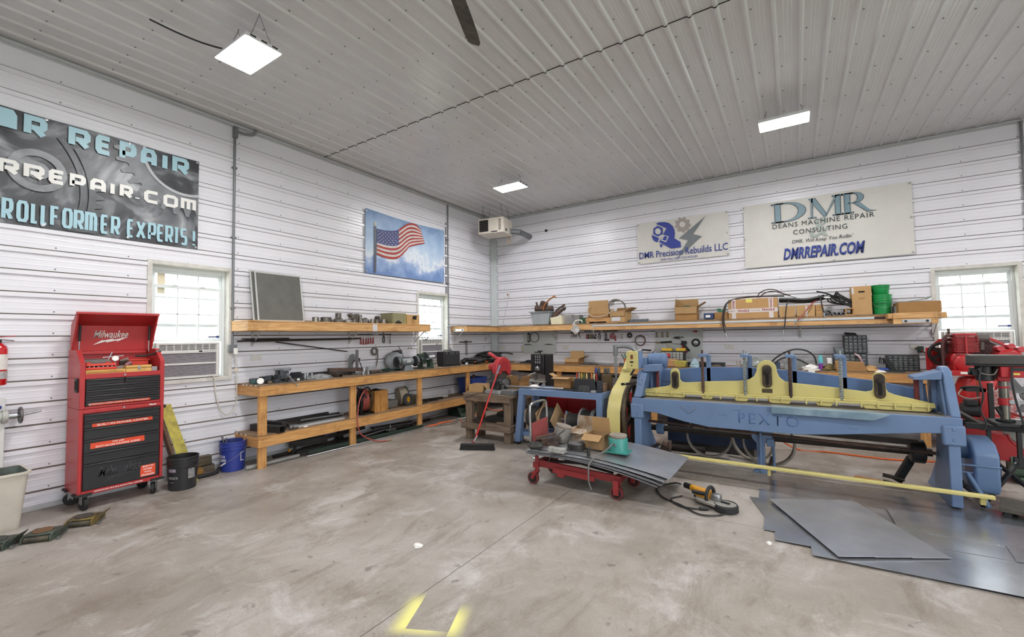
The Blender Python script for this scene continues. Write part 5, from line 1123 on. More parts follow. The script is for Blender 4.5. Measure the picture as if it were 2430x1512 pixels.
b=MB(); p0,p1=Vector((.52,-5.55,.03)),Vector((.60,-3.26,.03))
b.bar(p0,p1,.05,.008); b.bar(p0+Vector((.022,0,.02)),p1+Vector((.022,0,.02)),.008,.045); b.wb('angle',m_green,thing('sign_post','dark green punched steel post lying on the floor under the left bench','post',(.55,-4.4,0)))
t=bpy.data.objects['sign_post']
b=MB()
for k in range(46): q=p0.lerp(p1,(k+.5)/46); b.box((q.x+.0275,q.y,q.z+.022),(.004,.022,.014))
b.wb('punched_holes',m_dark,t)
b=MB(); b.bar((.40,-5.55,.03),(.48,-3.3,.03),.05,.02); item('sign_post','second green steel post behind the punched one on the floor','post',b,m_green,.002)
b=MB(); b.bar((.24,-5.66,.15),(.30,-5.1,.14),.09,.09); b.bar((.30,-5.66,.02),(.30,-5.60,.14),.03,.03); b.bar((.25,-5.1,.14),(.22,-4.3,.16),.05,.05); item('steel_stand','dark bent steel stand with a yellow spot under the left bench','stand',b,m_dsteel,.004)
b=MB(); b.box((.285,-5.70,.08),(.03,.03,.04)); item('yellow_clip','small yellow clip at the end of the dark stand under the bench','clip',b,M('yellow clip','c98f2e',.5))
b=MB(); b.cyl((.12,-4.75,.06),(.12,-4.75,.26),.02,n=10); b.sph((.12,-4.75,.27),.035); b.box((.14,-4.75,.05),(.1,.1,.1)); item('jack_stand','small black knobbed stand against the wall under the bench','stand',b,m_blk,.003)
b=MB(); b.bar((.30,-4.2,.13),(.52,-3.45,.14),.16,.03); b.bar((.34,-4.2,.07),(.50,-3.5,.10),.06,.03); item('steel_plate','wide dark plate lying on the pipes before the third bench leg','plate',b,m_dsteel,.003)
b=MB(); b.box((.50,-3.95,.09),(.10,.16,.05)); b.cyl((.52,-3.98,.12),(.52,-3.98,.18),.018,n=8); item('pipe_clamp','grey clamp with a screw lying on the stock near the third leg','clamp',b,m_steel,.004)
t=thing('ammo_box','dark green steel case with a raised lid under the bench near the corner','case',(.34,-1.75,0))
b=MB(); b.bx(-.2,.18,-.24,.24,0,.14); b.build('case_body',m_green,t,bevel=.004)
b=MB(); b.hexa([(.18,-.30,.02),(.22,-.30,.02),(.30,.26,.02),(.26,.26,.02)],[(.10,-.30,.20),(.14,-.30,.20),(.02,.26,.33),(-.02,.26,.33)]); b.build('case_lid',M('green grey lid','4c6154',.5,.1,.2),t,bevel=.003)
b=MB(); b.tube(spline([(.86,-2.45,.012),(.72,-2.2,.012),(.80,-1.9,.02),(.70,-1.6,.25),(.55,-1.4,.27),(.62,-1.1,.05),(.85,-.9,.012),(1.3,-.75,.012),(1.9,-.7,.012)],7),.009,6); item('extension_cord','orange extension cord running under the bench corner','cord',b,M('orange cord','e8692a',.5,0,.1))
b=MB(); b.tube(spline([(.62,-3.25,.012),(.68,-3.0,.012),(.60,-2.75,.02),(.72,-2.45,.012),(.66,-2.9,.02),(.58,-3.1,.012)],7),.009,6); item('extension_cord','orange cord loop on the floor at the third bench leg','cord',b,M('orange cord','e8692a',.5,0,.1))
b=MB(); b.tube(spline([(.66,-3.18,.012),(.80,-2.9,.012),(.86,-2.6,.012),(.76,-2.45,.012),(.70,-2.7,.012),(.74,-2.95,.012)],7),.008,6); item('hose','thin grey hose looping on the floor in front of the third bench leg','hose',b,M('grey hose','6f6a62',.5))
# ================================================= BACK WALL
# ---- unit heater hung in the corner
m_cream=M('cream enamel','d8cfc2',.4,0,.06,4)
t=thing('unit_heater','cream gas unit heater with dark louvres hanging in the corner below the ceiling','heater',(.77,-.98,4.12),R(9))
b=MB(); b.bx(-.325,.325,-.26,.26,0,.36); b.build('casing',m_cream,t,bevel=.012)
b=MB(); b.bx(-.29,-.06,-.262,-.258,.05,.32); b.build('louvre_opening',m_dark,t)
for i in range(6): b=MB(); b.box((-.175,-.268,.075+i*.045),(.225,.030,.008),(R(38),0,0)); b.build('louvre',M('louvre brown','5c5352',.4,.3,.2),t)
textmesh('REZNOR',.26,.055,M('dark red print','3a1c22',.5),parent=t,loc=(.235,-.262,.19),rot=(PI/2,-PI/2,0),bold=.02)
b=MB(); b.bx(.01,.17,-.262,-.2595,.02,.045); b.bx(.326,.328,-.14,-.06,.05,.11); b.build('rating_label',M('label black','2a2a2d',.5,0,.4,80),t)
b=MB(); b.bx(.326,.328,.08,.2,.02,.17); b.build('paper_label',M('label mixed','b7b2ad',.5,0,.4,60),t)
b=MB(); b.cyl((.30,.20,.10),(.48,.34,.10),.065,n=18); b.cyl((.48,.34,.10),(.52,.95,.10),.065,n=18); b.build('flue_pipe',m_con,t)
for x,y in((-.28,-.2),(.28,-.2),(-.28,.2),(.28,.2)):
    b=MB(); b.tube([(x,y,.36),(x*.8,y*.8,.68)],.006,6); b.build('hanger_chain',m_steel,t)
b=MB(); b.box((-.05,.1,.37),(.10,.06,.03)); b.build('red_cap',m_orange,t)
b=MB(); b.tube(spline([(.22,.2,0),(.22,.22,-.14),(.25,.22,-.19),(.29,.22,-.10),(.30,.22,0)],6),.007,6); b.build('gas_hose',M('yellow hose','c2a266',.5),t)
b=MB(); b.cyl((.17,-.60,4.77),(.17,-.60,4.80),.03,n=14); b.cyl((.17,-.6,4.72),(.17,-.6,4.77),.02,n=12); item('sensor','small dark sensor on the ceiling left of the corner heater','sensor',b,m_grey)
b=MB(); b.cyl((1.62,-.0,4.30),(1.62,-.05,4.30),.03,n=14); b.cyl((1.62,-.05,4.30),(1.63,-.09,4.28),.02,n=12); item('sensor','small dark camera on the back wall right of the corner heater','camera',b,m_blk)
t=thing('thermostat','small white thermostat with a red dial on the back wall beside the corner post','thermostat',(.47,-.0,2.80))
b=MB(); b.bx(-.04,.04,-.035,0,-.05,.05); b.build('case',m_white,t,bevel=.004)
b=MB(); b.lathe([(.022,0),(.020,.006)],16,(0,-.035,0),(0,-1,0)); b.build('dial',M('dark red dial','5a2024',.5),t)
b=MB(); b.tube(spline([(0,-.01,-.05),(-.05,-.01,-.3),(-.12,-.01,-.55),(-.2,-.01,-.80)],5),.003,5); b.build('wire',m_grey,t)
# ---- banners
m_cloth=M('cream banner cloth','dcd9d3',.6,0,.07,3,bump=.04,bscale=7)
t=thing('banner','smaller cream banner with a blue wrench, grey bolt and gear on the back wall','banner',(4.74,-.02,3.68))
sheet(t,3.845,5.63,3.24,4.11,m_cloth,'B',.008,'cloth')
BL=M('print blue','3a49a0',.5,0,.06); m_pg=M('print grey','7d8386',.5,0,.1); m_pt=M('print taupe','a99f9b',.5,0,.1)
def decal(pts,mat,nm,y=-.0425,th=.0012):
    b=MB(); b.prism(pts,y-th,y,'y'); return b.wb(nm,mat,t,smooth=False)
def px2(x,y):  # drawing coordinates of the small banner: 1389-wide sketch of it to its plane
    u=(x-65)/(1335-65); top=240+(62-240)*u; bot=795+(675-795)*u; v=(y-top)/(bot-top)
    return (3.845+1.785*u, 4.11-.87*v)
def D(pts,mat,nm,y=-.0425): return decal([px2(*p) for p in pts],mat,nm,y)
D([(352,232),(400,210),(480,208),(540,220),(590,260),(615,310),(622,370),(612,435),(695,485),(702,560),(560,577),(395,485),(505,295)],BL,'printed_wrench')
D([(287,385),(395,432),(365,490),(320,470),(293,430)],BL,'printed_jaw')
D([(405,510),(447,522),(420,568),(405,545)],BL,'printed_tip')
D([(375,258),(450,290),(450,372),(378,408),(312,375),(314,300)],BL,'printed_nut')
D([(380+42*math.cos(i*PI/9),337+42*math.sin(i*PI/9)) for i in range(18)],m_cloth,'nut_hole',-.0438)
D([(452,385),(535,410),(492,490),(422,462)],m_cloth,'printed_chip',-.0438); D([(470,400),(518,416),(490,472),(442,455)],BL,'printed_core',-.045)
gp=[]
for i in range(36):
    r=112 if (i%4) in(0,1) else 88; a=i*PI/18; gp.append((735+r*math.cos(a),248+r*math.sin(a)))
D(gp,m_pt,'printed_gear'); D([(730+40*math.cos(i*PI/9),243+40*math.sin(i*PI/9)) for i in range(18)],m_cloth,'gear_hole',-.0438)
D([(1050,128),(875,380),(990,412),(640,716),(803,462),(676,437)],m_pg,'printed_bolt',-.0438)
wtext('DMR Precision Rebuilds LLC',1.72,.14,BL,t,(4.745,-.0465,3.415),BACK,bold=.004); wtext('DMR WILL KEEP YOU ROLLIN',.72,.045,BL,t,(4.69,-.046,3.285),BACK)
grommets(t,[(3.87,-.043,4.08),(5.60,-.043,4.08),(5.60,-.043,3.68),(3.87,-.043,3.27),(5.60,-.043,3.27)],'B')
t=thing('banner','large cream banner with big serif initials and blue web address on the back wall','banner',(7.1,-.02,3.55))
sheet(t,5.888,8.305,2.95,4.135,m_cloth,'B',.010,'cloth')
m_tl=M('steel blue print','7f9aa6',.5,0,.15,30); m_ink=M('dark ink','2c3135',.5)
def serif(kind,x0,x1,z0,z1,y,mat,nm,g=0.):
    """serif capitals D, M, R as one mesh; g grows the strokes for the dark outline"""
    b=MB(); w=x1-x0; h=z1-z0; P=lambda u,v:(x0+w*u,z0+h*v); s_=.045+g
    def quad(pts): b.prism([P(*p) for p in pts],y-.001,y,'y')
    def stem(u,wd=.16,ser=.1):
        quad([(u-g*.4,0-g*.3),(u+wd+g*.4,0-g*.3),(u+wd+g*.4,1+g*.3),(u-g*.4,1+g*.3)]); 
        for v in(0,.955): quad([(u-ser-g*.4,v-g*.4),(u+wd+ser+g*.4,v-g*.4),(u+wd+ser+g*.4,v+.045+g*.4),(u-ser-g*.4,v+.045+g*.4)])
    def bowl(uc,vc,ru,rv,tu,tv,a0=-90,a1=90):
        o=[(uc+(ru+g*.4)*math.cos(R(a)),vc+(rv+g*.3)*math.sin(R(a))) for a in range(a0,a1+1,10)]; i=[(uc+(ru-tu-g*.4)*math.cos(R(a)),vc+(rv-tv-g*.3)*math.sin(R(a))) for a in range(a0,a1+1,10)]
        for k in range(len(o)-1): quad([i[k],o[k],o[k+1],i[k+1]])
    if kind=='D': stem(.10); bowl(.40,.5,.60,.5,.20,.05); quad([(.2,0),(.42,0),(.42,.05),(.2,.05)]); quad([(.2,.95),(.42,.95),(.42,1),(.2,1)])
    if kind=='R': stem(.10); bowl(.38,.74,.30,.26,.17,.045); quad([(.2,.48),(.4,.48),(.4,.525),(.2,.525)]); quad([(.2,.955),(.4,.955),(.4,1),(.2,1)]); quad([(.36-g*.3,.5),(.52+g*.3,.53),(.86,.06),(1.02+g,.0-g*.3),(.78-g*.3,-.01-g*.3)])
    if kind=='M':
        stem(.78,.13,.07); quad([(.10-g*.2,0),(.135+g*.3,0),(.17+g*.3,1),(.12-g*.2,1)]); quad([(.02-g*.3,-g*.3),(.24+g*.3,-g*.3),(.24+g*.3,.045+g*.3),(.02-g*.3,.045+g*.3)])
        quad([(.05-g*.3,1+g*.3),(.22+g*.3,1+g*.3),(.54+g*.3,.12),(.47-g*.1,-.02-g*.3)]); quad([(.47,-.02),(.52+g*.2,.02),(.84+g*.2,1),(.79-g*.2,1)])
    b.wb(nm,mat,t,smooth=False)
for k,x0,x1 in(('D',6.355,6.875),('M',6.90,7.42),('R',7.39,7.83)):
    serif(k,x0,x1,3.74,4.09,-.0440,m_ink,'printed_outline',.045); serif(k,x0,x1,3.74,4.09,-.0456,m_tl,'printed_initial')
wtext('DEANS MACHINE REPAIR',1.46,.085,m_ink,t,(7.09,-.0462,3.675),BACK,space=1.15); wtext('&',.30,.34,M('pale ampersand','a9b3ad',.5),t,(7.07,-.0445,3.57),BACK,shear=.3)
wtext('CONSULTING',.78,.085,m_ink,t,(7.065,-.0462,3.53),BACK,space=1.15); wtext("DMR, Will Keep You Rollin'",.88,.085,m_ink,t,(7.09,-.046,3.35),BACK,shear=.25)
wtext('DMRREPAIR.COM',1.17,.215,M('print navy','3c4d9a',.5,0,.1),t,(7.095,-.046,3.145),BACK,bold=.035,shear=.25)
grommets(t,[(5.91,-.045,4.10),(8.28,-.045,4.10),(8.28,-.045,3.55),(8.28,-.045,2.98),(7.25,-.045,2.97),(5.91,-.045,3.5)],'B')
# ------------------------------------------------ RIGHT UPPER SHELF, turning the corner
t=thing('wall_shelf','long boxed pine shelf turning the corner and running along the back wall','shelf',(4.2,-.25,1.84))
b=MB(); b.bx(.483,2.94,-.49,-.452,1.848,1.968)
b.wb('front_board',m_pinex,t,bevel=.002)
b=MB(); b.bx(2.94,8.43,-.49,-.452,1.835,1.905); b.wb('front_board',m_pinex,t,bevel=.002)
b=MB(); b.bx(2.94,7.70,-.496,-.47,1.912,1.948); b.wb('edge_strip',M('white edge strip','cfd2d4',.4,.2,.08),t,bevel=.002)
b=MB(); b.bx(2.94,8.43,-.488,-.455,1.95,1.972); b.wb('upper_board',m_pinex,t,bevel=.002)
b=MB(); b.bx(.445,.483,-1.735,-.452,1.848,1.968); b.wb('side_board',m_pine2,t,bevel=.002)
b=MB(); b.bx(.03,.445,-1.735,-1.70,1.848,1.968); b.wb('end_board',m_pinex,t,bevel=.002)
b=MB(); b.bx(.10,.40,-1.745,-1.735,1.86,1.91); b.wb('steel_strip',m_alu,t,bevel=.001)
for x in(.14,.36): b=MB(); b.lathe([(.018,0),(.016,.012)],8,(x,-1.745,1.885),(0,-1,0)); b.wb('bolt',m_dsteel,t)
b=MB(); b.bx(.02,.492,-1.74,-.02,1.968,1.986); b.bx(.492,8.43,-.496,-.02,1.968,1.986); b.wb('shelf_top',m_plyx,t)
b=MB(); b.bx(7.90,8.40,-.68,-.642,1.905,1.99); b.wb('ledge_board',m_pinex,t,bevel=.002); b=MB(); b.bx(7.90,8.40,-.68,-.642,1.82,1.90); b.wb('ledge_board',m_pinex,t,bevel=.002)
b=MB(); b.bx(7.84,7.90,-.66,-.45,1.905,1.985); b.bx(8.40,8.50,-.655,-.617,1.90,1.985); b.wb('ledge_side',m_pine2,t,bevel=.002)
b=MB(); b.bx(7.88,8.45,-.645,-.02,1.895,1.906); b.wb('ledge_top',m_plyx,t)
b=MB(); b.bx(8.0,8.32,-.690,-.681,1.835,1.888); b.wb('steel_strip',m_alu,t,bevel=.001)
for x in(8.04,8.28): b=MB(); b.lathe([(.019,0),(.017,.012)],8,(x,-.690,1.862),(0,-1,0)); b.wb('bolt',m_dsteel,t)
for y in(-1.61,-.42): bracket(t,(.02,y,1.845),1,0)
for x in(1.85,3.45,5.085,6.72,8.465): bracket(t,(x,-.02,1.84),0,-1)
# ------------------------------------------------ ON THE SHELF
def rbox(name,label,cat,x0,x1,y0,y1,z0,z1,mat,bevel=.003,rz=0,parent=None):
    b=MB(); cx,cy=(x0+x1)/2,(y0+y1)/2; b.at((cx,cy,0),(0,0,rz)).bx(x0-cx,x1-cx,y0-cy,y1-cy,z0,z1); b.T=Matrix.Identity(4)
    return item(name,label,cat,b,mat,bevel)
def obox(name,label,x0,x1,y0,y1,z0,z1,mat,flaps,rz=0,cat='box'):
    """open cardboard box; flaps: dict side->(length, opening angle deg; 0 upright, 90 level, 150 hanging)"""
    cx,cy=(x0+x1)/2,(y0+y1)/2; t=thing(name,label,cat,(cx,cy,z0),rz); w,d,h=x1-x0,y1-y0,z1-z0; k=.005
    b=MB(); b.bx(-w/2,w/2,-d/2,-d/2+k,0,h); b.bx(-w/2,w/2,d/2-k,d/2,0,h); b.bx(-w/2,-w/2+k,-d/2,d/2,0,h); b.bx(w/2-k,w/2,-d/2,d/2,0,h); b.bx(-w/2,w/2,-d/2,d/2,0,k); b.build('box_body',mat,t)
    for s_,(ln,an) in flaps.items():
        a=R(an); o,u=math.sin(a)*ln,math.cos(a)*ln; b=MB()
        q={'f':((-w/2,-d/2,h),(w/2,-d/2,h),(0,-o,u)),'b':((w/2,d/2,h),(-w/2,d/2,h),(0,o,u)),'l':((-w/2,d/2,h),(-w/2,-d/2,h),(-o,0,u)),'r':((w/2,-d/2,h),(w/2,d/2,h),(o,0,u))}[s_]
        p0,p1=Vector(q[0]),Vector(q[1]); dv=Vector(q[2]); nn=(p1-p0).cross(dv).normalized()*k/2; ins=(p1-p0)*.02
        b.hexa([p0-nn,p1-nn,p1+nn,p0+nn],[p0+dv+ins-nn,p1+dv-ins-nn,p1+dv-ins+nn,p0+dv+ins+nn]); b.build('flap',m_flap,t)
    return t
SZ=1.987
t=thing('storage_tote','milky grey plastic tote full of rusty parts on the back shelf','tote',(1.64,-.26,SZ))
b=MB(); b.hexa([(-.21,-.17,0),(.21,-.17,0),(.21,.17,0),(-.21,.17,0)],[(-.26,-.21,.31),(.26,-.21,.31),(.26,.21,.31),(-.26,.21,.31)]); b.build('tote_body',M('milky plastic','a9aeb1',.3,0,.15,5,alpha=.97),t,bevel=.02)
b=MB(); 
for q in((-.285,.285,-.235,-.205),(-.285,.285,.205,.235)): b.bx(*q,.295,.315)
b.bx(-.285,-.255,-.235,.235,.295,.315); b.bx(.255,.285,-.235,.235,.295,.315); b.build('rim',M('milky plastic','a9aeb1',.3,0,.15,5),t,bevel=.006)
for p0,p1,r_,lb,mt in(((1.45,-.30,2.38),(1.88,-.28,2.36),.085,'big rusty cylinder lying on top of the grey tote',m_rust),((1.50,-.28,2.30),(1.44,-.26,2.54),.024,'rusty pipe stub standing at the left of the grey tote',m_rust),((1.86,-.3,2.40),(1.94,-.36,2.32),.03,'rusty elbow hanging over the right of the grey tote',m_rust)):
    b=MB(); b.cyl(p0,p1,r_,r_*.85,n=14); b.jitter(.004); item('rusty_pipe',lb,'pipe',b,mt)
b=MB(); b.box((1.64,-.26,2.47),(.16,.12,.14),(.3,.4,.2)); item('rusty_casting','rusty square casting standing up in the grey tote','casting',b,m_rust,.006)
b=MB(); b.tube(spline([(1.70,-.40,2.33),(1.74,-.40,2.45),(1.84,-.38,2.56),(1.95,-.37,2.63),(1.99,-.37,2.64),(2.03,-.37,2.61)],5),.017,8); item('copper_pipe','orange copper pipe curving up out of the grey tote','pipe',b,M('orange copper','b4713a',.5,.3,.25))
b=MB(); b.hexa([(1.93,-.47,SZ),(2.22,-.47,SZ),(2.22,-.33,SZ),(1.93,-.33,SZ)],[(1.91,-.46,SZ+.15),(2.17,-.44,SZ+.20),(2.19,-.36,SZ+.20),(1.93,-.35,SZ+.17)]); b.jitter(.008); item('paper_bag','cream paper bag full of parts in front of the grey tote','bag',b,M('cream paper','dcd3b4',.8,0,.1,6),.008)
b=MB()
for i,(p,q) in enumerate((((1.97,-.41,2.16),(2.20,-.40,2.32)),((2.0,-.38,2.24),(2.26,-.36,2.36)),((2.02,-.40,2.30),(2.24,-.35,2.44)),((2.18,-.38,2.42),(2.24,-.36,2.30)))): b.cyl(p,q,.035-.006*i,n=10)
b.torus((2.0,-.42,2.20),(0,1,.2),.05,.012,18,6); item('chain_links','tangle of rusty links and rods above the cream paper bag','scrap',b,m_rust)
rbox('plastic_case','clear plastic case behind the cream bag on the back shelf','case',2.12,2.40,-.36,-.15,SZ,SZ+.22,M('clear grey plastic','a7a29d',.25,0,.15,8,alpha=.9),.006)
rbox('parts_bin','grey metal bin left half on the back shelf','bin',2.34,2.47,-.42,-.2,SZ,SZ+.17,M('grey metal bin','8e8d8c',.45,.4,.2),.003); rbox('parts_bin','taller grey metal bin right of the other grey bin','bin',2.475,2.62,-.42,-.2,SZ,SZ+.20,M('grey metal bin2','9b9794',.4,.4,.25),.003)
rbox('green_tray','dark green metal tray between the grey bins and the brown boxes','tray',2.63,2.86,-.40,-.15,SZ,SZ+.135,M('tray green','35583f',.5,.1,.2),.003)
t=thing('blister_pack','clear hanging pack with a white card tilted over the shelf edge','pack',(2.55,-.50,1.96))
b=MB(); b.box((.01,-.01,-.09),(.17,.012,.19),(.15,R(38),0)); b.build('card',M('clear card','c9c3ba',.35,0,.15,12,alpha=.92),t,bevel=.002)
b=MB(); b.box((.055,-.022,-.12),(.10,.004,.09),(.15,R(38),0)); b.build('white_label',M('label white','d9d7d9',.5,0,.15,50),t)
b=MB(); b.tube(spline([(-.05,-.01,0),(.02,0,.09),(.14,.02,.10),(.17,.0,.05)],5),.012,6); b.build('white_strap',m_white,t)
obox('cardboard_box','open brown box with a big flap raised on the back shelf, left of two',2.83,3.30,-.42,-.10,SZ+.12,SZ+.20,m_card2,{'f':(.29,-5),'b':(.12,20)})
t=thing('wooden_tray','shallow pale wooden box under the open brown box on the back shelf','box',(3.1,-.28,SZ)); b=MB(); b.bx(-.32,.28,-.17,.15,.03,.115); b.build('tray_body',wood('tray wood','cfa06a','a87a45',0),t,bevel=.002); b=MB(); b.bx(-.30,-.24,-.17,.15,0,.03); b.bx(.16,.26,-.17,.15,0,.03); b.build('runner',wood('tray wood','cfa06a','a87a45',0),t)
b=MB()
for i in range(4): b.torus((3.42+.02*i,-.25,2.30+.015*i),(0.1,.9,.3+.1*i),.20-.02*i,.009,26,6,R(10),R(190))
b.tube(spline([(3.25,-.30,2.38),(3.33,-.35,2.15),(3.30,-.30,2.12)],5),.012,6); item('grey_hose','grey hose loops arching over the two brown boxes on the back shelf','hose',b,M('grey hose','8b8783',.5))
b=MB(); b.tube(spline([(2.88,-.46,2.38),(2.84,-.47,2.24),(2.95,-.48,2.14),(3.12,-.49,2.12),(3.30,-.48,2.17),(3.45,-.47,2.26)],6),.007,6); b.tube(spline([(2.83,-.46,2.30),(2.78,-.46,2.18),(2.80,-.47,2.12),(2.86,-.47,2.17)],5),.006,6); item('white_wire','white wires hanging in front of the left brown box on the back shelf','wire',b,M('white wire','d0ccc6',.5))
obox('cardboard_box','small open brown box with a white label on the back shelf, right of two',3.36,3.70,-.48,-.16,SZ,SZ+.23,m_card,{'f':(.10,170),'r':(.16,62),'b':(.1,20)},R(-6))
t=bpy.data.objects['cardboard_box.002']; b=MB(); b.bx(-.13,.07,-.168,-.1655,.03,.115); b.build('white_label',M('label white','d9d7d9',.5,0,.15,50),t)
rbox('battery_pack','black and silver strip of batteries lying on the back shelf','battery',3.73,4.12,-.40,-.30,SZ,SZ+.055,M('battery black','2d3138',.35,.3,.6,30,col2='7f8a94'),.003)
obox('cardboard_box','tall open brown box with raised flaps alone in the middle of the back shelf',4.66,5.06,-.42,-.12,SZ,SZ+.26,m_card2,{'f':(.13,172),'l':(.17,-6),'b':(.17,0),'r':(.17,58)},R(3))
heap('green_board','green circuit scrap in the tall open brown box','scrap',(4.86,-.26,SZ+.22),.12,.10,.08,M('circuit green','4b6656',.6,0,.4,30),8,12,5)
t=thing('meter','small blue box with white gauges on the back shelf','meter',(5.28,-.40,SZ)); b=MB(); b.bx(-.085,.085,-.06,.06,.012,.12); b.build('case',M('navy enamel','33406a',.45,0,.15),t,bevel=.004); b=MB(); b.bx(-.05,.03,-.062,-.0605,.04,.085); b.build('face',m_white,t); b=MB(); b.bx(-.07,.07,-.05,.05,0,.012); b.build('feet',m_blk,t)
rbox('cardboard_box','low brown box with green wire on top beside the blue meter','box',5.375,5.61,-.42,-.15,SZ,SZ+.13,m_card2)
b=MB()
for i in range(7):
    b.tube(spline([(5.42+random.uniform(-.03,.15),-.3+random.uniform(-.08,.08),SZ+.13+random.uniform(0,.08)) for _ in range(6)],4),.003,4)
item('green_wire','tangle of thin green wire on the low brown box','wire',b,M('green wire','3f8f6a',.5))
# the big taped box
t=thing('cardboard_box','long brown box crossed with red and white warning tape on the back shelf','box',(6.01,-.30,SZ))
b=MB(); b.bx(-.39,.39,-.16,.17,0,.352); b.build('box_body',M('kraft board','bb9160',.8,0,.08,4,bump=.05,bscale=30),t,bevel=.003)
m_tape=M('white red tape','d9cfca',.45,0,.06,9); m_redp=M('red print','b02531',.5)
b=MB(); b.bx(-.392,.392,-.1625,-.1605,.105,.175); b.build('tape_level',m_tape,t)
for x in(-.30,.29): b=MB(); b.bx(x-.035,x+.035,-.163,-.1608,0,.35); b.build('tape_upright',m_tape,t)
wtext('FRAGILE',.18,.036,m_redp,t,(5.87,-.4645,SZ+.140),BACK,bold=.02); wtext('FRAGILE',.19,.036,m_redp,t,(6.26,-.4645,SZ+.146),BACK,bold=.02); wtext('HANDLE WITH CARE',.14,.012,m_redp,t,(6.06,-.4645,SZ+.141),BACK); wtext('HANDLE WITH CARE',.11,.012,m_redp,t,(5.67,-.4645,SZ+.139),BACK)
wtext('FRAGI',.14,.036,m_redp,t,(5.71,-.4645,SZ+.255),(PI/2,PI/2,0),bold=.02); wtext('FRAGILE',.16,.036,m_redp,t,(6.30,-.4645,SZ+.262),(PI/2,-PI/2,0),bold=.02)
b=MB(); b.bx(-.10,-.0,-.1635,-.161,.285,.35); b.build('yellow_note',M('yellow note','e2d56a',.6,0,.05),t)
# hoses thrown over the boxes
m_h1=M('red black hose','3c2726',.45,0,.35,30); m_h2=M('black hydraulic hose','303031',.45,0,.25,18)
def hose(label,pts,r_,mat,end=True,n=6):
    t=thing('hydraulic_hose',label,'hose',pts[0],0,None); P=spline([Vector(p)-Vector(pts[0]) for p in pts],n)
    b=MB(); b.tube(P,r_,8); b.build('hose_line',mat,t)
    if end:
        d=(P[-1]-P[-2]).normalized(); b=MB(); b.cyl(P[-1]-d*.01,P[-1]+d*.05,r_*1.15,n=8); b.cyl(P[-1]+d*.05,P[-1]+d*.075,r_*1.4,n=6); b.build('hose_fitting',m_zinc,t)
    return t
z=SZ
hose('reddish hose hanging far down over the shelf edge left of the taped box',[(6.3,-.3,2.375),(5.9,-.36,2.385),(5.62,-.48,2.30),(5.54,-.54,2.10),(5.53,-.55,1.90),(5.57,-.55,1.72)],.011,m_h1)
hose('second dark hose hanging beside the reddish one left of the taped box',[(6.5,-.25,2.37),(6.0,-.32,2.38),(5.66,-.47,2.32),(5.57,-.53,2.15),(5.55,-.54,1.93),(5.57,-.545,1.84)],.012,m_h2,False)
hose('thin reddish hose arching highest over the taped box',[(6.08,-.3,2.36),(6.13,-.3,2.45),(6.25,-.3,2.50),(6.38,-.3,2.48),(6.50,-.3,2.40),(6.62,-.32,2.36)],.009,m_h1)
hose('second arching hose under the highest one over the taped box',[(6.12,-.34,2.36),(6.2,-.34,2.43),(6.32,-.34,2.46),(6.46,-.34,2.42),(6.6,-.34,2.36)],.009,m_h1)
hose('black hose hanging straight down in front of the shelf right of the taped box',[(6.60,-.3,2.27),(6.55,-.48,2.25),(6.52,-.525,2.1),(6.50,-.53,1.9),(6.475,-.53,1.76)],.010,m_h2)
hose('red braided hose hanging slanted in front of the shelf edge',[(6.98,-.3,2.27),(6.90,-.49,2.20),(6.82,-.52,2.10),(6.75,-.53,2.0),(6.68,-.53,1.92)],.011,M('red braid','b06058',.5,0,.35,40))
hose('short black hose hanging in front of the small wooden blocks',[(7.0,-.35,2.34),(7.02,-.48,2.25),(7.04,-.50,2.1),(7.05,-.50,2.03)],.010,m_h2)
for i in range(7):
    y=-.20-.035*i; z0=2.24+.018*(i%4)
    hose(['lowest','second','third','fourth','fifth','sixth','topmost'][i]+' of the black hoses bundled across the wooden blocks',[(6.42,y,z0+.03),(6.6,y-.01,z0+.02),(6.8,y,z0-.0),(7.0,y+.01,z0+.03),(7.08,y,z0+.08-.01*i)],.014,m_h2,i%2==0)
b=MB()
for i in range(9):
    k=1-.05*i; P_=[]
    for j in range(30):
        a=2*PI*j/30; P_.append((7.32+.20*k*math.cos(a)+.006*i,-.32+.12*k*math.sin(a),2.19+.012*i+.075*math.cos(a+PI)*1.0+.03*math.sin(2*a+i)))
    b.tube(P_,.012,6,True)
b.tube(spline([(7.2,-.3,2.32),(7.1,-.35,2.37),(6.97,-.36,2.41)],4),.013,6)
item('hose_coil','coil of thin black hose lying on the pipes left of the tall brown box','hose',b,m_h2)
m_blockw=wood('block wood','cda16b','a37643',0,4)
for x0,x1,z0,z1,lb in((6.42,6.655,z,z+.19,'pale cardboard carton of the shelf row right of the taped box'),(6.67,6.935,z,z+.19,'crumpled brown carton second right of the taped box')):
    b=MB(); b.bx(x0,x1,-.47,-.15,z0,z1); b.jitter(.005); item('cardboard_box',lb,'box',b,m_card,.004)
b=MB(); b.bx(6.80,6.83,-.475,-.47,z,z+.18); item('tape_strip','strip of red and white tape on the crumpled brown carton','tape',b,m_tape)
for z0,lb in((z,'lower of two pale wood blocks beside the pipe ends'),(z+.097,'upper of two pale wood blocks beside the pipe ends')):
    b=MB(); b.bx(6.945,7.055,-.47,-.1,z0,z0+.095); item('wood_block',lb,'block',b,m_blockw,.002)
def ring_tube(name,label,cat,p0,p1,r_,th,mat,group=None):
    b=MB(); p0,p1=Vector(p0),Vector(p1); d=(p1-p0); L_=d.length; b.lathe([(r_,0),(r_,L_),(r_-th,L_),(r_-th,0),(r_,0)],18,p0,d,caps=False); return item(name,label,cat,b,mat,0,group)
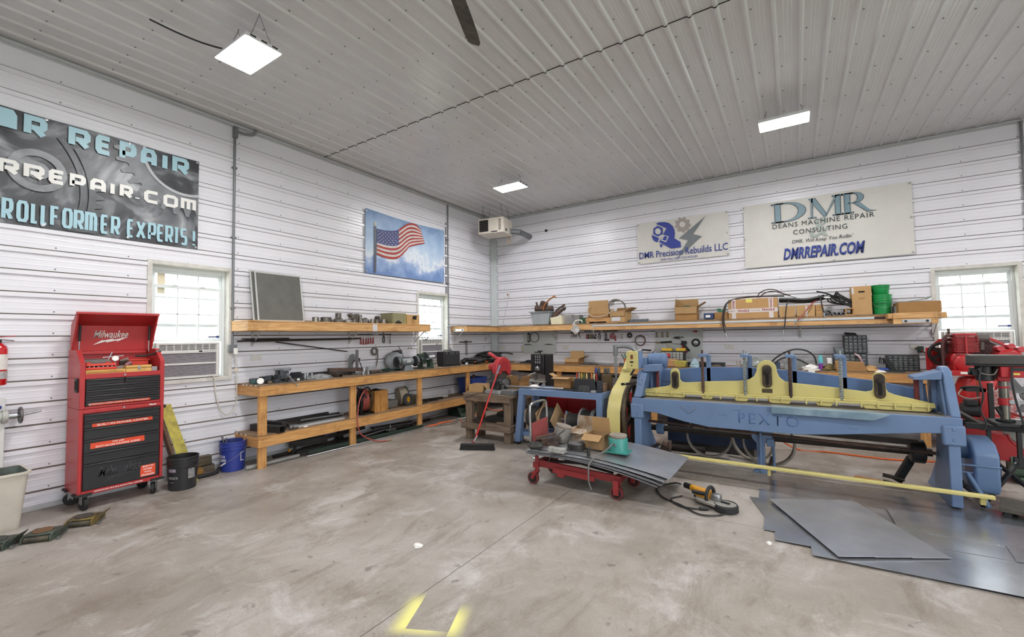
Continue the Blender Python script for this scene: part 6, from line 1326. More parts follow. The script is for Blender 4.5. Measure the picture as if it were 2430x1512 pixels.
for x,r_,lb in((7.11,.048,'widest open pipe end of the row beside the wood blocks'),(7.195,.030,'first small pipe end right of the wide one'),(7.255,.028,'second small pipe end right of the wide one'),(7.312,.026,'third small pipe end right of the wide one')):
    ring_tube('pipe_end',lb,'pipe',(x,-.47,z+r_),(x,-.10,z+r_),r_,.007,M('pipe grey','8d8f90',.4,.6,.2))
b=MB(); b.bx(7.08,7.33,-.40,-.12,z+.10,z+.106); item('plastic_sheet','crumpled plastic under the coil of black hose','sheet',b,m_bag)
sqtube('open_crate','small wooden box with a dark open end left of the tall brown box',(7.40,-.47,z+.055),(7.40,-.12,z+.055),.12,.11,m_blockw,.014)
t=thing('cardboard_box','tall brown box with a hand hole standing beside the green buckets','box',(7.56,-.28,z))
b=MB(); b.bx(-.125,.125,-.17,.16,0,.46); b.build('box_body',m_card,t,bevel=.003)
b=MB(); b.prism(arc((-.03,.37),.012,90,270,6)+arc((.03,.37),.012,-90,90,6),-.172,-.169,'y'); b.build('hand_hole',m_dark,t)
b=MB(); b.bx(-.125,-.10,-.1715,-.1702,.34,.44); b.build('white_label',M('label white','d9d7d9',.5,0,.15,50),t)
b=MB(); b.tube([(-.03,-.1715,.25),(-.01,-.1715,.28),(.01,-.1715,.25),(.02,-.1715,.275),(.04,-.1715,.265)],.002,4); b.build('marker_scribble',m_dsteel,t)
m_gb=M('green bucket','109048',.4,0,.12,4); m_gbi=M('green inside','0b6a35',.5)
t=bucket('paint_bucket','green plastic bucket with a wire handle, the lower of two stacked on the shelf',(7.82,-.32,z),.128,.30,m_gb,m_gbi)
curved_text('MENARDS',.1335,.17,-PI/2-.2,.15,.03,M('dark green print','0c5a30',.5),t,bold=.02)
b=MB(); b.lathe([(.128,.30),(.132,.30),(.132,.312),(.05,.312)],30,(0,0,0)); b.build('bucket_lid',m_gb,t)
b=MB(); b.tube(spline([(-.13,-.02,.24),(-.10,-.10,.14),(0,-.14,.10),(.10,-.10,.13),(.13,-.02,.23)],5),.003,6); b.build('wire_handle',m_zinc,t)
t=bucket('paint_bucket','green plastic bucket full of foil scraps, the upper of two stacked on the shelf',(7.81,-.32,z+.312),.118,.155,m_gb,m_gbi)
heap('foil_scraps','crumpled foil and plastic heaped in the upper green bucket','scrap',(7.81,-.32,z+.425),.095,.095,.055,M('foil','c9cdd0',.25,.6,.3,30,bump=.5,bscale=40),4,14,6,.5)
b=MB(); b.bx(7.96,8.02,-.40,-.2,z,z+.12); item('grey_box','small grey box between the green bucket and the flat brown box','box',b,M('dull grey box','8f8b86',.6),.003)
b=MB(); b.bx(7.98,8.46,-.60,-.15,1.99,2.155); item('cardboard_box','wide flat brown box with papers on top at the right end of the shelf','box',b,m_card2,.003)
for i,(c,lb) in enumerate((('dcdcd8','white sheet at the bottom of the papers on the flat brown box'),('7f9a86','greenish leaflet on top of the papers on the flat brown box'),('c9cfd6','curled pale leaflet sticking up behind the greenish one'))):
    b=MB(); P_=[(8.05+.03*i,-.45,2.157+.006*i),(8.20,-.45,2.165+.01*i),(8.33,-.45,2.19+.012*i),(8.42-.03*i,-.45,2.235+.0*i)]
    vs=[(x,y+dy,zz) for x,y,zz in P_ for dy in(0,.22)]; vs+=[(x,y,zz+.003) for x,y,zz in vs]
    b.add(vs,[(2*k,2*k+2,2*k+3,2*k+1) for k in range(3)]+[(8+2*k,8+2*k+1,8+2*k+3,8+2*k+2) for k in range(3)]+[(2*k,8+2*k,8+2*k+2,2*k+2) for k in range(3)]+[(2*k+1,2*k+3,8+2*k+3,8+2*k+1) for k in range(3)]); item('leaflet',lb,'paper',b,M('paper '+c,c,.6,0,.25,30))
# ------------------------------------------------ PERFORATED BOARDS AND TOOLS BELOW THE SHELF
def pegboard(label,x0,x1,z0,z1):
    """white board with rows of holes (one wavy dotted surface)"""
    m=MATS.get('pegboard')
    if not m:
        m=bpy.data.materials.new('pegboard'); m.use_nodes=True; nt=m.node_tree; bs=nt.nodes['Principled BSDF']; tc=nt.nodes.new('ShaderNodeTexCoord'); sp=nt.nodes.new('ShaderNodeSeparateXYZ'); nt.links.new(tc.outputs['Object'],sp.inputs[0])
        def mm(op,a,b_):
            x=nt.nodes.new('ShaderNodeMath'); x.operation=op
            for i,v in((0,a),(1,b_)):
                if isinstance(v,(int,float)): x.inputs[i].default_value=v
                else: nt.links.new(v,x.inputs[i])
            return x.outputs[0]
        q=[mm('SUBTRACT',mm('PINGPONG',sp.outputs[i],.0127),.0) for i in(0,2)]
        d=mm('SQRT',mm('ADD',mm('MULTIPLY',q[0],q[0]),mm('MULTIPLY',q[1],q[1])),0); f=mm('LESS_THAN',d,.0033)
        mx=nt.nodes.new('ShaderNodeMixRGB'); nt.links.new(f,mx.inputs[0]); mx.inputs[1].default_value=(*lin('c3c8c6'),1); mx.inputs[2].default_value=(*lin('4b4d4c'),1); nt.links.new(mx.outputs[0],bs.inputs['Base Color']); bs.inputs['Roughness'].default_value=.5; MATS['pegboard']=m
    t=thing('pegboard',label,'pegboard',((x0+x1)/2,-.02,z0)); w=(x1-x0)/2
    b=MB(); b.bx(-w,w,-.012,-.004,0,z1-z0); b.build('board',m,t)
    for x in(-w+.03,w-.03):
        for zz in(.03,z1-z0-.03): b=MB(); b.lathe([(.008,0),(.006,.004)],8,(x,-.012,zz),(0,-1,0)); b.build('screw',m_steel,t)
    return t
pegboard('white perforated board on the back wall behind the bandsaw',.92,1.825,1.29,1.83); pegboard('white perforated board on the back wall behind the blue motor',4.17,5.08,1.24,1.80)
b=MB(); b.torus((1.25,-.05,1.70),(0,1,0),.118,.007,30,6); item('saw_band','dark ring hanging on the perforated board behind the bandsaw','ring',b,m_dsteel)
b=MB(); b.bx(1.045,1.115,-.05,-.035,1.58,1.81); item('level','small dark framed level on the perforated board behind the bandsaw','level',b,m_blk,.004)
b=MB(); b.bx(1.06,1.10,-.053,-.0505,1.61,1.77); item('level_card','pale card on the small dark level','card',b,M('dull card','a9a69c',.5))
for x0,lb in((.93,'left'),(1.52,'right')): b=MB(); b.cyl((x0,-.05,1.515),(x0+.26,-.05,1.515),.004,n=6); b.cyl((x0+.05,-.05,1.53),(x0+.2,-.05,1.525),.006,n=6); item('peg_rail',lb+' thin wire rail on the perforated board behind the bandsaw','rail',b,m_dsteel)
for i in range(4): b=MB(); b.box((1.26+.045*i,-.045,1.335),(.028,.02,.02)); b.cyl((1.26+.045*i,-.035,1.335),(1.26+.045*i,-.06,1.325),.006,n=6); item('peg_hook',['first','second','third','last'][i]+' black hook of the row low on the board behind the bandsaw','hook',b,m_blk,0,'black hooks on the perforated board')
def mbar(x0,x1,z,lb): return mag_bar('B',x0,x1,z,lb)
mbar(2.22,2.42,1.80,'black magnetic bar left of the hanging screwdrivers on the back wall'); mbar(2.55,2.95,1.82,'black magnetic bar over the hanging screwdrivers on the back wall'); mbar(3.0,3.35,1.82,'black magnetic bar right of the hanging screwdrivers'); mbar(4.08,4.42,1.785,'black magnetic bar across the top of the board behind the blue motor')
mm_={'r':m_handle,'k':m_bkh,'y':M('yellow black handle','9b8a3a',.4,0,.4,30),'g':M('dark green handle','2a3b30',.4)}
for i,(x,k,lb) in enumerate(((2.62,'r','red handled screwdriver leftmost of the row on the back wall'),(2.665,'k','first black screwdriver right of the red one on the back wall'),(2.71,'y','yellow and black screwdriver of the row on the back wall'),(2.75,'k','black screwdriver right of the yellow one on the back wall'),(2.80,'g','dark green screwdriver of the row on the back wall'),(2.84,'k','last black screwdriver of the row before the white cord'),(3.19,'r','small red screwdriver alone on the right magnetic bar'),(3.30,'r','long red screwdriver at the right end of the right magnetic bar'))):
    driver('B',x,1.82 if x<3.25 else 1.77,lb,mm_[k],r_=.017)
b=MB()
for i in range(9): x=2.25+.022*i; b.cyl((x,-.025,1.79),(x+random.uniform(-.05,.05),-.03,1.66+random.uniform(0,.05)),.005,n=6)
item('hex_keys','fan of small hex keys on the left magnetic bar of the back wall','hex keys',b,m_dsteel)
for s_,lb in((2.93,'black pliers hanging right of the white cord'),(3.08,'black hammer tool hanging on the right magnetic bar'),(3.25,'red and black cutters hanging on the right magnetic bar')):
    t=thing('hand_tool',lb,'tool',(s_,-.03,1.80))
    b=MB(); b.hexa([(-.018,-.006,-.03),(.018,-.006,-.03),(.018,.006,-.03),(-.018,.006,-.03)],[(-.006,-.006,.03),(.006,-.006,.03),(.006,.006,.03),(-.006,.006,.03)]); b.build('jaws',m_steel,t)
    for q in(-1,1): b=MB(); b.tube([(q*.006,0,-.03),(q*.022,0,-.09),(q*.016,0,-.17)],.009,8); b.build('handle',m_bkh if 'red' not in lb else m_handle,t)
b=MB(); b.bx(3.04,3.16,-.045,-.015,1.60,1.635); item('hammer_head','dark tool head at the lower end of the hanging black hammer tool','tool head',b,m_blk,.008)
b=MB(); b.tube(spline([(2.96,-.5,1.98),(2.95,-.51,1.80),(2.90,-.05,1.63),(2.90,-.02,1.57),(2.91,-.01,1.50)],6),.0045,6); b.tube(spline([(2.98,-.5,1.98),(3.0,-.51,1.75),(2.98,-.1,1.62),(2.92,-.03,1.60)],5),.0045,6); item('cord','white cord hanging from the shelf between the screwdrivers','cord',b,M('white wire','d0ccc6',.5))
b=MB(); b.torus((3.62,-.03,1.715),(0,1,0),.040,.022,22,8); item('tape_roll','small dark roll hanging on the back wall left of the wire coil','roll',b,M('dark roll','45423f',.6))
b=MB()
for i in range(6): b.torus((3.85,-.03-.006*i,1.60),(0,1,.03*i),.112-.004*(i%3),.005,34,6)
item('wire_coil','reddish brown wire coil hanging on the back wall','wire coil',b,M('brown wire','6b4a3e',.5,.4,.2))
b=MB(); b.torus((3.97,-.015,1.53),(0,1,.02),.23,.0022,40,5); b.torus((3.95,-.02,1.50),(0,1,.0),.215,.002,40,5); b.tube([(3.65,-.02,1.60),(3.85,-.03,1.50)],.003,5); item('wire_loop','large thin loose wire loop below the brown coil','wire',b,M('thin wire','6f6e70',.5,.5))
t=thing('pressure_washer_gun','black and red pressure washer gun hanging on the perforated board','spray gun',(4.60,-.06,1.55),0)
b=MB(); b.cyl((-.42,0,0.005),(-.32,0,.005),.012,n=10); b.build('nozzle',M('brass','a0825a',.4,.6,.2),t)
b=MB(); b.cyl((-.32,0,.005),(-.06,0,.02),.018,n=12); b.build('lance',m_blk,t)
b=MB(); b.prism([(-.08,-.02),(.08,-.03),(.10,.02),(.04,.07),(-.05,.08),(-.10,.05)],-.02,.02,'y'); b.build('body',M('light grey cast','b9babd',.4,.2,.1),t,bevel=.005)
b=MB(); b.prism([(.06,.04),(.19,.03),(.20,-.01),(.17,-.05),(.26,-.16),(.22,-.18),(.11,-.05),(.07,-.03)],-.018,.018,'y'); b.build('grip',m_blk,t,bevel=.005)
b=MB(); b.prism([(.10,-.05),(.13,-.05),(.18,-.16),(.21,-.20),(.14,-.20),(.10,-.12)],-.008,.008,'y'); b.build('trigger',m_handle,t,bevel=.002)
b=MB(); b.cyl((-.06,-.01,.10),(.14,-.01,.11),.009,n=8); b.box((.02,-.01,.10),(.08,.03,.05)); b.build('fittings',m_dsteel,t,bevel=.003)
t=thing('wheel','small black wheel with a silver hub on the perforated board','wheel',(4.965,-.035,1.545))
b=MB(); b.lathe([(.045,-.02),(.075,-.02),(.082,-.008),(.082,.012),(.07,.022),(.045,.02)],28,(0,0,0),(0,-1,0)); b.build('tyre',m_blk,t); b=MB(); b.lathe([(.045,.0),(.045,.020),(.012,.026)],20,(0,0,0),(0,-1,0)); b.build('hub',m_zinc,t)
for i,x in enumerate((4.20,4.315,4.42)):
    b=MB(); b.cyl((x,-.03,1.77),(x,-.04,1.70),.020,.012,n=10); b.box((x,-.035,1.68),(.04,.03,.035)); item('air_fitting',['left brass','middle brass','right larger brass'][i]+' fitting hanging under the bar on the board','fitting',b,M('dull brass','8a7762',.45,.6,.3),.003)
b=MB(); b.cyl((4.60,-.025,1.785),(4.92,-.03,1.775),.004,n=6); t=thing('long_screwdriver','long thin screwdriver with a red handle on top of the board behind the blue motor','screwdriver',(4.7,-.03,1.78)); b.wb('blade',m_steel,t)
b=MB(); b.cyl((4.92,-.03,1.775),(5.0,-.03,1.77),.016,n=10); b.wb('handle',m_handle,t,bevel=.004)
for i in range(4): b=MB(); b.box((4.66+.035*i,-.04,1.33),(.02,.02,.02)); item('peg_hook',['first','second','third','last'][i]+' black hook of the row low on the board behind the blue motor','hook',b,m_blk,0,'black hooks on the right perforated board')
b=MB(); b.box((4.47,-.05,1.44),(.05,.006,.26),(0,R(-32),0)); item('zip_ties','bundle of pale zip ties hanging slanted on the board','zip ties',b,M('pale ties','c8c7b2',.5,0,.3,60))
# ------------------------------------------------ BACK WORKBENCH
HR=1.085
t=thing('workbench','long pine workbench along the back wall behind the bandsaw and the shear','workbench',(4.5,-.3,0))
b=MB(); b.bx(.645,8.30,-.66,-.622,.93,1.07); b.wb('front_board',m_bpinex,t,bevel=.002)
b=MB(); b.bx(.645,8.31,-.665,-.005,1.07,HR); b.wb('worktop',m_plyx,t)
b=MB(); b.bx(8.262,8.30,-.62,-.02,.93,1.07); b.wb('end_board',m_bpine,t,bevel=.002)
for x in(2.13,4.2,6.2,8.15): b=MB(); b.bx(x,x+.115,-.62,-.582,0,.93); b.wb('leg',m_bpinez,t,bevel=.002)
b=MB(); b.bx(.70,8.3,-.60,-.02,.42,.436); b.wb('lower_shelf',m_plyx,t); b=MB(); b.bx(.70,8.3,-.63,-.60,.29,.425); b.wb('shelf_board',m_bpinex,t)
b=MB(); b.tube(spline([(.75,-.03,.86),(1.5,-.04,.83),(2.5,-.04,.84),(3.6,-.04,.80),(4.4,-.04,.83)],6),.022,8); item('dark_hose','dark hose running along the wall under the back bench','hose',b,M('navy hose','232838',.5))
b=MB(); b.bx(1.05,1.45,-.45,-.18,HR,HR+.025); b.prism([(1.10,HR+.02),(1.20,HR+.07),(1.38,HR+.065),(1.36,HR+.03)],-.35,-.25,'y'); item('drill_press_vise','flat black vise plates lying on the back bench left of the bandsaw','vise',b,m_blk,.004)
b=MB(); b.cyl((1.66,-.45,HR+.07),(1.80,-.45,HR+.07),.068,n=20); item('tape_roll','lime yellow roll half hidden behind the bandsaw head','roll',b,M('lime roll','b5b23a',.5,0,.2))
obox('cardboard_box','open brown box with ragged flaps on the back bench right of the bandsaw',2.28,2.62,-.50,-.20,HR,HR+.13,m_card2,{'b':(.16,5),'r':(.14,70),'f':(.08,165)})
b=MB(); b.bx(3.10,3.55,-.55,-.45,HR,HR+.055); item('steel_bar','bright rectangular bar lying on the back bench before the orange tool pot','bar',b,m_alu,.003)
b=MB(); b.bx(3.57,4.05,-.60,-.42,HR,HR+.05); item('file_case','flat dark case lying right of the bright bar on the back bench','case',b,M('dark slate','42484f',.6,0,.2),.006)
b=MB(); b.tube([(2.65,-.5,HR+.01),(2.9,-.52,HR+.03),(3.1,-.45,HR+.02)],.009,6); b.bx(2.6,3.05,-.42,-.3,HR,HR+.02); item('angle_strip','thin dark strips lying on the back bench left of the bright bar','strip',b,m_dsteel)
t=thing('tool_pot','orange pot full of plier handles on the back bench','tool pot',(3.68,-.33,HR)); b=MB(); b.lathe([(.085,0),(.10,.14),(.092,.14),(.078,.01)],20); b.build('pot',M('orange plastic','cf5a2a',.5,0,.1),t)
for i,(dx,dy,c) in enumerate(((-.06,0,'3f6b4c'),(-.10,-.02,'3f5f4a'),(.0,.0,'55605a'),(.05,.02,'a9603a'),(.08,-.02,'b4552f'))):
    b=MB(); b.cyl((3.68+dx*.3,-.33+dy,HR+.03),(3.68+dx*1.4,-.33+dy*1.5,HR+.24-.015*i),.014,n=8); item('plier_handle',['greenish plier handle inclined left in the orange pot','second greenish handle inclined far left in the orange pot','grey handle upright in the orange pot','rusty orange handle right in the orange pot','curved orange handle at the right of the orange pot'][i],'pliers',b,M('handle '+c,c,.5,0,.15))
heap('plastic_bag','crumpled clear bag of white parts on the back bench right of the orange pot','bag',(4.02,-.30,HR),.16,.12,.10,m_bag,21)
t=thing('tool_box','small blue toolbox with a grey lid on the back bench behind the grey pole','tool box',(4.42,-.40,HR)); b=MB(); b.bx(-.12,.12,-.09,.09,0,.12); b.build('case',M('toolbox blue','4f6fae',.5,0,.1),t,bevel=.005); b=MB(); b.bx(-.11,.11,-.08,.08,.12,.16); b.build('tool_box_lid',M('toolbox lid','9aa4b4',.5,0,.1),t,bevel=.01)
b=MB(); b.cyl((4.36,-.40,HR+.21),(4.54,-.40,HR+.21),.045,n=16); item('red_can','red can lying on the small blue toolbox','can',b,m_red,.004)
t=thing('drawer_organizer','black small parts organizer with yellow bins on the back bench','organizer',(4.55,-.22,HR))
b=MB(); b.bx(-.20,.24,-.08,.08,0,.30); b.build('case',m_blk,t,bevel=.004)
for r_ in range(3):
    for c in range(6): b=MB(); b.bx(-.185+c*.068,-.125+c*.068,-.087,-.08,.13+r_*.052,.175+r_*.052); b.build('drawer',M('clear drawer','a9aaa4',.3,0,.3,40),t,bevel=.002)
for x0,x1 in((-.20,.0),(.08,.25)): b=MB(); b.bx(x0,x1,-.07,.07,.30,.355); b.build('yellow_bin',M('yellow bin','d6ad2f',.5,0,.1),t,bevel=.006)
b=MB(); b.box((0,0,.075),(.36,.16,.15)); b.jitter(.008); item('paper_parcel','brown wrapped parcel in front of the black organizer','parcel',b,M('brown paper','b98a5f',.8,0,.1,7),.02,None,True,(4.52,-.50,HR))
b=MB(); b.hexa([(-.09,-.07,0),(.09,-.07,0),(.09,.07,0),(-.09,.07,0)],[(-.12,-.09,.12),(.12,-.09,.12),(.12,.09,.12),(-.12,.09,.12)]); b.jitter(.012); item('yellow_bin','yellow plastic bin full of clear bags on the back bench','bin',b,M('yellow clear','c7b75d',.35,0,.3,20),.01,None,True,(4.76,-.50,HR))
b=MB(); b.bx(4.87,5.16,-.42,-.15,HR,HR+.09); item('black_case','long low black case behind the first clamp rod on the back bench','case',b,m_blk,.008)
heap('rag','pale blue rag on the long black case','rag',(5.02,-.52,HR),.08,.09,.17,M('blue rag','a7c1cb',.8,0,.2),31,16,7,.5)
b=MB(); b.bx(5.18,5.50,-.42,-.12,HR,HR+.085); item('black_tray','open black tray between the first two clamp rods on the back bench','tray',b,m_blk,.008)
heap('small_parts','heap of small fittings in front of the black tray on the back bench','parts',(5.40,-.53,HR),.14,.06,.07,M('mixed fittings','6b5f55',.6,.3,.5,30),6,16,6,.5)
b=MB(); b.bx(5.70,5.77,-.30,-.2,HR,HR+.12); item('fitting_block','small dark and white block beside the second clamp rod','block',b,M('dark white block','5b4a47',.5,0,.6,40,col2='cfc9c5'),.004)
b=MB(); b.tube(spline([(5.56,-.52,HR+.015),(5.6,-.55,HR+.02),(5.7,-.5,HR+.012),(5.80,-.55,HR+.015)],5),.01,6); item('thin_bar','thin red and blue bar lying at the front edge of the back bench','bar',b,m_handle)
heap('plastic_bag','big clear plastic bag on the back bench behind the yellow hump','bag',(6.02,-.40,HR),.22,.20,.19,M('clear bag big','a8aca4',.2,0,.4,14,alpha=.85,bump=.5,bscale=30),17)
hose('thick black hose arching high over the back bench',[(6.20,-.30,HR+.02),(6.35,-.30,HR+.2),(6.58,-.29,HR+.33),(6.78,-.27,HR+.32),(6.90,-.25,HR+.22),(6.93,-.25,HR+.08)],.014,m_h2)
hose('second black hose arching lower over the back bench',[(6.25,-.50,HR+.02),(6.40,-.50,HR+.17),(6.55,-.50,HR+.21),(6.70,-.52,HR+.16),(6.82,-.52,HR+.08)],.014,m_h2)
rbox('clear_bin','clear plastic bin of fittings behind the third clamp rod','bin',6.46,6.76,-.45,-.15,HR,HR+.17,M('clear bin','b0b3b2',.2,0,.3,20,alpha=.85),.006)
rbox('blue_block','small blue grey block left of the clear bin','block',6.30,6.40,-.45,-.3,HR,HR+.12,M('slate blue','4a5a74',.5,0,.2),.005)
heap('paper_roll','white crumpled paper with a strip hanging over the bench edge','paper',(6.84,-.56,HR),.12,.09,.10,m_white,41,16,6,.6)
b=MB(); b.bx(6.80,6.89,-.672,-.668,HR-.10,HR+.03); item('paper_strip','white paper strip hanging over the front edge of the back bench','paper',b,m_white)
t=thing('spray_can','turquoise and purple spray can standing on the back bench','can',(6.98,-.48,HR)); b=MB(); b.lathe([(.033,0),(.033,.115)],20); b.build('can_lower',M('purple print','8a3fa0',.35,0,.2,20),t); b=MB(); b.lathe([(.033,.115),(.033,.19),(.026,.20)],20); b.build('can_upper',M('turquoise print','5fc0c8',.35,0,.15,9),t); b=MB(); b.lathe([(.028,.20),(.028,.245),(.022,.25)],18); b.build('cap',M('turquoise cap','79cdd2',.4),t)
heap('scrap_heap','dark heap with yellow and red bits right of the spray can','scrap',(7.10,-.50,HR),.10,.10,.11,M('mixed dark scrap','38332c',.7,0,.6,25,col2='8a7440'),43,18,7,.6)
b=MB(); b.hexa([(7.09,-.38,HR),(7.145,-.38,HR),(7.145,-.28,HR),(7.09,-.28,HR)],[(7.07,-.38,HR+.2),(7.135,-.38,HR+.2),(7.135,-.28,HR+.2),(7.07,-.28,HR+.2)]); item('white_box','narrow white carton standing left of the organizers','box',b,m_white,.003)
def organizer(label,x0,x1,y0,z0,rows,cols,rh,mt='clear drawer dark'):
    t=thing('drawer_organizer',label,'organizer',((x0+x1)/2,y0,z0)); w=(x1-x0)/2; h=rows*rh+.02
    b=MB(); b.bx(-w,w,-.02,.14,0,h); b.build('case',M('organizer black','2c2f31',.5,0,.2),t,bevel=.003); cw=(2*w-.02)/cols
    for r_ in range(rows):
        for c in range(cols):
            b=MB(); x=-w+.01+c*cw; b.bx(x+.004,x+cw-.004,-.032,-.02,.012+r_*rh,.006+(r_+1)*rh); d=b.build('drawer',M(mt,'74787a',.25,0,.5,25,col2='3f4447'),t,bevel=.003)
            b=MB(); b.bx(x+cw*.25,x+cw*.75,-.042,-.030,.006+(r_+.75)*rh,.006+(r_+.9)*rh); b.build('drawer_lip',M('lip light','a4a9aa',.3),d)
    return t
organizer('black small parts organizer of five columns standing on the wider one',7.31,7.62,-.26,HR+.275,5,5,.055)
organizer('wide black small parts organizer under the five column one',7.16,7.61,-.30,HR,4,6,.063)
organizer('separate low black organizer of six columns left of the compressor',7.86,8.25,-.22,HR,6,6,.037)
b=MB(); b.box((7.42,-.18,HR+.59),(.16,.12,.03),(.3,.1,.2)); item('hat','black peaked cap lying on top of the five column organizer','cap',b,m_blk,.01)
b=MB(); b.box((7.24,-.30,HR+.33),(.12,.10,.10)); b.jitter(.02); item('zip_bag','grey zip bag leaning beside the five column organizer','bag',b,M('grey bag','6d7377',.5,0,.4,30),.01)
b=MB(); b.tube(spline([(7.44,-.36,HR+.27),(7.50,-.38,HR+.22),(7.54,-.36,HR+.10)],5),.018,4); item('paper_strip','white and red paper strip hanging over the wide organizer','paper',b,M('strip white red','d9cfd0',.5,0,.4,40,col2='a86a70'))
b=MB(); b.hexa([(7.17,-.66,HR),(7.57,-.62,HR),(7.57,-.42,HR),(7.17,-.46,HR)],[(7.16,-.66,HR+.17),(7.52,-.63,HR+.14),(7.52,-.45,HR+.14),(7.16,-.47,HR+.17)]); b.jitter(.01); item('cardboard_box','torn brown box in front of the wide black organizer','box',b,m_card2,.012)
heap('kraft_paper','crumpled kraft paper spilling out of the torn brown box','paper',(7.62,-.52,HR),.10,.09,.10,M('kraft paper','c49a66',.8,0,.2,9),51,16,6,.6)
t=thing('blue_tray','blue plastic tray with a wire basket right of the torn brown box','tray',(7.76,-.38,HR)); b=MB(); b.bx(-.10,.10,-.09,.09,0,.05); b.build('tray_body',M('blue tray','3c55a8',.5,0,.1),t,bevel=.004)
b=MB(); b.torus((0,0,.12),(1,0,0),.10,.006,20,5,0,PI); b.torus((.05,0,.11),(1,0,0),.10,.006,20,5,0,PI); b.build('wire_arch',m_blk,t)
b=MB(); b.box((7.86,-.42,HR+.105),(.075,.12,.24),(0,R(-24),0)); item('battery_charger','slanted black case leaning between the blue tray and the low organizer','case',b,m_blk,.012)
b=MB(); b.bx(7.78,8.02,-.60,-.50,HR,HR+.028); item('black_tray','flat green black case lying at the bench edge below the low organizer','case',b,M('black green','2c3a38',.5),.004)
heap('rag','white rag lying on the bench edge in front of the blue tray','rag',(7.72,-.58,HR),.09,.05,.03,m_white,61,14,5,.4)
b=MB(); b.tube(spline([(8.24,-.03,1.44),(8.32,-.10,1.39),(8.42,-.25,1.25),(8.52,-.45,1.11)],6),.012,8); item('cord','thick reddish cord slanting from the wall outlet down to the compressor','cord',b,M('red brown cord','8a5240',.5,0,.3,40))
b=MB(); b.box((8.30,-.05,1.42),(.07,.07,.10)); item('plug','dark green plug in the outlet beside the right window','plug',b,M('dark green plug','2f4a42',.5),.008)
# ================================================= CHOP SAW TABLE, BROOM
m_tim=wood('weathered timber','8d7a68','584a3d',0,4); m_timz=wood('weathered timber upright','8d7a68','584a3d',2,4); m_timy=wood('weathered timber deep','8d7a68','584a3d',1,4)
t=thing('saw_table','rough grey timber table carrying the red chop saw','table',(2.35,-3.3,0))
for i in range(4): b=MB(); b.bx(1.84,2.835,-3.555+i*.122,-3.436+i*.122,.735,.772); b.wb('top_board',m_tim,t,bevel=.004)
b=MB(); b.bx(1.85,2.78,-3.55,-3.51,.645,.735); b.wb('apron',m_tim,t,bevel=.004)
b=MB(); b.bx(1.85,2.78,-3.11,-3.07,.645,.735); b.wb('apron',m_tim,t,bevel=.004)
for x in(1.86,2.645):
    for y in(-3.51,-3.20): b=MB(); b.bx(x,x+.13,y,y+.09,0,.735); b.wb('leg',m_timz,t,bevel=.004)
b=MB(); b.bx(1.80,2.80,-3.56,-3.515,.18,.275); b.wb('lower_rail',m_tim,t,bevel=.004); b=MB(); b.bx(1.80,2.80,-3.10,-3.06,.18,.275); b.wb('lower_rail',m_tim,t,bevel=.004)
for x in(1.81,2.765): b=MB(); b.bx(x-.02,x+.03,-3.515,-3.10,.18,.275); b.wb('side_rail',m_timy,t,bevel=.003)
for i in range(3): b=MB(); b.bx(1.84,2.82,-3.505+i*.135,-3.38+i*.135,.275,.295); b.wb('shelf_board',m_tim,t,bevel=.003)
b=MB(); b.box((0,0,.05),(.40,.28,.10)); b.box((.05,.02,.13),(.20,.16,.07)); b.jitter(.012); item('machine_part','black greasy machine part on the lower shelf of the timber table','machine part',b,M('greasy black','242322',.5,.2,.3),.01,None,True,(2.45,-3.30,.296))
b=MB(); b.lathe([(.20,0),(.20,.012),(.03,.014)],30,(2.13,-3.33,.297)); item('steel_disc','thin dark disc lying on the lower shelf of the timber table','disc',b,m_dsteel)
b=MB(); b.bx(2.50,2.66,-3.52,-3.40,.296,.33); b.jitter(.006); item('wood_offcut','short timber offcut at the front of the timber table shelf','offcut',b,m_tim,.003)
TT=.773
obox('cardboard_box','small open brown box with drooping flaps at the left end of the timber table',1.86,2.14,-3.42,-3.16,TT,TT+.13,M('kraft clean','c2a27b',.8,0,.08,5),{'f':(.13,168),'r':(.13,140),'l':(.13,150),'b':(.12,150)},R(10))
t=thing('chop_saw','red chop saw with a big blade guard standing on the timber table','saw',(2.42,-3.33,TT),R(84))
m_cr=M('saw red','b8343a',.4,0,.12,5)
b=MB(); b.hexa([(-.16,-.16,0),(.16,-.16,0),(.16,.19,0),(-.16,.19,0)],[(-.14,-.13,.065),(.14,-.13,.065),(.14,.16,.065),(-.14,.16,.065)]); b.build('base',M('cast aluminium','9a9c9c',.45,.5,.15,8),t,bevel=.01)
b=MB(); b.prism([(-.13,.065),(-.02,.065),(-.07,.15),(-.10,.15)],-.10,-.04,'y'); b.cyl((-.10,-.07,.16),(.08,-.06,.15),.012,n=8); b.bx(.08,.10,-.12,.06,.065,.13); b.build('clamp',m_blk,t,bevel=.004)
b=MB(); b.bx(-.05,.14,.08,.15,.065,.18); b.cyl((-.04,.11,.16),(.14,.11,.16),.035,n=14); b.build('pivot',m_castd,t,bevel=.006)
def disc(b,c,r0,a0,a1,y0,y1,chord=None):
    P=[(c[0]+r0*math.cos(R(a)),c[1]+r0*math.sin(R(a))) for a in range(a0,a1+1,8)]
    b.prism(P+(chord or [c]),y0,y1,'y')
c=(.10,.40)
b=MB(); disc(b,c,.20,-38,208,-.05,.045,[(-.01,.33),(.0,.30),(.08,.38),(.14,.37)]); b.build('blade_guard',m_cr,t,bevel=.012)
b=MB(); disc(b,c,.135,-10,190,-.056,-.05,[(0,.37),(.1,.36)]); b.build('guard_face',M('saw red dark','a52c33',.4,0,.1),t,bevel=.004)
b=MB(); b.lathe([(.155,-.004),(.155,.004)],32,(c[0]+.02,.0,c[1]-.02),(0,1,0)); b.build('blade',M('abrasive dark','4b453f',.8,.1,.2),t)
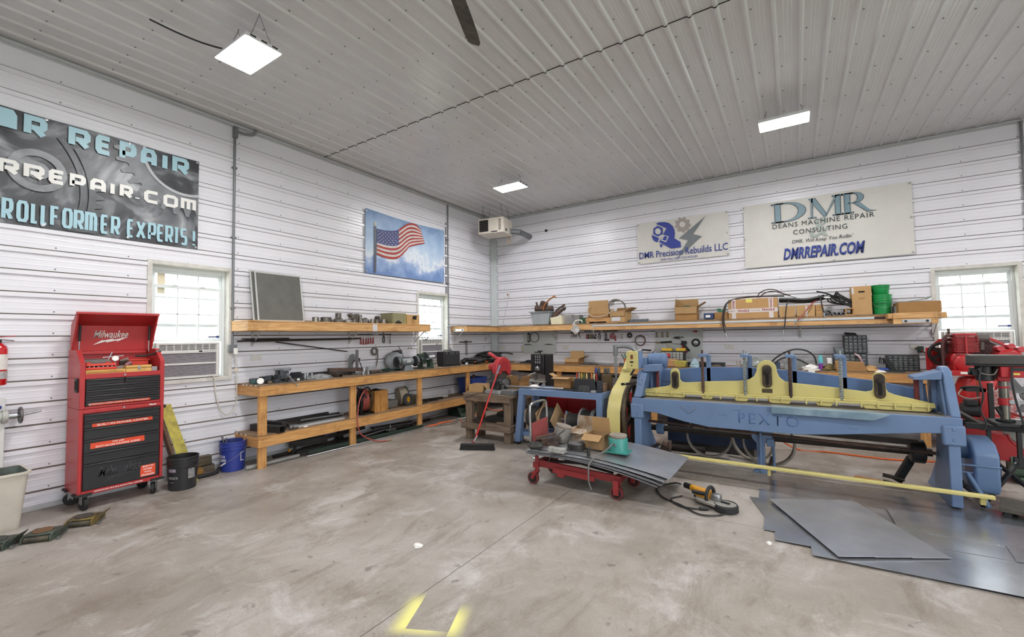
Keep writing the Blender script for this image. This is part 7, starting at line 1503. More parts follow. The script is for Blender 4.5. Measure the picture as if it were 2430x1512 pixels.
b=MB(); b.box((.19,-.052,.44),(.05,.003,.085),(0,.4,0)); b.build('white_label',m_pale,t)
b=MB(); b.cyl((.06,.04,.43),(.06,.22,.43),.060,n=18); b.build('motor',m_cr,t,bevel=.008)
b=MB(); b.tube(spline([(.04,.02,.57),(.0,.06,.60),(-.02,.12,.64),(-.04,.17,.665)],4),.03,10); b.build('handle',m_cr,t)
b=MB(); b.cyl((.10,.11,.16),(.08,.14,.42),.022,n=12); b.bar((.07,.11,.16),(.05,.04,.33),.05,.04); b.build('arm',m_zinc,t)
b=MB(); b.prism([(.05,.07),(.20,.07),(.22,.18),(.16,.24),(.07,.22)],-.07,-.02,'y'); b.build('lower_bracket',M('bracket grey','7b7c7a',.5,.4,.2),t,bevel=.006)
b=MB(); b.lathe([(.075,-.03),(.085,-.02),(.085,.02),(.075,.03)],24,(.23,.02,.16),(1,.4,0)); b.build('side_disc',m_rub,t)
rbox('steel_box','flat grey metal box at the right end of the timber table','box',2.62,2.84,-3.50,-3.26,TT,TT+.075,M('grey metal box','7d7f80',.45,.4,.2),.004,R(-5))
b=MB(); b.tube(spline([(2.28,-3.48,TT+.01),(2.15,-3.56,TT+.005),(2.0,-3.57,.72),(1.90,-3.575,.70)],5),.005,6); item('cord','thin black cord hanging over the front of the timber table','cord',b,m_blk)
t=thing('push_broom','push broom with a red handle standing before the timber table','broom',(2.50,-4.02,0))
b=MB(); b.cyl((2.425,-3.98,.13),(2.60,-3.62,1.12),.013,n=10); b.wb('handle',M('red broom handle','cf2b28',.35,0,.06,8),t)
b=MB(); b.cyl((2.60,-3.62,1.12),(2.625,-3.568,1.26),.016,n=10); b.wb('grip',M('blue grey grip','7c8896',.5,0,.1),t)
b=MB(); b.cyl((2.415,-4.0,.09),(2.44,-3.95,.19),.017,n=10); b.wb('ferrule',m_zinc,t); b=MB(); b.lathe([(.022,0),(.03,.01),(.02,.025)],14,(2.413,-4.01,.088)); b.wb('socket',M('dull red','8e3a33',.5),t)
T_=Matrix.Translation((2.505,-4.03,0))@Matrix.Rotation(R(26),4,'Z')
b=MB(); b.T=T_; b.bx(-.26,.26,-.035,.035,.06,.09); b.wb('block',m_blk,t,bevel=.006)
b=MB(); b.T=T_
for i in range(44):
    for j in range(3): x=-.25+i*.0116; y=-.025+j*.025; b.hexa([(x*1.06-.0055,y*1.5-.010,0),(x*1.06+.0055,y*1.5-.010,0),(x*1.06+.0055,y*1.5+.010,0),(x*1.06-.0055,y*1.5+.010,0)],[(x-.005,y-.009,.062),(x+.005,y-.009,.062),(x+.005,y+.009,.062),(x-.005,y+.009,.062)])
o=b.wb('bristles',M('black bristle','262524',.85,0,.3,60),t); o['kind']='stuff'
b=MB(); b.T=T_; b.cyl((.19,.0,.09),(.19,.0,.12),.012,n=8); b.sph((.19,0,.125),.014); b.wb('wing_screw',m_steel,t)
# ================================================= BLUE STEEL BENCH
m_blue=M('machine blue','6a82a6',.42,0,.12,4,bump=.05,bscale=70); m_blued=M('machine blue grey','5c7698',.45,0,.2,6)
t=thing('steel_bench','blue steel bench on splayed legs and casters beside the timber table','bench',(3.6,-3.2,0))
b=MB(); b.bx(2.90,4.30,-3.46,-3.42,.79,.885); b.bx(2.90,4.30,-2.96,-2.92,.79,.885); b.bx(2.90,2.94,-3.42,-2.96,.79,.885); b.bx(4.26,4.30,-3.42,-2.96,.79,.885); b.bx(2.94,4.26,-3.42,-2.96,.84,.86); b.wb('top_frame',m_blue,t,bevel=.004)
for x,s_ in((2.93,-1),(4.24,1)):
    for y in(-3.43,-2.97):
        b=MB(); dx=(-.055 if s_<0 else .03); b.hexa([(x+dx-.05,y-.05,.065),(x+dx+.05,y-.05,.065),(x+dx+.05,y+.05,.065),(x+dx-.05,y+.05,.065)],[(x-.03,y-.03,.79),(x+.06,y-.03,.79),(x+.06,y+.05,.79),(x-.03,y+.05,.79)]); b.wb('leg',m_blue,t,bevel=.003)
        b=MB(); b.bx(x+dx-.055,x+dx+.055,y-.06,y+.06,.055,.065); b.wb('foot_plate',m_blue,t); b=MB(); b.cyl((x+dx,y-.015,.028),(x+dx,y+.015,.028),.028,n=14); b.cyl((x+dx,y,.03),(x+dx,y,.058),.012,n=8); b.wb('caster',m_blk,t)
b=MB(); b.bx(2.86,4.28,-3.41,-3.37,.14,.20); b.bx(2.86,4.28,-3.0,-2.96,.14,.20); b.bx(2.86,4.28,-3.37,-3.0,.185,.195); b.wb('lower_shelf',m_blue,t,bevel=.003)
b=MB(); b.bx(4.255,4.30,-3.40,-2.98,.24,.78); b.wb('end_panel',m_blued,t)
b=MB(); b.bar((3.55,-3.2,.2),(3.62,-3.2,.55),.03,.03); b.wb('axle_stand',m_blue,t); b=MB(); b.cyl((2.93,-3.2,.42),(4.25,-3.2,.42),.015,n=10); b.wb('axle',m_steel,t)
m_cord=M('black wound cord','3d3c3b',.6,0,.25,20); m_rply=M('reel plywood','c2a078',.7,0,.2,6)
def reel(label,x0,x1,r_,fl,square,turns):
    t=thing('cable_reel',label,'reel',((x0+x1)/2,-3.2,.42),0,'cable reels on the blue bench axle'); w=(x1-x0)/2
    for s_ in(-1,1):
        b=MB(); x=s_*w
        if square: b.at((x,0,0),(R(square),0,0)).bx(-.007,.007,-fl*.74,fl*.74,-fl*.74,fl*.74); b.T=Matrix.Identity(4)
        else: b.lathe([(fl,-.007),(fl,.007)],28,(x,0,0),(1,0,0))
        b.build('flange',m_rply if square else M('reel grey','a9a9ac',.5,.2,.1),t,bevel=.002)
    b=MB(); P_=[(r_*.4,-w)]
    for i in range(turns):
        q=-w+2*w*(i+.5)/turns; P_+=[(r_*.93,q-w/turns*.9),(r_,q),(r_*.93,q+w/turns*.9)]
    P_.append((r_*.4,w)); b.lathe(P_,26,(0,0,0),(1,0,0)); b.build('wound_cable',m_cord,t)
    return t
reel('leftmost cable reel with wooden sides under the blue bench',2.96,3.17,.165,.20,20,9); reel('cable reel with diamond turned wooden sides under the blue bench',3.22,3.46,.165,.235,45,11)
reel('small cable reel with little wooden sides under the blue bench',3.64,3.86,.105,.135,8,12); reel('cable reel with round grey sides under the blue bench',3.89,4.08,.165,.20,0,9); reel('rightmost cable reel with round grey sides under the blue bench',4.11,4.22,.15,.20,0,5)
b=MB(); b.bx(2.95,4.15,-2.62,-2.12,.03,.70)
t=thing('steel_cabinet','red steel cabinet behind the cable reels and the blue bench','cabinet',(3.7,-2.4,0)); b.wb('cabinet_body',M('deep red enamel','a3161c',.4,0,.1,4),t,bevel=.008)
for i in range(3): b=MB(); b.bx(2.98+i*.39,3.35+i*.39,-2.632,-2.62,.08,.66); b.wb('door_panel',M('deep red enamel','a3161c',.4,0,.1,4),t,bevel=.003)
BT=.861
b=MB(); b.cyl((2.62,-3.40,.905),(3.62,-3.30,.90),.017,n=10); item('steel_pipe','long grey pipe lying across the blue bench and the timber table','pipe',b,m_steel)
b=MB(); b.bar((3.6,-3.30,.893),(3.92,-3.36,.893),.05,.012); b.bar((3.62,-3.24,.895),(3.86,-3.38,.895),.02,.02); item('trowel','dark pointed tool at the end of the long pipe on the blue bench','tool',b,m_dsteel,.002)
heap('paper','crumpled white paper on the blue bench beside the long pipe','paper',(3.0,-3.12,BT),.11,.09,.06,m_white,71,14,6,.6)
obox('cardboard_box','open brown box on the blue bench left of the black tool tray',3.36,3.66,-3.12,-2.96+.0,.886,1.06,m_card2,{'f':(.10,100),'l':(.10,60)},0)
b=MB(); b.bx(3.70,3.74,-3.10,-3.0,.886,1.06); item('file_bundle','bundle of pale sticks standing against the black tool tray','bundle',b,M('pale sticks','b9b59a',.6,0,.4,60),.004)
t=thing('tool_tray','black plastic tray holding a row of red and yellow handled drivers on the blue bench','tool tray',(3.92,-3.12,BT))
b=MB(); b.prism([(-.19,0),(.20,0),(.17,.20),(-.15,.20)],-.10,-.085,'y'); b.prism([(-.19,0),(.20,0),(.17,.20),(-.15,.20)],.085,.10,'y'); b.bx(-.16,.18,-.09,.09,.15,.17); b.bx(-.18,.19,-.09,.09,0,.015); b.build('tray_body',M('tray black','2b2c2f',.5,0,.15),t,bevel=.004)
b=MB(); b.prism([(-.09,0),(.10,0),(.08,.10),(-.07,.10)],-.104,-.099,'y'); b.build('front_window',M('tray hollow','55534f',.6,0,.4,30),t)
hc=['b4332c','c9b98f','b4332c','c2a63f','7a7f45','8b3a34','cdbb77','3c3b3d','b4332c','c77a3a','d9cf9c','b4332c']
for i,c in enumerate(hc):
    x=-.14+.027*i; zz=.28+.03*((i*7)%3)/2; t2=thing('screwdriver',['leftmost','second','third','fourth','fifth','sixth','seventh','eighth','ninth','tenth','eleventh','rightmost'][i]+' of the upright drivers in the black tool tray','screwdriver',(3.92+x,-3.12+.03*((i%3)-1),BT+.16),0,'drivers in the black tool tray')
    b=MB(); b.lathe([(.006,0),(.013,.03),(.010,.06),(.014,.10),(.011,.115)],10); b.build('handle',M('driver handle '+c,c,.4,0,.15,30),t2); b=MB(); b.cyl((0,0,-.12),(0,0,.01),.004,n=6); b.build('blade',m_zinc,t2)
rbox('red_tin','small red tin between the tool tray and the cutter rack','tin',4.125,4.165,-3.14,-3.04,BT,BT+.13,m_red,.003)
t=thing('tool_rack','dark upright rack with blue and black cutter bits on the blue bench','rack',(4.06,-2.99,BT))
b=MB(); b.bx(-.04,.06,-.03,.03,0,.24); b.build('stand',m_blk,t,bevel=.003)
for i,(x,c) in enumerate(((-.03,'3b4d8f'),(.02,'4a4c50'),(.12,'4a4c50'),(.17,'55575a'))):
    b=MB(); b.lathe([(.010,.18),(.022,.25),(.022,.33),(.012,.36)],12,(x,0,0)); b.build('bit',M('bit '+c,c,.45,.3,.2),t)
rbox('mesh_box','tall brown wire mesh box at the right end of the blue bench','box',4.155,4.36-.08,-3.13+.05,-2.95,BT,BT+.26,M('brown mesh','6f5a3c',.6,.2,.45,40),.003)
rbox('dark_carton','small dark carton in front of the brown mesh box on the blue bench','carton',4.13,4.22,-3.22,-3.12,BT,BT+.17,M('dark carton','3a3c42',.5,0,.5,20),.003)
rbox('photo_card','small carton with an orange picture beside the dark carton','carton',4.225,4.26,-3.22,-3.13,BT,BT+.15,M('orange picture','8a6a4e',.5,0,.6,20),.002)
rbox('steel_clip','bright folded clip on the front edge of the blue bench','clip',4.13,4.20,-3.46,-3.39,.886,.92,m_zinc,.006)
# ================================================= BANDSAW
t=thing('bandsaw','tall black bandsaw with a knobbed head standing before the back bench','bandsaw',(2.52,-1.95,0))
m_bsk=M('bandsaw black','202124',.45,0,.2,6)
b=MB(); b.bx(-.18,.20,-.14,.16,.0,.72); b.build('stand',m_bsk,t,bevel=.008)
b=MB(); b.hexa([(-.20,-.12,1.05),(.09,-.12,.98),(.09,.10,.98),(-.20,.10,1.05)],[(-.20,-.12,1.375),(.09,-.12,1.375),(.09,.10,1.375),(-.20,.10,1.375)]); b.build('wheel_housing',m_bsk,t,bevel=.01)
b=MB(); b.bx(.10,.20,-.10,.06,.72,1.375); b.build('column',m_bsk,t,bevel=.004)
b=MB(); b.lathe([(.05,0),(.045,.03),(.03,.045)],18,(-.05,-.12,1.10),(0,-1,0)); b.box((-.02,-.16,1.09),(.09,.03,.03),(0,.5,0)); b.build('tension_knob',m_steel,t,bevel=.004)
b=MB(); b.cyl((-.03,-.04,1.375),(-.03,-.04,1.42),.012,n=8); b.box((-.03,-.04,1.43),(.09,.04,.025)); b.build('top_knob',m_blk,t,bevel=.005)
for r_,z in enumerate((1.34,1.31,1.27,1.23,1.21)):
    b=MB()
    for i in range(3): b.lathe([(.012,0),(.010,.004)],10,(-.09+.045*i,-.121,z),(0,-1,0))
    b.build('rating_dots',M('worn white','b9b9bb',.6,0,.4,50),t)
b=MB(); b.cyl((-.14,-.04,.80),(-.14,-.04,1.06),.010,n=8); b.bx(-.165,-.11,-.07,-.02,.88,1.02); b.build('blade_guide',m_steel,t,bevel=.003)
b=MB(); b.bx(-.36,.12,-.24,.18,.845,.868); b.build('table',M('bandsaw table','a9aaa6',.4,.5,.15),t,bevel=.003)
b=MB(); b.bar((-.25,-.05,.845),(-.12,-.02,.74),.05,.02); b.bar((.0,-.05,.845),(-.08,-.02,.74),.05,.02); b.build('trunnion',m_dsteel,t)
b=MB(); b.tube(spline([(-.10,-.12,1.02),(-.18,-.16,.99),(-.26,-.16,.94),(-.25,-.14,.89)],5),.013,8); b.build('air_hose',M('pale hose','a9a9a8',.5),t)
obox('cardboard_box','open brown box behind the red chop saw under the back bench',2.18,2.62-.15,-2.75,-2.40,.66,.90,m_card2,{'f':(.12,10),'r':(.12,30),'l':(.12,40)})
t2=thing('box_stand','rough timber stand hidden behind the chop saw table','stand',(2.33,-2.57,0)); b=MB(); b.bx(-.22,.22,-.2,.2,.60,.655); b.build('top',m_tim,t2)
for x in(-.18,.18):
    for y in(-.16,.16): b=MB(); b.bx(x-.03,x+.03,y-.03,y+.03,0,.6); b.build('leg',m_timz,t2)
b=MB(); b.bx(2.13,2.175,-2.6,-2.5,.656,.83); item('yellow_can','yellow container half hidden behind the chop saw base','container',b,M('yellow plastic','d3b631',.45,0,.1),.006)
t=thing('pipe_post','grey steel post with a curved arm rising behind the yellow guard','post',(4.30,-2.85,0))
b=MB(); b.cyl((0,0,0),(0,0,1.50),.021,n=12); b.build('post',M('post grey','9a9da0',.45,.4,.12),t); b=MB(); b.cyl((0,0,1.40),(0,0,1.56),.036,n=14); b.tube(spline([(0,0,1.53),(.12,.0,1.54),(.24,0,1.52),(.32,0,1.46),(.36,0,1.40)],5),.025,10); b.build('arm',M('post grey dark','85888b',.45,.4,.15),t); b=MB(); b.bx(-.10,.10,-.10,.10,0,.015); b.build('foot',m_steel,t)
b=MB(); b.lathe([(.13,0),(.13,.60),(.10,.64),(.08,.66),(.08,.78)],24,(4.31,-2.36,.0)); item('red_drum','red drum half hidden behind the yellow guard','drum',b,m_red)
# ================================================= LIFT CART
m_cart=M('cart red','8c2a2c',.5,0,.2,6)
t=thing('lift_cart','dark red lift cart on four casters carrying a stack of bright sheets','cart',(4.53,-4.7,0))
for y in(-4.92,-4.47): b=MB(); b.bar((4.08,y,.245),(5.05,y,.205),.035,.075); b.wb('side_rail',m_cart,t,bevel=.003)
for x,z in((4.10,.245),(5.03,.205)): b=MB(); b.bx(x-.03,x+.03,-4.94,-4.45,z-.035,z+.035); b.wb('end_rail',m_cart,t,bevel=.003)
b=MB(); b.bar((4.28,-4.945,.20),(4.78,-4.945,.175),.012,.06); b.bx(4.33,4.42,-4.95,-4.92,.13,.21); b.wb('side_plate',m_cart,t,bevel=.002)
for y in(-4.86,-4.53):
    b=MB(); b.bar((4.12,y,.26),(4.95,y,.325),.03,.022,(0,1,0)); b.bar((4.14,y+.03,.34),(4.95,y+.03,.24),.03,.022,(0,1,0)); b.wb('scissor_arm',M('scissor dark','3a3133',.6,.3,.3),t)
b=MB(); b.bx(4.12,5.0,-4.90,-4.49,.335,.352); b.wb('platform',m_dsteel,t)
for x,y,z in((4.075,-4.93,.245),(5.02,-4.93,.205),(4.09,-4.46,.245),(5.05,-4.46,.205)):
    b=MB(); sw=x<4.5
    if sw: b.cyl((x-.01,y,.14),(x-.01,y,.33),.022,n=12); b.box((x-.01,y,.225),(.07,.07,.06)); b.bar((x-.01,y-.035,.16),(x-.06,y-.035,.065),.02,.04); b.bar((x-.01,y+.035,.16),(x-.06,y+.035,.065),.02,.04)
    else:
        for q in(-.035,.035): b.bx(x-.03,x+.03,y+q-.005,y+q+.005,.05,z)
    fk=b.wb('caster_fork',m_cart,t,bevel=.002)
    xc=x-.06 if sw else x; b=MB(); b.lathe([(.030,-.024),(.052,-.024),(.052,.024),(.030,.024)],22,(xc,y,.068),(0,1,0)); b.wb('wheel_hub',m_blk,t).parent=fk; b=MB(); b.lathe([(.052,-.024),(.064,-.024),(.068,-.016),(.068,.016),(.064,.024),(.052,.024)],26,(xc,y,.068),(0,1,0),False); b.wb('wheel_tread',M('tread red','6f2a2a',.6,0,.2),t).parent=fk
b=MB(); b.tube(spline([(4.06,-4.81,.25),(3.96,-4.81,.25),(3.925,-4.81,.30),(3.915,-4.81,.6),(3.91,-4.81,.82),(3.91,-4.77,.885),(3.91,-4.60,.90),(3.91,-4.43,.885),(3.91,-4.39,.82),(3.915,-4.39,.6),(3.925,-4.39,.30),(3.96,-4.40,.25),(4.06,-4.46,.25)],6),.016,10); b.wb('push_handle',M('chrome tube','b9bbbd',.2,.95,.1,12),t)
b=MB(); b.hexa([(3.925,-4.79,.44),(3.932,-4.79,.44),(3.932,-4.38,.44),(3.925,-4.38,.44)],[(3.918,-4.79,.66),(3.925,-4.79,.66),(3.925,-4.38,.68),(3.918,-4.38,.68)]); b.wb('handle_plate',M('faded red plate','9c4a48',.6,0,.2,5),t)
# sheets drooping off the cart
m_galv=M('galvanised sheet','c6c8cc',.30,.7,.14,3,rv=.06,col2='aeb0b5')
def bent(label,x0,x1,y0,y1,zt,drop,sk):
    b=MB(); n=16; vs=[]
    for th in(0,-.0025):
        for i in range(n+1):
            u=i/n; x=x0+(x1-x0)*u; z=zt-drop*max(0,(u-.35)/.65)**1.7+th
            for y in(y0,y1): vs.append((x+sk*(y-y0),y,z))
    m_=2*(n+1); fs=[]
    for i in range(n): a=2*i; fs+=[(a,a+2,a+3,a+1),(m_+a,m_+a+1,m_+a+3,m_+a+2),(a,m_+a,m_+a+2,a+2),(a+1,a+3,m_+a+3,m_+a+1)]
    fs+=[(0,1,m_+1,m_),(2*n,m_+2*n,m_+2*n+1,2*n+1)]; b.add(vs,fs)
    return item('metal_sheet',label,'sheet',b,m_galv,0,'metal sheets on the red cart')
for i,(lb,x1,y0) in enumerate((('bottom sheet of the bright stack drooping off the red cart',5.46,-5.035),('second sheet from the bottom of the stack on the red cart',5.50,-5.02),('middle sheet of the bright stack on the red cart',5.44,-4.99),('second sheet from the top of the stack on the red cart',5.52,-5.00),('topmost sheet of the bright stack on the red cart',5.56,-4.93))):
    bent(lb,3.965-.004*i,x1,y0,-4.06+.01*i,.366+.0095*i,.135-.006*i,.0)
CT=.408
def pot(label,c,r_,h,mt,top,tilt=(0,0)):
    t=thing('magnet_chuck',label,'motor',c,0,None,(tilt[0],tilt[1],0)); b=MB(); b.lathe([(r_,0),(r_,h*.8),(r_*.96,h*.83)],28); b.build('drum_body',mt,t); b=MB(); b.lathe([(r_*.85,h*.83),(r_*.85,h*.87),(r_*.93,h*.9),(r_*.93,h),(.01,h)],28); b.build('disc_top',top,t); return t
m_tan=M('grimy tan disc','a3988c',.6,.1,.25,7)
t=pot('teal vibratory feeder drum with a tan disc on the cart sheets',(4.93,-4.60,CT),.105,.19,M('teal enamel','3f9289',.4,0,.12,7),m_tan)
b=MB(); b.bx(-.13,.13,-.11,.11,0,.012); b.build('base_plate',M('teal enamel','3f9289',.4,0,.12,7),t,bevel=.002); b=MB(); b.lathe([(.016,0),(.012,.006)],10,(.0,-.105,.09),(0,-1,0)); b.build('cord_gland',m_steel,t)
b=MB(); b.tube(spline([(4.91,-4.71,CT+.11),(4.86,-4.80,CT+.05),(4.80,-4.96,CT+.01),(4.775,-5.07,.36),(4.77,-5.08,.25),(4.77,-5.07,.17),(4.79,-5.06,.10)],6),.009,7); item('power_cable','grey cable from the teal drum hanging over the sheets to the floor','cable',b,M('grey cable','6b6a68',.5))
pot('dirty grey feeder drum tilted beside the cart handle',(4.16,-4.50,CT+.01),.105,.20,M('dirty grey drum','8f8b85',.6,.1,.3,6),m_tan,(-.1,.22))
pot('low dark round drum base between the boxes on the cart',(4.47,-4.72,CT),.10,.07,m_dsteel,m_steel)
t=obox('cardboard_box','torn dirty brown box with raised flaps on the cart beside the teal drum',4.55,4.78,-4.66,-4.44,CT,CT+.17,M('dirty cardboard','b18f66',.9,0,.35,7),{'b':(.17,-8),'f':(.11,118),'l':(.12,112),'r':(.05,60)},R(-4))
t=obox('cardboard_box','stained white box with an open lid on the cart behind the dark drum',4.27,4.50,-4.44,-4.22,CT,CT+.17,M('stained white board','cfc5b8',.85,0,.35,7,col2='94785a'),{'b':(.13,-12),'f':(.07,140)},R(-4))
for o in t.children: o.data.materials[0]=M('stained white board','cfc5b8')
b=MB(); b.bx(4.25,4.32,-5.0,-4.94,CT,CT+.055); b.bx(4.32,4.45,-5.01,-4.93,CT,CT+.05); item('junction_box','pale punched metal box at the front left of the cart','box',b,M('punched pale metal','b9b9b4',.5,.3,.45,40),.003)
b=MB(); b.torus((4.05,-4.93,CT+.035),(0,0,1),.07,.030,28,4); item('steel_ring','dark wide ring lying at the left front of the cart sheets','ring',b,m_dsteel)
b=MB(); b.bar((3.98,-4.80,CT+.08),(4.20,-4.70,CT+.14),.06,.03); b.bar((4.03,-4.75,CT+.03),(4.22,-4.62,CT+.07),.08,.05); b.bar((4.12,-4.78,CT+.02),(4.24,-4.70,CT+.03),.05,.04); item('steel_bracket','tangle of reddish steel brackets beside the cart handle plate','bracket',b,m_rust,.004)
b=MB(); b.cyl((4.72,-4.95,CT),(4.72,-4.95,CT+.095),.020,n=14); item('steel_rod','short dark upright rod at the front edge of the cart sheets','rod',b,m_dsteel)
b=MB(); b.tube(spline([(4.28,-4.62,CT+.18),(4.22,-4.75,CT+.10),(4.30,-4.86,CT+.03),(4.42,-4.90,CT+.02),(4.55,-4.88,CT+.02),(4.66,-4.84,CT+.015)],6),.008,6); b.tube(spline([(4.46,-4.8,CT+.03),(4.40,-4.95,CT+.02),(4.32,-5.03,CT-.02),(4.28,-5.06,.30)],5),.006,6); item('power_cable','dark cable looping over the left half of the cart sheets','cable',b,m_cab)
# ================================================= PORTABLE BAND SAW ON THE FLOOR
t=thing('portable_band_saw','yellow and grey portable band saw lying on the floor before the shear','saw',(5.86,-4.62,0),R(-22))
m_yel=M('tool yellow','d99a26',.45,0,.12,9)
b=MB(); b.prism(arc((.17,0),.10,-90,90,10)+arc((-.06,0),.08,90,270,8),.03,.065,'z'); b.build('frame',M('saw grey cast','a19e97',.5,.3,.2,9),t,bevel=.008)
b=MB(); b.lathe([(.098,.0),(.112,.01),(.112,.055),(.10,.07)],26,(.17,0,0),(0,0,1),False); b.build('wheel_cover',m_rub,t)
b=MB(); b.torus((-.08,0,.05),(0,0,1),.07,.02,20,8,R(90),R(270)); b.build('rear_cover',m_rub,t)
b=MB(); b.cyl((-.24,.07,.10),(-.02,.055,.10),.034,n=14); b.build('motor_housing',m_yel,t,bevel=.006); b=MB(); b.cyl((-.14,.0,.085),(.0,.0,.085),.03,n=12); b.build('grip_housing',m_yel,t,bevel=.006)
b=MB(); b.cyl((-.32,.075,.105),(-.23,.07,.10),.03,n=12); b.build('motor_cap',m_blk,t,bevel=.006); b=MB(); b.cyl((-.16,-.03,.10),(-.02,-.02,.11),.020,n=10); b.build('black_grip',m_blk,t)
b=MB(); b.torus((.0,.02,.09),(1,.1,0),.085,.018,24,8,0,PI*1.25); b.build('front_handle',m_rub,t); b=MB(); b.box((.06,.03,.09),(.09,.07,.07)); b.build('gearbox',m_zinc,t,bevel=.015)
b=MB(); b.bx(.12,.20,.0,.03,.065,.075); b.build('blade_guard',m_blk,t)
b=MB(); b.tube(spline([(5.55,-4.42,.10),(5.46,-4.25,.05),(5.36,-4.22,.012),(5.30,-4.42,.012),(5.42,-4.66,.012),(5.62,-4.78,.012),(5.82,-4.93,.012),(5.98,-4.86,.012),(6.04,-4.72,.012)],8),.008,7); b.tube(spline([(5.58,-4.52,.012),(5.50,-4.66,.012),(5.60,-4.80,.012),(5.72,-4.82,.012),(5.80,-4.80,.014)],6),.008,7); item('power_cable','black cord looping on the floor round the portable band saw','cord',b,m_cab)
b=MB(); b.cyl((5.80,-4.80,.018),(5.87,-4.765,.018),.017,n=10); b.cyl((5.87,-4.765,.018),(5.90,-4.75,.018),.006,n=6); item('plug','black plug at the end of the band saw cord','plug',b,m_blk)
# ================================================= SHEET METAL ON THE FLOOR
m_gal2=M('floor sheet','c2c4c9',.25,.75,.16,2.2,rv=.07,col2='a6a8ae')
def flat(label,p,a,z,w=None,mt=None):
    """p: four ground corners counter-clockwise"""
    b=MB(); b.hexa([(x,y,z) for x,y in p],[(x,y,z+.0025) for x,y in p]); return item('metal_sheet',label,'sheet',b,mt or m_gal2,0,'metal sheets on the floor',False)
def rect(x0,y0,l,w,rot,):
    c,s_=math.cos(R(rot)),math.sin(R(rot)); return [(x0+u*c-v*s_,y0+u*s_+v*c) for u,v in((0,0),(l,0),(l,w),(0,w))]
flat('rearmost long sheet on the floor under the front of the shear',rect(6.35,-4.04,3.0,.62,1),0,.001); flat('long sheet second from the rear with its left end under the fan of three',rect(6.27,-4.30,3.0,.45,2.5),0,.004)
flat('short left end sheet sticking out beside the fan of three sheets',[(6.18,-4.17),(6.37,-4.75),(7.6,-4.6),(7.6,-4.1)],0,.007); flat('sheet with a square left corner below the fan of three',rect(6.35,-4.99,3.0,.50,1.5),0,.010)
flat('sheet with its left corner nearest the open floor',rect(6.44,-5.17,3.0,.60,2),0,.013); flat('long front sheet running out of the picture at the lower right',rect(6.69,-5.32,3.0,.62,2.2),0,.016)
flat('bright front sheet at the bottom right corner of the heap',rect(7.50,-5.27,2.6,.5,-1.2),0,.0005); flat('narrow sheet across the middle of the heap at the right',rect(7.30,-4.72,2.4,.40,3),0,.020); flat('right hand sheet lying over the rear edge of the heap',rect(7.32,-4.42,2.4,.55,1.0),0,.023)
flat('small sheet at the right edge of the picture on the heap',[(7.96,-4.40),(7.93,-4.70),(8.6,-4.66),(8.6,-4.36)],0,.027)
o0=Vector((6.36,-4.24)); du=Vector((.69,.41))/3; dv=Vector((.49,-1.06))
for i,(lb,k) in enumerate((('left sheet of the three fanned diagonally on top of the heap',0),('middle sheet of the three fanned diagonally on top of the heap',1),('right sheet of the three fanned diagonally on top of the heap',2))):
    p=o0+du*k; q=p+du*1.04; flat(lb,[tuple(p+dv),tuple(q+dv),tuple(q),tuple(p)],0,.036-.0042*i,mt=M('top sheet','bfc1c8',.33,.7,.12,2.5,rv=.06,col2='a9abb2'))
for x,y,lb in((3.97,-6.75,'crumpled white paper scrap lying alone on the open floor'),(6.40,-5.24,'tiny white scrap beside the left corner of the sheet heap')):
    heap('paper_scrap',lb,'paper',(x,y,.0),.045 if x<5 else .02,.03 if x<5 else .02,.02,m_white,81,12,5,.7)
# ================================================= BLUE AND YELLOW POWER SHEAR
m_by=M('machine yellow','cfc27c',.42,0,.08,5); m_bl2=M('machine blue beam','56729f',.42,0,.12,5,bump=.05,bscale=60); m_bolt=M('black oiled steel','3a3532',.5,.6,.35,9)
t=thing('power_shear','huge blue and yellow foot operated power shear standing along the back wall','metal shear',(6.35,-3.2,0))
# bed with bellied front apron
ap=[(4.76,.866),(7.95,.866),(7.95,.72),(7.69,.705),(7.03,.62),(6.65,.578),(6.285,.570),(5.70,.570),(5.40,.615),(5.09,.690),(4.92,.70),(4.76,.70)]
b=MB(); b.prism(ap,-3.55,-3.49,'y'); b.wb('apron',m_blue,t,bevel=.004)
b=MB(); b.bx(4.90,7.86,-3.49,-3.05,.82,.865); b.wb('bed',M('dusty bed','8b8478',.6,.3,.25,6),t,bevel=.003)
b=MB(); b.hexa([(6.38,-3.60,.80),(7.28,-3.63,.80),(7.28,-3.48,.80),(6.38,-3.48,.80)],[(6.38,-3.60,.872),(7.42,-3.64,.872),(7.28,-3.46,.872),(6.38,-3.46,.872)]); b.wb('table_lip',M('pale worn blue','8ea5b3',.45,.2,.3,6,col2='6f8797'),t,bevel=.003)
wtext('PEXTO',.60,.125,m_bl2,t,(6.34,-3.5505,.715),BACK,depth=.0025,bold=-.005,space=1.3)
b=MB(); b.prism([(5.40,.80),(5.56,.80),(5.565,.775),(5.48,.715),(5.395,.775)],-3.558,-3.55,'y'); b.wb('stop_plate',m_blue,t,bevel=.002)
for q in((5.42,.785),(5.545,.785),(5.48,.745)): b=MB(); b.lathe([(.014,0),(.010,.007)],10,(q[0],-3.558,q[1]),(0,-1,0)); b.wb('bolt',m_zinc,t)
for x,z in((5.98,.80),(7.08,.69),(5.83,.73)): b=MB(); b.bx(x,x+.08,-3.556,-3.55,z,z+.02); b.wb('boss',m_blue,t,bevel=.003)
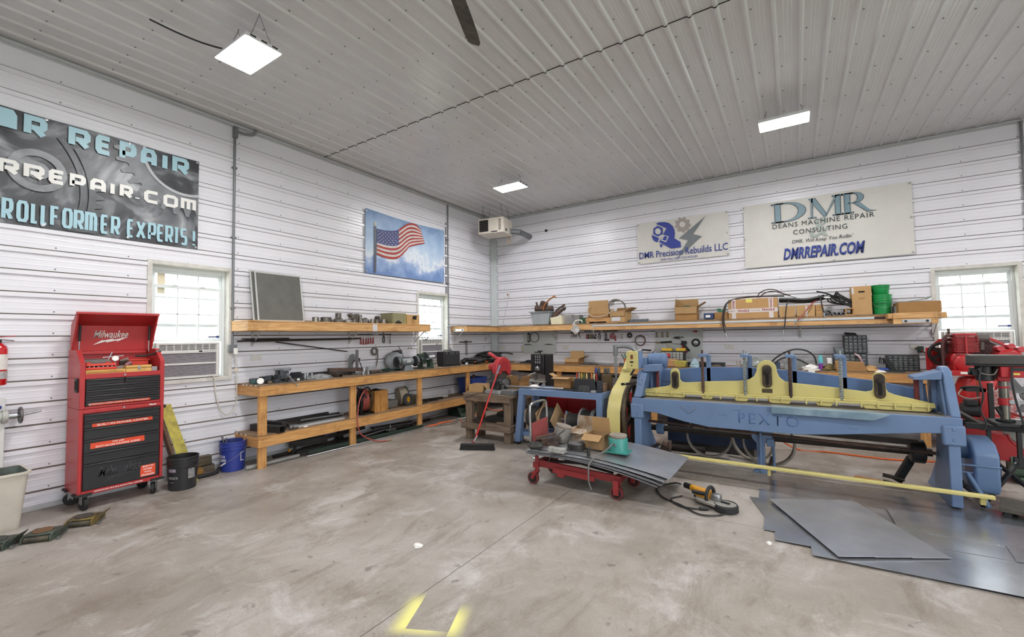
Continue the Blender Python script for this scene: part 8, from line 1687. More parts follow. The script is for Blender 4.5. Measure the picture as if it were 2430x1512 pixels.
# end frames: lower legs, upper cheeks, arms
for x0,x1,s_ in((4.755,4.90,-1),(7.81,7.955,1)):
    b=MB(); b.prism([(-3.555,0.02),(-3.43,0),(-2.62,0),(-2.80,.12),(-3.05,.35),(-3.15,.70),(-3.15,.72),(-3.555,.72)],x0+.03,x1-.03 if s_>0 else x1-.02,'x'); b.wb('leg',m_blue,t,bevel=.008)
    b=MB(); b.bx(x0-.012,x1+.012,-3.572,-3.50,.60,.80); b.wb('leg_cap',m_blue,t,bevel=.02)
    for z in(.66,.76): b=MB(); b.lathe([(.016,0),(.012,.008)],10,((x0+x1)/2,-3.572,z),(0,-1,0)); b.wb('bolt',m_blue,t)
    b=MB()
    if s_>0: b.prism([(-3.50,.866),(-3.46,.95),(-3.32,1.22),(-3.27,1.29),(-3.20,1.33),(-3.08,1.34),(-2.98,1.28),(-2.95,.866)],x1-.075,x1,'x'); b.prism([(-3.42,.866),(-3.26,1.27),(-3.22,1.30),(-3.0,1.30),(-3.0,.866)],x1-.10,x1-.072,'x')
    else: b.prism([(-3.46,.866),(-3.34,1.16),(-3.25,1.22),(-2.98,1.22),(-2.95,.866)],x0+.02,x0+.10,'x'); b.hexa([(x0,-3.47,.866),(x0+.10,-3.47,.866),(x0+.13,-2.98,.866),(x0,-2.98,.866)],[(x0+.07,-3.36,1.19),(x0+.16,-3.36,1.19),(x0+.16,-2.98,1.20),(x0+.07,-2.98,1.20)])
    b.wb('end_frame',m_blue,t,bevel=.012)
    xa,xb=(x1-.30,x1-.08) if s_>0 else (x0+.10,x0+.29)
    b=MB(); b.prism([(xa,1.20),(xb,1.21),(xb,1.30),(xa+(.08 if s_>0 else 0),1.255 if s_>0 else 1.29),(xa,1.235)],-3.30,-3.02,'y'); b.wb('bracket_arm',m_blue,t,bevel=.006)
    for q in((.04,.06),(.14,.16)): xx=(x1-.28 if s_>0 else x0+.11); b=MB(); b.bx(xx+q[0],xx+q[1]+.02,-3.16,-3.0,.866,1.21); b.wb('guide_rib',m_blue,t,bevel=.003)
    b=MB(); xx=x1-.265 if s_>0 else x0+.265; b.lathe([(.020,0)]+[(.020 if k%2 else .024,.008*k) for k in range(1,40)]+[(.015,.33)],10,(xx,-3.21,.90)); b.wb('return_spring',M('dark red spring','6b2c2c',.5,.2,.2),t)
b=MB(); b.bx(4.80,4.86,-3.42,-3.36,.88,1.10); b.wb('worn_face',M('worn blue white','93a6bb',.5,.2,.6,60,col2='5b7398'),t)
# crosshead beam and yellow hold down
cb=[(4.86,.93),(4.86,1.19),(4.93,1.18),(5.0,1.185),(5.16,1.222),(5.57,1.267),(6.12,1.28),(6.68,1.249),(7.08,1.195),(7.35,1.165),(7.68,1.10),(7.74,1.115),(7.78,1.15),(7.80,.93)]
b=MB(); b.prism(cb,-3.10,-3.04,'y'); b.wb('crosshead',m_bl2,t,bevel=.006)
dome=lambda c,z,r,n=8:[(c+r*math.cos(R(180-180*i/n)),z+r*math.sin(R(180-180*i/n))) for i in range(n+1)]
hd=[(4.85,.93),(4.85,.958),(5.12,1.005),(5.185,1.025),(5.20,1.06)]+dome(5.258,1.20,.058)+[(5.318,1.11),(5.345,1.075),(5.40,1.07),(5.66,1.095),(6.02,1.118),(6.13,1.135),(6.195,1.18),(6.225,1.25)]+dome(6.332,1.275,.105,12)+[(6.438,1.24),(6.465,1.175),(6.51,1.135),(6.60,1.117),(7.06,1.076),(7.27,1.05),(7.325,1.065),(7.335,1.10)]+dome(7.388,1.215,.052)+[(7.442,1.09),(7.46,1.055),(7.52,1.03),(7.81,.96),(7.81,.93)]
b=MB(); b.prism(hd,-3.235,-3.20,'y'); b.wb('hold_down',m_by,t,bevel=.004)
b=MB(); b.bx(4.84,7.815,-3.30,-3.19,.918,.945); b.bx(4.84,7.815,-3.285,-3.235,.945,.965); b.wb('hold_down_flange',m_by,t,bevel=.004)
fx=[4.86,5.02,5.22,5.38,5.66,5.82,6.0,6.22,6.36,6.48,6.72,6.86,7.0,7.22,7.36,7.50,7.64,7.76]
x=4.86
for a,c in((4.85,5.40),(5.58,5.74),(5.96,6.14),(6.34,6.58),(6.80,6.98),(7.22,7.80)): b=MB(); b.prism([(a,.92),(c,.92),(c-.03,.872),(a+.03,.872)],-3.285,-3.21,'y'); b.wb('hold_down_foot',m_by,t,bevel=.004)
for q in fx: b=MB(); b.bx(q-.008,q+.008,-3.31,-3.285,.885,.95); b.wb('stiffener',m_by,t,bevel=.002)
for c,z0,z1,w in((5.262,.985,1.215,.044),(6.335,1.05,1.325,.052),(7.388,.985,1.255,.048)):
    st=arc((c,z1-w),w,0,180,8)+arc((c,z0+w),w,180,360,8); b=MB(); b.prism(st,-3.262,-3.235,'y'); p=b.wb('slotted_pad',M('oily brown iron','5a4a3a',.5,.5,.35,14,col2='35302b'),t,bevel=.006)
    w2=w*.36; zc=z1-w*1.6
    b=MB(); b.prism(arc((c,zc),w2,0,180,6)+arc((c,z0+w),w2,180,360,6),-3.2645,-3.258,'y'); o=b.wb('slot',m_dark,t)
    b=MB(); b.lathe([(w*.72,0),(w*.72,.012),(w*.3,.014),(w*.3,.035),(.004,.037)],16,(c,-3.262,zc),(0,-1,0)); b.wb('pad_nut',m_bolt,t)
b=MB(); b.bx(6.275,6.385,-3.238,-3.235,.985,1.035); b.wb('maker_plate',M('brass plate dark','5e523c',.45,.4,.5,50),t)
for x,mt in((5.613,m_rust),(6.098,M('galvanised rod','9aa0a0',.4,.7,.2)),(6.572,m_rust),(7.052,M('galvanised rod','9aa0a0',.4,.7,.2))):
    b=MB(); b.lathe([(.016,0)]+[(.016 if k%2 else .0215,.010*k) for k in range(1,47)]+[(.013,.47),(.013,.57)],10,(x,-3.27,.935)); b.wb('clamp_screw',mt,t)
    b=MB(); b.bx(x-.045,x+.045,-3.30,-3.05,1.415,1.455); b.wb('screw_collar',m_blue,t,bevel=.008)
    b=MB(); b.bx(x+.02,x+.07,-3.10,-3.04,1.06,1.43); b.wb('screw_post',m_blue,t,bevel=.004)
b=MB(); b.tube([(4.93,-3.15,1.075),(5.3,-3.14,1.055),(5.62,-3.13,1.045)],.004,5); b.wb('thin_line',m_dsteel,t)
# shafts, middle support, treadle
b=MB(); b.cyl((4.85,-3.05,.40),(7.82,-3.02,.41),.040,n=14); b.wb('main_shaft',m_bolt,t); b=MB(); b.cyl((4.80,-3.20,.515),(7.82,-3.18,.44),.018,n=10); b.wb('tie_rod',m_rust,t)
b=MB(); b.bar((5.2,-3.10,.55),(7.7,-3.10,.52),.05,.06); b.wb('rear_beam',m_bolt,t)
b=MB(); b.lathe([(.06,-.05),(.085,-.04),(.085,.04),(.06,.05)],20,(5.0,-3.05,.40),(1,0,0)); b.wb('bearing',m_blued,t,bevel=.004)
b=MB(); b.prism([(6.14,0),(6.33,0),(6.31,.02),(6.275,.03),(6.28,.36),(6.36,.42),(6.37,.56),(6.13,.56),(6.14,.42),(6.19,.36),(6.195,.03),(6.16,.02)],-3.20,-3.10,'y'); b.bx(6.225,6.25,-3.24,-3.20,.02,.50); b.wb('middle_leg',m_blue,t,bevel=.006)
b=MB(); b.box((6.34,-3.18,.38),(.08,.08,.09)); b.cyl((6.37,-3.18,.03),(6.37,-3.18,.36),.016,n=8); b.wb('link',m_blued,t,bevel=.004)
b=MB(); b.bar((4.72,-3.78,.235),(8.07,-3.80,.225),.055,.032); b.wb('treadle_bar',m_by,t,bevel=.006)
b=MB(); b.prism([(-3.80,.212),(-3.74,.212),(-3.74,.16),(-3.78,.14)],7.98,8.02,'x'); b.prism([(-3.80,.212),(-3.74,.212),(-3.74,.16),(-3.78,.14)],6.33,6.36,'x'); b.wb('treadle_bracket',m_by,t,bevel=.003)
for x in(4.95,6.345,7.99): b=MB(); b.bar((x,-3.76,.20),(x,-3.0,.16),.04,.03); b.wb('treadle_arm',m_bolt,t,bevel=.003)
b=MB(); b.lathe([(.10,-.07),(.125,-.06),(.125,.05),(.10,.06)],24,(7.70,-3.05,.42),(1,0,0)); b.wb('clutch_drum',M('black oily drum','2a292b',.4,.3,.3),t,bevel=.006)
b=MB(); b.bar((7.66,-2.98,.33),(7.52,-3.02,.06),.06,.07); b.wb('pedal_arm',m_blk,t,bevel=.004)
for z in(.05,.12): b=MB(); b.cyl((7.40,-3.04,z),(7.58,-3.07,z-.02),.020,n=10); b.wb('pedal_roller',m_bolt,t)
b=MB(); b.prism([(-3.34,.18),(-3.30,.12),(-3.05,.10),(-2.85,.16),(-2.80,.3),(-2.80,.45),(-2.88,.58),(-3.05,.64),(-3.25,.60),(-3.34,.50)],8.06,8.24,'x'); b.wb('pulley_guard',m_blue,t,bevel=.02)
b=MB(); b.cyl((7.93,-3.1,.49),(8.07,-3.1,.49),.085,n=18); b.bx(7.95,8.245,-3.355,-3.33,.385,.40); b.wb('shaft_housing',m_blue,t,bevel=.004)
b=MB(); b.cyl((8.02,-3.30,.30),(8.12,-3.45,.03),.022,n=10); b.cyl((7.96,-3.3,.31),(8.08,-3.3,.305),.01,n=8); b.cyl((8.24,-3.0,.28),(8.32,-3.0,.27),.05,n=12); b.wb('brake_link',m_blued,t)
# flywheel, yellow belt guard, motor and switch box
b=MB(); b.torus((4.62,-3.06,.56),(1,0,0),.44,.045,40,8); b.cyl((4.56,-3.06,.56),(4.70,-3.06,.56),.10,n=18)
for k in range(6): a=k*PI/3+.3; b.bar((4.62,-3.06,.56),(4.62,-3.06+.43*math.cos(a),.56+.43*math.sin(a)),.07,.05,(1,0,0))
b.wb('flywheel',M('greasy black wheel','231f1c',.5,.3,.5,8,col2='5a4a36'),t,bevel=.004)
gp=[(-3.545,.12),(-3.56,.40),(-3.545,.66),(-3.46,.83),(-3.33,.94),(-3.13,1.03),(-2.90,1.16),(-2.66,1.35),(-2.53,1.455),(-2.44,1.47),(-2.36,1.43)]
b=MB(); vs=[(x,y,z) for y,z in gp for x in(4.405,4.59)]+[(x,y+.006,z-.008) for y,z in gp for x in(4.405,4.59)]; n=len(gp); m_=2*n
b.add(vs,[(2*i,2*i+1,2*i+3,2*i+2) for i in range(n-1)]+[(m_+2*i,m_+2*i+2,m_+2*i+3,m_+2*i+1) for i in range(n-1)]+[(2*i,2*i+2,m_+2*i+2,m_+2*i) for i in range(n-1)]+[(2*i+1,m_+2*i+1,m_+2*i+3,2*i+3) for i in range(n-1)]); b.wb('belt_guard',m_by,t)
b=MB(); b.prism([(-2.95,1.13),(-2.66,1.33),(-2.52,1.43),(-2.38,1.40),(-2.60,1.15)],4.40,4.42,'x'); b.prism(gp+[(-2.45,1.36),(-3.1,.95),(-3.45,.6),(-3.5,.12)],4.403,4.409,'x'); b.wb('guard_side',m_by,t)
b=MB(); b.bar((4.55,-3.35,1.02),(4.83,-3.38,1.05),.014,.035); b.wb('guard_strap',m_bolt,t)
for x in(4.62,4.78): b=MB(); b.lathe([(.012,0),(.009,.006)],10,(x,-3.385,1.035),(0,-1,0)); b.wb('bolt',m_zinc,t)
b=MB(); b.tube([(4.57,-2.98,1.12),(4.60,-2.80,1.25),(4.60,-2.62,1.40),(4.62,-2.5,1.48),(4.75,-2.5,1.47)],.014,8); b.wb('guard_edging',m_rub,t)
b=MB(); b.bx(4.625,4.795,-3.34,-3.27,1.235,1.485); b.wb('switch_box',m_by,t,bevel=.012); b=MB(); b.bx(4.79,4.82,-3.33,-3.20,1.24,1.49); b.wb('switch_back',m_blue,t,bevel=.004)
b=MB(); b.bx(4.69,4.725,-3.345,-3.338,1.375,1.435); b.wb('switch_opening',M('red brown opening','7a3a24',.5,0,.4,40),t,bevel=.003); b=MB(); b.prism(arc((4.72,1.335),.012,-90,90,5)+arc((4.69,1.335),.012,90,270,5),-3.345,-3.338,'y'); b.lathe([(.010,0),(.008,.006)],10,(4.705,-3.34,1.285),(0,-1,0)); b.wb('switch_knob',m_blk,t)
b=MB(); b.lathe([(.07,-.14),(.105,-.12),(.108,.10),(.09,.12),(.05,.13)],22,(4.93,-2.80,1.335),(1,0,0)); b.wb('motor',m_blue,t,bevel=.003)
for x in(4.88,4.98): b=MB(); b.torus((x,-2.80,1.335),(1,0,0),.108,.007,24,6); b.wb('motor_band',m_blue,t)
b=MB(); b.bx(4.80,5.10,-2.92,-2.68,1.19,1.215); b.bx(4.84,5.02,-2.90,-2.70,1.215,1.25); b.wb('motor_mount',m_blue,t,bevel=.004)
b=MB(); b.bx(4.78,4.92,-2.95,-2.65,.86,1.19); b.wb('motor_pillar',m_blue,t,bevel=.004)
b=MB(); b.bx(4.72,4.80,-3.0,-2.86,1.24,1.38); b.wb('motor_terminal_box',m_blue,t,bevel=.004)
# ---- things under and behind the shear
def hoop(label,c,r_,w,tilt=0):
    b=MB(); ax=(math.sin(tilt),-1,0); b.lathe([(r_,-w),(r_,w),(r_-.022,w),(r_-.022,-w),(r_,-w)],44,c,ax,False); return item('steel_hoop',label,'hoop',b,M('grey worn hoop','a29b90',.5,.3,.25,8,col2='7b756c'))
hoop('grey steel hoop standing on the floor left of the middle support of the shear',(5.58,-2.74,.293),.293,.04,.1); hoop('grey hoop leaning between the two outer hoops under the shear',(6.10,-2.66,.295),.293,.025,-.5); hoop('wide grey hoop standing behind the middle support of the shear',(6.30,-2.82,.298),.297,.06,.12)
t=thing('drawer_chest','dark blue low steel chest behind the hoops under the shear','chest',(5.5,-2.2,0)); b=MB(); b.bx(4.95,6.15,-2.45,-1.9,.10,.62); b.wb('body',M('navy steel','2d3d5c',.5,.1,.25,6),t,bevel=.006)
for y in(-2.4,-1.95): b=MB(); b.bx(5.0,6.1,y-.04,y+.04,0,.10); b.wb('runner',m_dsteel,t)
b=MB(); b.bx(5.32,5.48,-2.458,-2.45,.30,.36); b.wb('white_plate',m_white,t)
b=MB(); b.cyl((5.0,-2.62,.05),(5.5,-2.58,.05),.045,n=14); item('round_bar','thick dark round bar on the floor left of the first hoop','bar',b,m_bolt)
b=MB(); b.box((5.02,-2.85,.09),(.14,.10,.10),(.3,.4,.2)); b.lathe([(.09,-.02),(.09,.02)],18,(5.06,-2.82,.09),(1,.2,0)); item('caster_wheel','worn caster wheel lying behind the left leg of the shear','caster',b,m_rust,.01)
b=MB(); b.prism([(7.16,.0),(7.44,.0),(7.40,.02),(7.16,.035)],-2.95,-2.88,'y'); item('wood_wedge','small orange brown wood wedge on the floor beside the pedal','wedge',b,wood('wedge wood','b9773f','8a5428',0))
b=MB(); b.tube(spline([(5.7,-2.0,.635),(6.1,-1.95,.635),(6.25,-1.9,.3),(6.6,-1.75,.02),(7.0,-1.7,.012),(7.6,-1.75,.012),(8.1,-1.6,.012)],6),.011,6); item('extension_cord','orange extension cord on the floor behind the shear','cord',b,M('orange cord','e8692a',.5,0,.1))
# ================================================= RED COMPRESSOR BY THE RIGHT WINDOW
m_cred=M('compressor red','b51c22',.32,0,.12,5,coat=.3)
t=thing('air_compressor','big red two stage air compressor standing under the right window','compressor',(8.85,-.75,0))
b=MB(); b.lathe([(.10,.10),(.22,.12),(.28,.20),(.285,.95),(.25,1.05),(.12,1.10)],36,(8.80,-.80,0)); b.wb('tank',m_cred,t)
for a in range(4): x,y=8.80+.22*math.cos(a*PI/2+.7),-.80+.22*math.sin(a*PI/2+.7); b=MB(); b.bar((x,y,0),(x,y,.22),.05,.02); b.wb('tank_foot',m_cred,t)
b=MB(); b.bx(8.44,9.36,-1.02,-.46,1.155,1.165); b.bx(8.44,9.36,-1.03,-1.02,1.09,1.165); b.wb('platform',m_cred,t,bevel=.003); b=MB(); b.bx(8.52,8.64,-1.035,-1.03,1.115,1.145); b.wb('white_label',m_white,t)
o=textmesh('PUMAMAX',.42,.095,m_white,parent=t,depth=0,bold=.03,shear=.2)
for v in o.data.vertices: th=-2.05+.75+v.co.x/.288; v.co=(8.80-8.85+.2885*math.cos(th),-.80+.75+.2885*math.sin(th),.93+v.co.y)
b=MB(); bandpatch(b,.288,-1.55,-.8,.60,.80); b.v=[(x-.05,y-.05,z) for x,y,z in b.v]; b.build('warning_labels',M('label red white','c9b9b4',.5,0,.6,40,col2='a03a3a'),t)
b=MB(); b.bx(8.47,8.70,-.95,-.68,1.165,1.30); b.lathe([(.12,0),(.10,.03),(.04,.04)],24,(8.585,-.95,1.26),(0,-1,0)); b.lathe([(.105,-.10),(.13,-.09),(.13,.2),(.10,.24)],24,(8.585,-.80,1.30),(0,1,0)); b.wb('crankcase',m_cred,t,bevel=.012)
b=MB(); b.bx(8.52,8.70,-.93,-.70,1.40,1.62); b.wb('cylinder',m_cred,t,bevel=.008)
for i in range(11): b=MB(); b.bx(8.485,8.735,-.965,-.665,1.415+i*.021,1.424+i*.021); b.wb('cooling_fin',m_cred,t,bevel=.002)
b=MB(); b.bx(8.60,8.618,-.972,-.96,1.40,1.66); b.wb('fin_rib',m_cred,t); b=MB(); b.bx(8.50,8.72,-.95,-.68,1.64,1.67); b.wb('cylinder_head',m_cred,t,bevel=.006)
b=MB(); b.cyl((8.74,-.82,1.60),(8.86,-.82,1.60),.06,n=18); b.cyl((8.79,-.82,1.44),(8.79,-.82,1.56),.03,n=12); b.wb('air_filter',M('filter grey','6d6863',.5,.3,.3),t,bevel=.004)
b=MB(); b.tube(spline([(8.52,-.86,1.62),(8.44,-.88,1.64),(8.39,-.90,1.55),(8.38,-.90,1.35),(8.39,-.90,1.10)],6),.018,8); b.tube(spline([(8.50,-.80,1.58),(8.45,-.80,1.58),(8.42,-.80,1.5),(8.42,-.80,1.32)],5),.020,8); b.wb('copper_tube',M('brownish tube','5b3a38',.4,.4,.2),t)
b=MB(); b.cyl((8.47,-.82,1.64),(8.47,-.82,1.74),.014,n=8); b.wb('relief_valve',m_rust,t)
b=MB(); b.torus((8.44,-.62,1.38),(0,1,0),.15,.022,30,8); b.cyl((8.44,-.66,1.38),(8.44,-.58,1.38),.05,n=14)
for k in range(5): a=k*2*PI/5; b.bar((8.44,-.62,1.38),(8.44+.14*math.cos(a),-.62,1.38+.14*math.sin(a)),.05,.02,(0,1,0))
b.wb('flywheel',M('dark flywheel','2f2a29',.5,.4,.3),t)
b=MB(); b.prism([(8.30,1.17),(8.30,1.45),(8.42,1.59),(8.95,1.61),(9.22,1.44),(9.22,1.40),(8.94,1.57),(8.43,1.55),(8.34,1.44),(8.34,1.17)],-.56,-.50,'y'); b.bx(8.28,8.44,-.50,-.46,1.12,1.46); b.wb('belt_guard',m_cred,t,bevel=.004)
b=MB(); b.prism([(8.42,1.2),(9.1,1.2),(9.1,1.44),(8.93,1.56),(8.44,1.54)],-.522,-.518,'y'); b.wb('guard_mesh',M('guard mesh','6b4a48',.6,.3,.6,60,col2='2e2424'),t)
b=MB(); b.lathe([(.10,-.16),(.125,-.13),(.125,.16),(.10,.18)],24,(9.02,-.82,1.33),(0,1,0)); b.wb('motor',m_cred,t,bevel=.006)
for x,z in((8.94,1.46),(9.04,1.49),(9.13,1.45)): b=MB(); b.cyl((x,-.95,z),(x,-.78,z),.038,n=14); b.wb('capacitor_cover',M('pale red','c23a42',.35,0,.1),t,bevel=.006)
b=MB(); b.lathe([(.02,0),(.035,.02),(.03,.05)],12,(8.76,-1.0,1.30),(0,0,1)); b.bx(8.74,8.80,-1.02,-.94,1.30,1.34); b.wb('pressure_switch',m_blk,t,bevel=.004)
# ================================================= HORIZONTAL METAL SAW
t=thing('metal_saw','red horizontal metal saw with a black motor behind the right end of the shear','saw',(8.42,-2.1,0))
b=MB(); b.hexa([(8.12,-2.25,.30),(8.75,-2.25,.22),(8.75,-1.95,.22),(8.12,-1.95,.30)],[(8.10,-2.25,.63),(8.85,-2.25,.46),(8.85,-1.95,.46),(8.10,-1.95,.63)]); b.wb('bed',m_cred,t,bevel=.006)
b=MB(); b.bx(8.395,8.455,-2.24,-2.12,.60,1.16); b.wb('red_column',m_cred,t,bevel=.004); b=MB(); b.bx(8.30,8.75,-2.27,-1.98,.60,.64); b.wb('table',M('saw table red','9c2a2a',.5,0,.2),t,bevel=.003)
b=MB(); b.cyl((8.25,-2.18,.78),(8.40,-2.18,.78),.078,n=20); b.bx(8.28,8.38,-2.25,-2.11,.84,.90); b.wb('motor',m_blk,t,bevel=.006)
b=MB(); b.torus((8.36,-2.16,1.03),(0,.3,1),.095,.014,22,6); b.bx(8.29,8.45,-2.24,-2.1,1.0,1.04); b.wb('coiled_cord',m_blk,t)
b=MB(); b.tube(spline([(8.26,-2.2,1.02),(8.22,-2.25,.96),(8.30,-2.26,.92),(8.40,-2.26,.94)],5),.008,6); b.wb('grey_cord',M('grey cord','8a8279',.5),t)
for x,y in((8.16,-2.2),(8.70,-2.2),(8.16,-2.0),(8.70,-2.0)): b=MB(); b.bar((x,y,0),(x,y,.32),.04,.04); b.wb('leg',m_blk,t)
b=MB(); b.bx(8.475,8.52,-2.20,-2.17,.66,1.1); b.wb('rear_guide',m_blk,t,bevel=.003); b=MB(); b.bx(8.52,8.68,-2.20,-2.15,.86,1.02); b.wb('label_panel',M('label red white','c9b9b4',.5,0,.6,40,col2='a03a3a'),t)
b=MB(); b.bx(8.49,8.80,-2.262,-2.10,.641,.70); item('paper_stack','white papers lying on the red saw table','paper',b,m_white,.003)
# ================================================= DRILL PRESS ON A FOLDING STAND
t=thing('drill_press','red and black bench drill press at the right edge of the picture','drill press',(8.38,-2.95,.76))
m_dp=M('drill press red','b8242c',.38,0,.1,6)
b=MB(); b.prism(arc((8.22,-3.0),.10,90,270,8)+arc((8.66,-3.0),.10,-90,90,8),1.36,1.455,'z'); b.wb('belt_cover',M('dusty black cover','45423f',.5,0,.15,8),t,bevel=.012)
b=MB(); b.prism(arc((8.22,-3.0),.103,90,270,8)+arc((8.66,-3.0),.103,-90,90,8),1.345,1.362,'z'); b.wb('cover_rim',m_blk,t,bevel=.003)
b=MB(); b.cyl((8.26,-2.97,1.19),(8.26,-2.97,1.345),.068,n=20); b.bx(8.155,8.20,-3.03,-2.93,1.24,1.32); b.bx(8.30,8.37,-3.0,-2.94,1.22,1.34); b.wb('motor',m_blk,t,bevel=.008)
b=MB(); b.tube(spline([(8.20,-3.05,1.32),(8.22,-3.06,1.27),(8.30,-3.06,1.26),(8.34,-3.05,1.32)],5),.006,6); b.wb('motor_cord',M('grey cord','8a8279',.5),t); b=MB(); b.lathe([(.02,0),(.028,.01),(.02,.02)],12,(8.155,-3.0,1.27),(-1,0,0)); b.wb('tension_knob',m_blk,t)
b=MB(); b.bx(8.345,8.62,-3.09,-2.90,1.235,1.345); b.bx(8.34,8.43,-3.02,-2.93,1.19,1.24); b.wb('head',m_dp,t,bevel=.008)
b=MB(); b.bx(8.43,8.52,-3.094,-3.09,1.30,1.335); b.wb('depth_window',m_blk,t,bevel=.003); b=MB(); b.bx(8.43,8.475,-3.094,-3.09,1.262,1.28); b.wb('yellow_label',M('yellow note','e2d56a',.6),t); b=MB(); b.lathe([(.028,0),(.026,.012),(.01,.016)],18,(8.535,-3.09,1.27),(0,-1,0)); b.wb('dial',m_zinc,t)
b=MB(); b.cyl((8.39,-2.97,.78),(8.39,-2.97,1.24),.037,n=22); b.wb('column',M('grimy steel column','8a857c',.3,.8,.3,5),t)
for z in(.95,1.12): b=MB(); b.cyl((8.39,-2.97,z),(8.39,-2.97,z+(.07 if z<1 else .018)),.046,n=18); b.wb('column_collar',m_dp,t,bevel=.003)
b=MB(); b.box((8.52,-2.99,.985),(.22,.06,.035)); b.lathe([(.14,-.012),(.14,.012)],26,(8.66,-3.0,1.01)); b.wb('table',m_zinc,t,bevel=.003)
b=MB(); b.cyl((8.33,-2.98,.93),(8.36,-3.0,.85),.02,n=8); b.wb('lock_lever',m_blk,t)
b=MB(); b.bx(8.28,8.62,-3.14,-2.80,.755,.785); b.cyl((8.39,-2.97,.785),(8.39,-2.97,.81),.07,n=18); b.wb('base',m_blk,t,bevel=.005)
b=MB(); b.tube(spline([(8.22,-3.06,1.36),(8.19,-3.1,1.2),(8.21,-3.1,1.05),(8.19,-3.08,.9),(8.22,-3.1,.78),(8.20,-3.1,.70)],6),.008,6); b.tube(spline([(8.42,-3.10,1.34),(8.41,-3.12,1.2),(8.43,-3.12,1.0),(8.46,-3.15,.8),(8.47,-3.18,.60),(8.55,-3.18,.5)],6),.009,6); b.wb('power_cable',m_cab,t)
t=thing('folding_stand','black crossed leg steel stand under the drill press','stand',(8.4,-2.95,0))
b=MB(); b.bar((8.10,-2.96,.72),(8.95,-3.05,.72),.05,.06); b.bar((8.10,-2.80,.72),(8.95,-2.86,.72),.05,.06); b.bx(8.24,8.90,-3.10,-2.78,.745,.754); b.wb('top_rails',m_blk,t,bevel=.003)
b=MB(); b.bar((7.98,-2.6,.90),(8.22,-2.95,.73),.05,.04); b.wb('folded_handle',M('worn black tube','3b3631',.5,.3,.3),t)
for x,y in((8.27,-2.95),(8.45,-3.06)):
    b=MB(); b.bar((x,y,.70),(x,y,.42),.04,.03); b.wb('upright',m_blk,t)
    b=MB(); b.box((x+.01,y,.40),(.12,.03,.11)); b.wb('joint_plate',m_blk,t,bevel=.01)
    for q in(-.04,.05): b=MB(); b.lathe([(.010,0),(.008,.006)],10,(x+q,y-.016,.40),(0,-1,0)); b.wb('bolt',m_zinc,t)
for p,q in(((8.43,-3.06,.40),(8.09,-3.37,.015)),((8.29,-2.95,.38),(8.62,-3.35,.015)),((8.30,-2.95,.40),(8.10,-2.65,.015)),((8.47,-3.06,.38),(8.85,-2.7,.015))):
    b=MB(); b.bar(p,q,.035,.03); b.wb('leg',m_blk,t,bevel=.002)
b=MB(); b.prism([(8.62,.44),(8.42,.66),(8.75,.70),(8.8,.45)],-2.62,-2.59,'y'); item('disc_guard','grey quarter guard with a red arrow under the drill press stand','guard',b,M('pale grey guard','a9aaa3',.5,0,.1),.01)
b=MB(); b.tube([(x,-2.625,z) for x,z in arc((8.66,.62),.17,185,240,6)],.012,6); item('red_arrow_mark','red arrow mark on the grey quarter guard','mark',b,m_red)
t=thing('electric_motor','green finned electric motor on the floor at the right edge','motor',(8.85,-2.15,0)); b=MB(); b.cyl((8.62,-2.15,.20),(8.98,-2.2,.20),.14,n=22); b.bx(8.66,8.95,-2.28,-2.06,0,.08); b.wb('motor_body',M('motor green','5d7263',.5,.2,.2,7),t,bevel=.006)
for i in range(14): a=i*2*PI/14; b=MB(); b.bar((8.70,-2.15+.145*math.cos(a),.20+.145*math.sin(a)),(8.93,-2.19+.145*math.cos(a),.20+.145*math.sin(a)),.008,.022); b.wb('fin',M('motor green','5d7263',.5,.2,.2,7),t)
t=thing('floor_fan','round floor fan with a silver wire guard behind the drill press','fan',(8.86,-2.0,0))
c=Vector((8.86,-1.98,.96)); ax=Vector((-.35,-1,.05)).normalized(); b=MB()
for i in range(16): b.torus(c+ax*(.07-.0035*i*i*.06),ax,.03+.0145*i,.0018,40,4)
for i in range(10): x_,y_=frame(c,ax); a=i*PI/5; d=x_*math.cos(a)+y_*math.sin(a); b.cyl(c+ax*.072+d*.02,c+ax*.02+d*.25,.002,n=4)
b.wb('wire_guard',m_zinc,t); b=MB(); b.torus(c,ax,.262,.014,36,8); b.wb('fan_rim',m_cred,t)
b=MB(); b.cyl(c-ax*.10,c-ax*.02,.08,n=18); b.wb('fan_motor',m_blk,t)
for i in range(3): x_,y_=frame(c,ax); a=i*2*PI/3; d=x_*math.cos(a)+y_*math.sin(a); e=x_*math.cos(a+.9)+y_*math.sin(a+.9); b=MB(); b.add([c+d*.05,c+d*.235,c+e*.22+ax*.03,c+e*.06+ax*.02],[(0,1,2,3)]); b.wb('fan_blade',m_grey,t)
b=MB(); b.tube([c+Vector((-.2,0,-.2)),(8.66,-1.95,.02),(9.06,-2.0,.02),c+Vector((.2,0,-.2))],.014,8); b.wb('fan_stand',m_blk,t)
b=MB()
for i in range(5): b.torus((8.72+.01*i,-2.86,.80+.012*i),(.05*i,0,1),.11-.008*i,.007,24,5)
item('cord','coil of green cord lying on the drill press stand','cord',b,M('green cord','2f6b4c',.5))
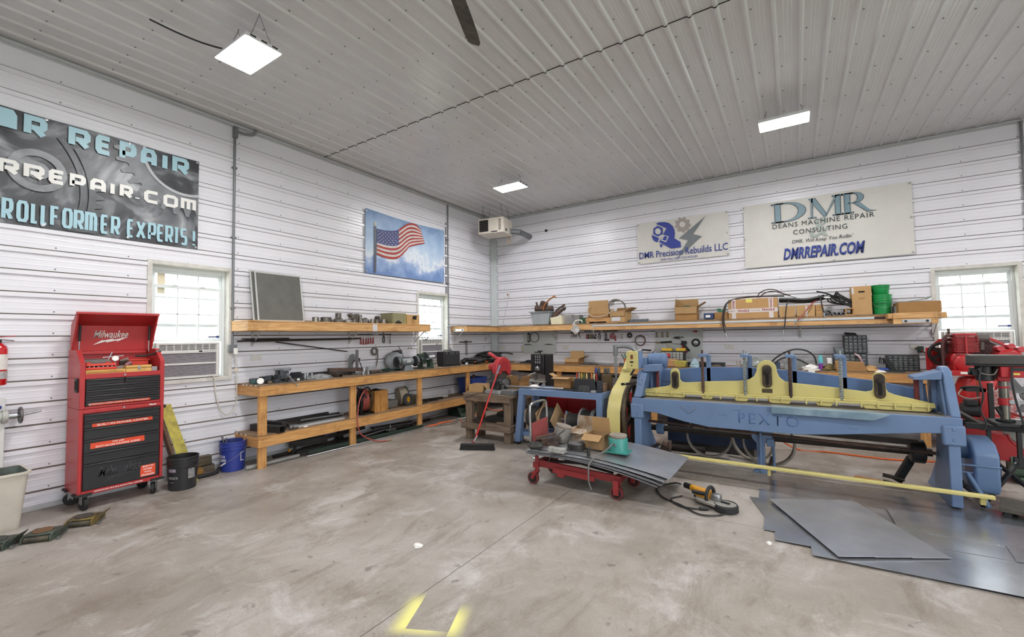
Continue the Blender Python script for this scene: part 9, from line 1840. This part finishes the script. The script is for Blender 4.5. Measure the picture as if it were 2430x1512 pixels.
t=thing('tool_dolly','low dark wooden dolly on the floor at the right edge before the stand','dolly',(8.35,-3.5,0)); b=MB(); b.hexa([(8.14,-3.62,.06),(8.75,-3.80,.06),(8.85,-3.45,.06),(8.24,-3.27,.06)],[(8.14,-3.62,.10),(8.75,-3.80,.10),(8.85,-3.45,.10),(8.24,-3.27,.10)]); b.wb('deck',M('dark dolly','5d5850',.7,0,.3,6),t,bevel=.003)
for x,y in((8.20,-3.58),(8.30,-3.36),(8.7,-3.7)): b=MB(); b.cyl((x,y-.012,.028),(x,y+.012,.028),.028,n=12); b.wb('caster',m_blk,t)
# ================================================= CEILING FAN, LAMP CABLE
t=thing('ceiling_fan','ceiling fan with long dark dusty blades, one blade reaching into the picture','ceiling fan',(4.72,-7.25,4.30))
for k in range(3):
    a=math.atan2(.87,-.38)+k*2*PI/3; d=Vector((math.cos(a),math.sin(a),0)); n=Vector((-d.y,d.x,0)); b=MB(); P=[]
    for u,w in((.16,.05),(.30,.058),(.55,.062),(.80,.062),(.90,.055),(.93,.035)):
        P+=[(d*u+n*w)+Vector((0,0,.012)),(d*u-n*w)+Vector((0,0,-.018))]
    b.add([tuple(q) for q in P]+[tuple(q+Vector((0,0,.008))) for q in P],[(2*i,2*i+1,2*i+3,2*i+2) for i in range(5)]+[(12+2*i,12+2*i+2,12+2*i+3,12+2*i+1) for i in range(5)]+[(2*i,2*i+2,12+2*i+2,12+2*i) for i in range(5)]+[(2*i+1,12+2*i+1,12+2*i+3,2*i+3) for i in range(5)]+[(0,12,13,1),(10,11,23,22)]); b.build('blade',M('dusty brown blade','5e564c',.55,.1,.45,9,col2='332d28'),t)
    b=MB(); b.bar(d*.06,d*.36+Vector((0,0,-.008)),.055,.006); b.build('blade_bracket',M('fan white','d5d3cf',.5),t)
b=MB(); b.lathe([(.04,-.09),(.11,-.07),(.12,.06),(.05,.10)],24); b.cyl((0,0,.1),(0,0,.52),.012,n=10); b.build('motor_hub',M('fan white','d5d3cf',.5),t)
b=MB(); b.tube(spline([(1.55,-7.85,4.80),(1.75,-7.70,4.68),(1.95,-7.55,4.58),(2.10,-7.36,4.55)],6),.008,6); item('lamp_cable','thin black cable hanging from the ceiling to the nearest LED panel','cable',b,m_blk)
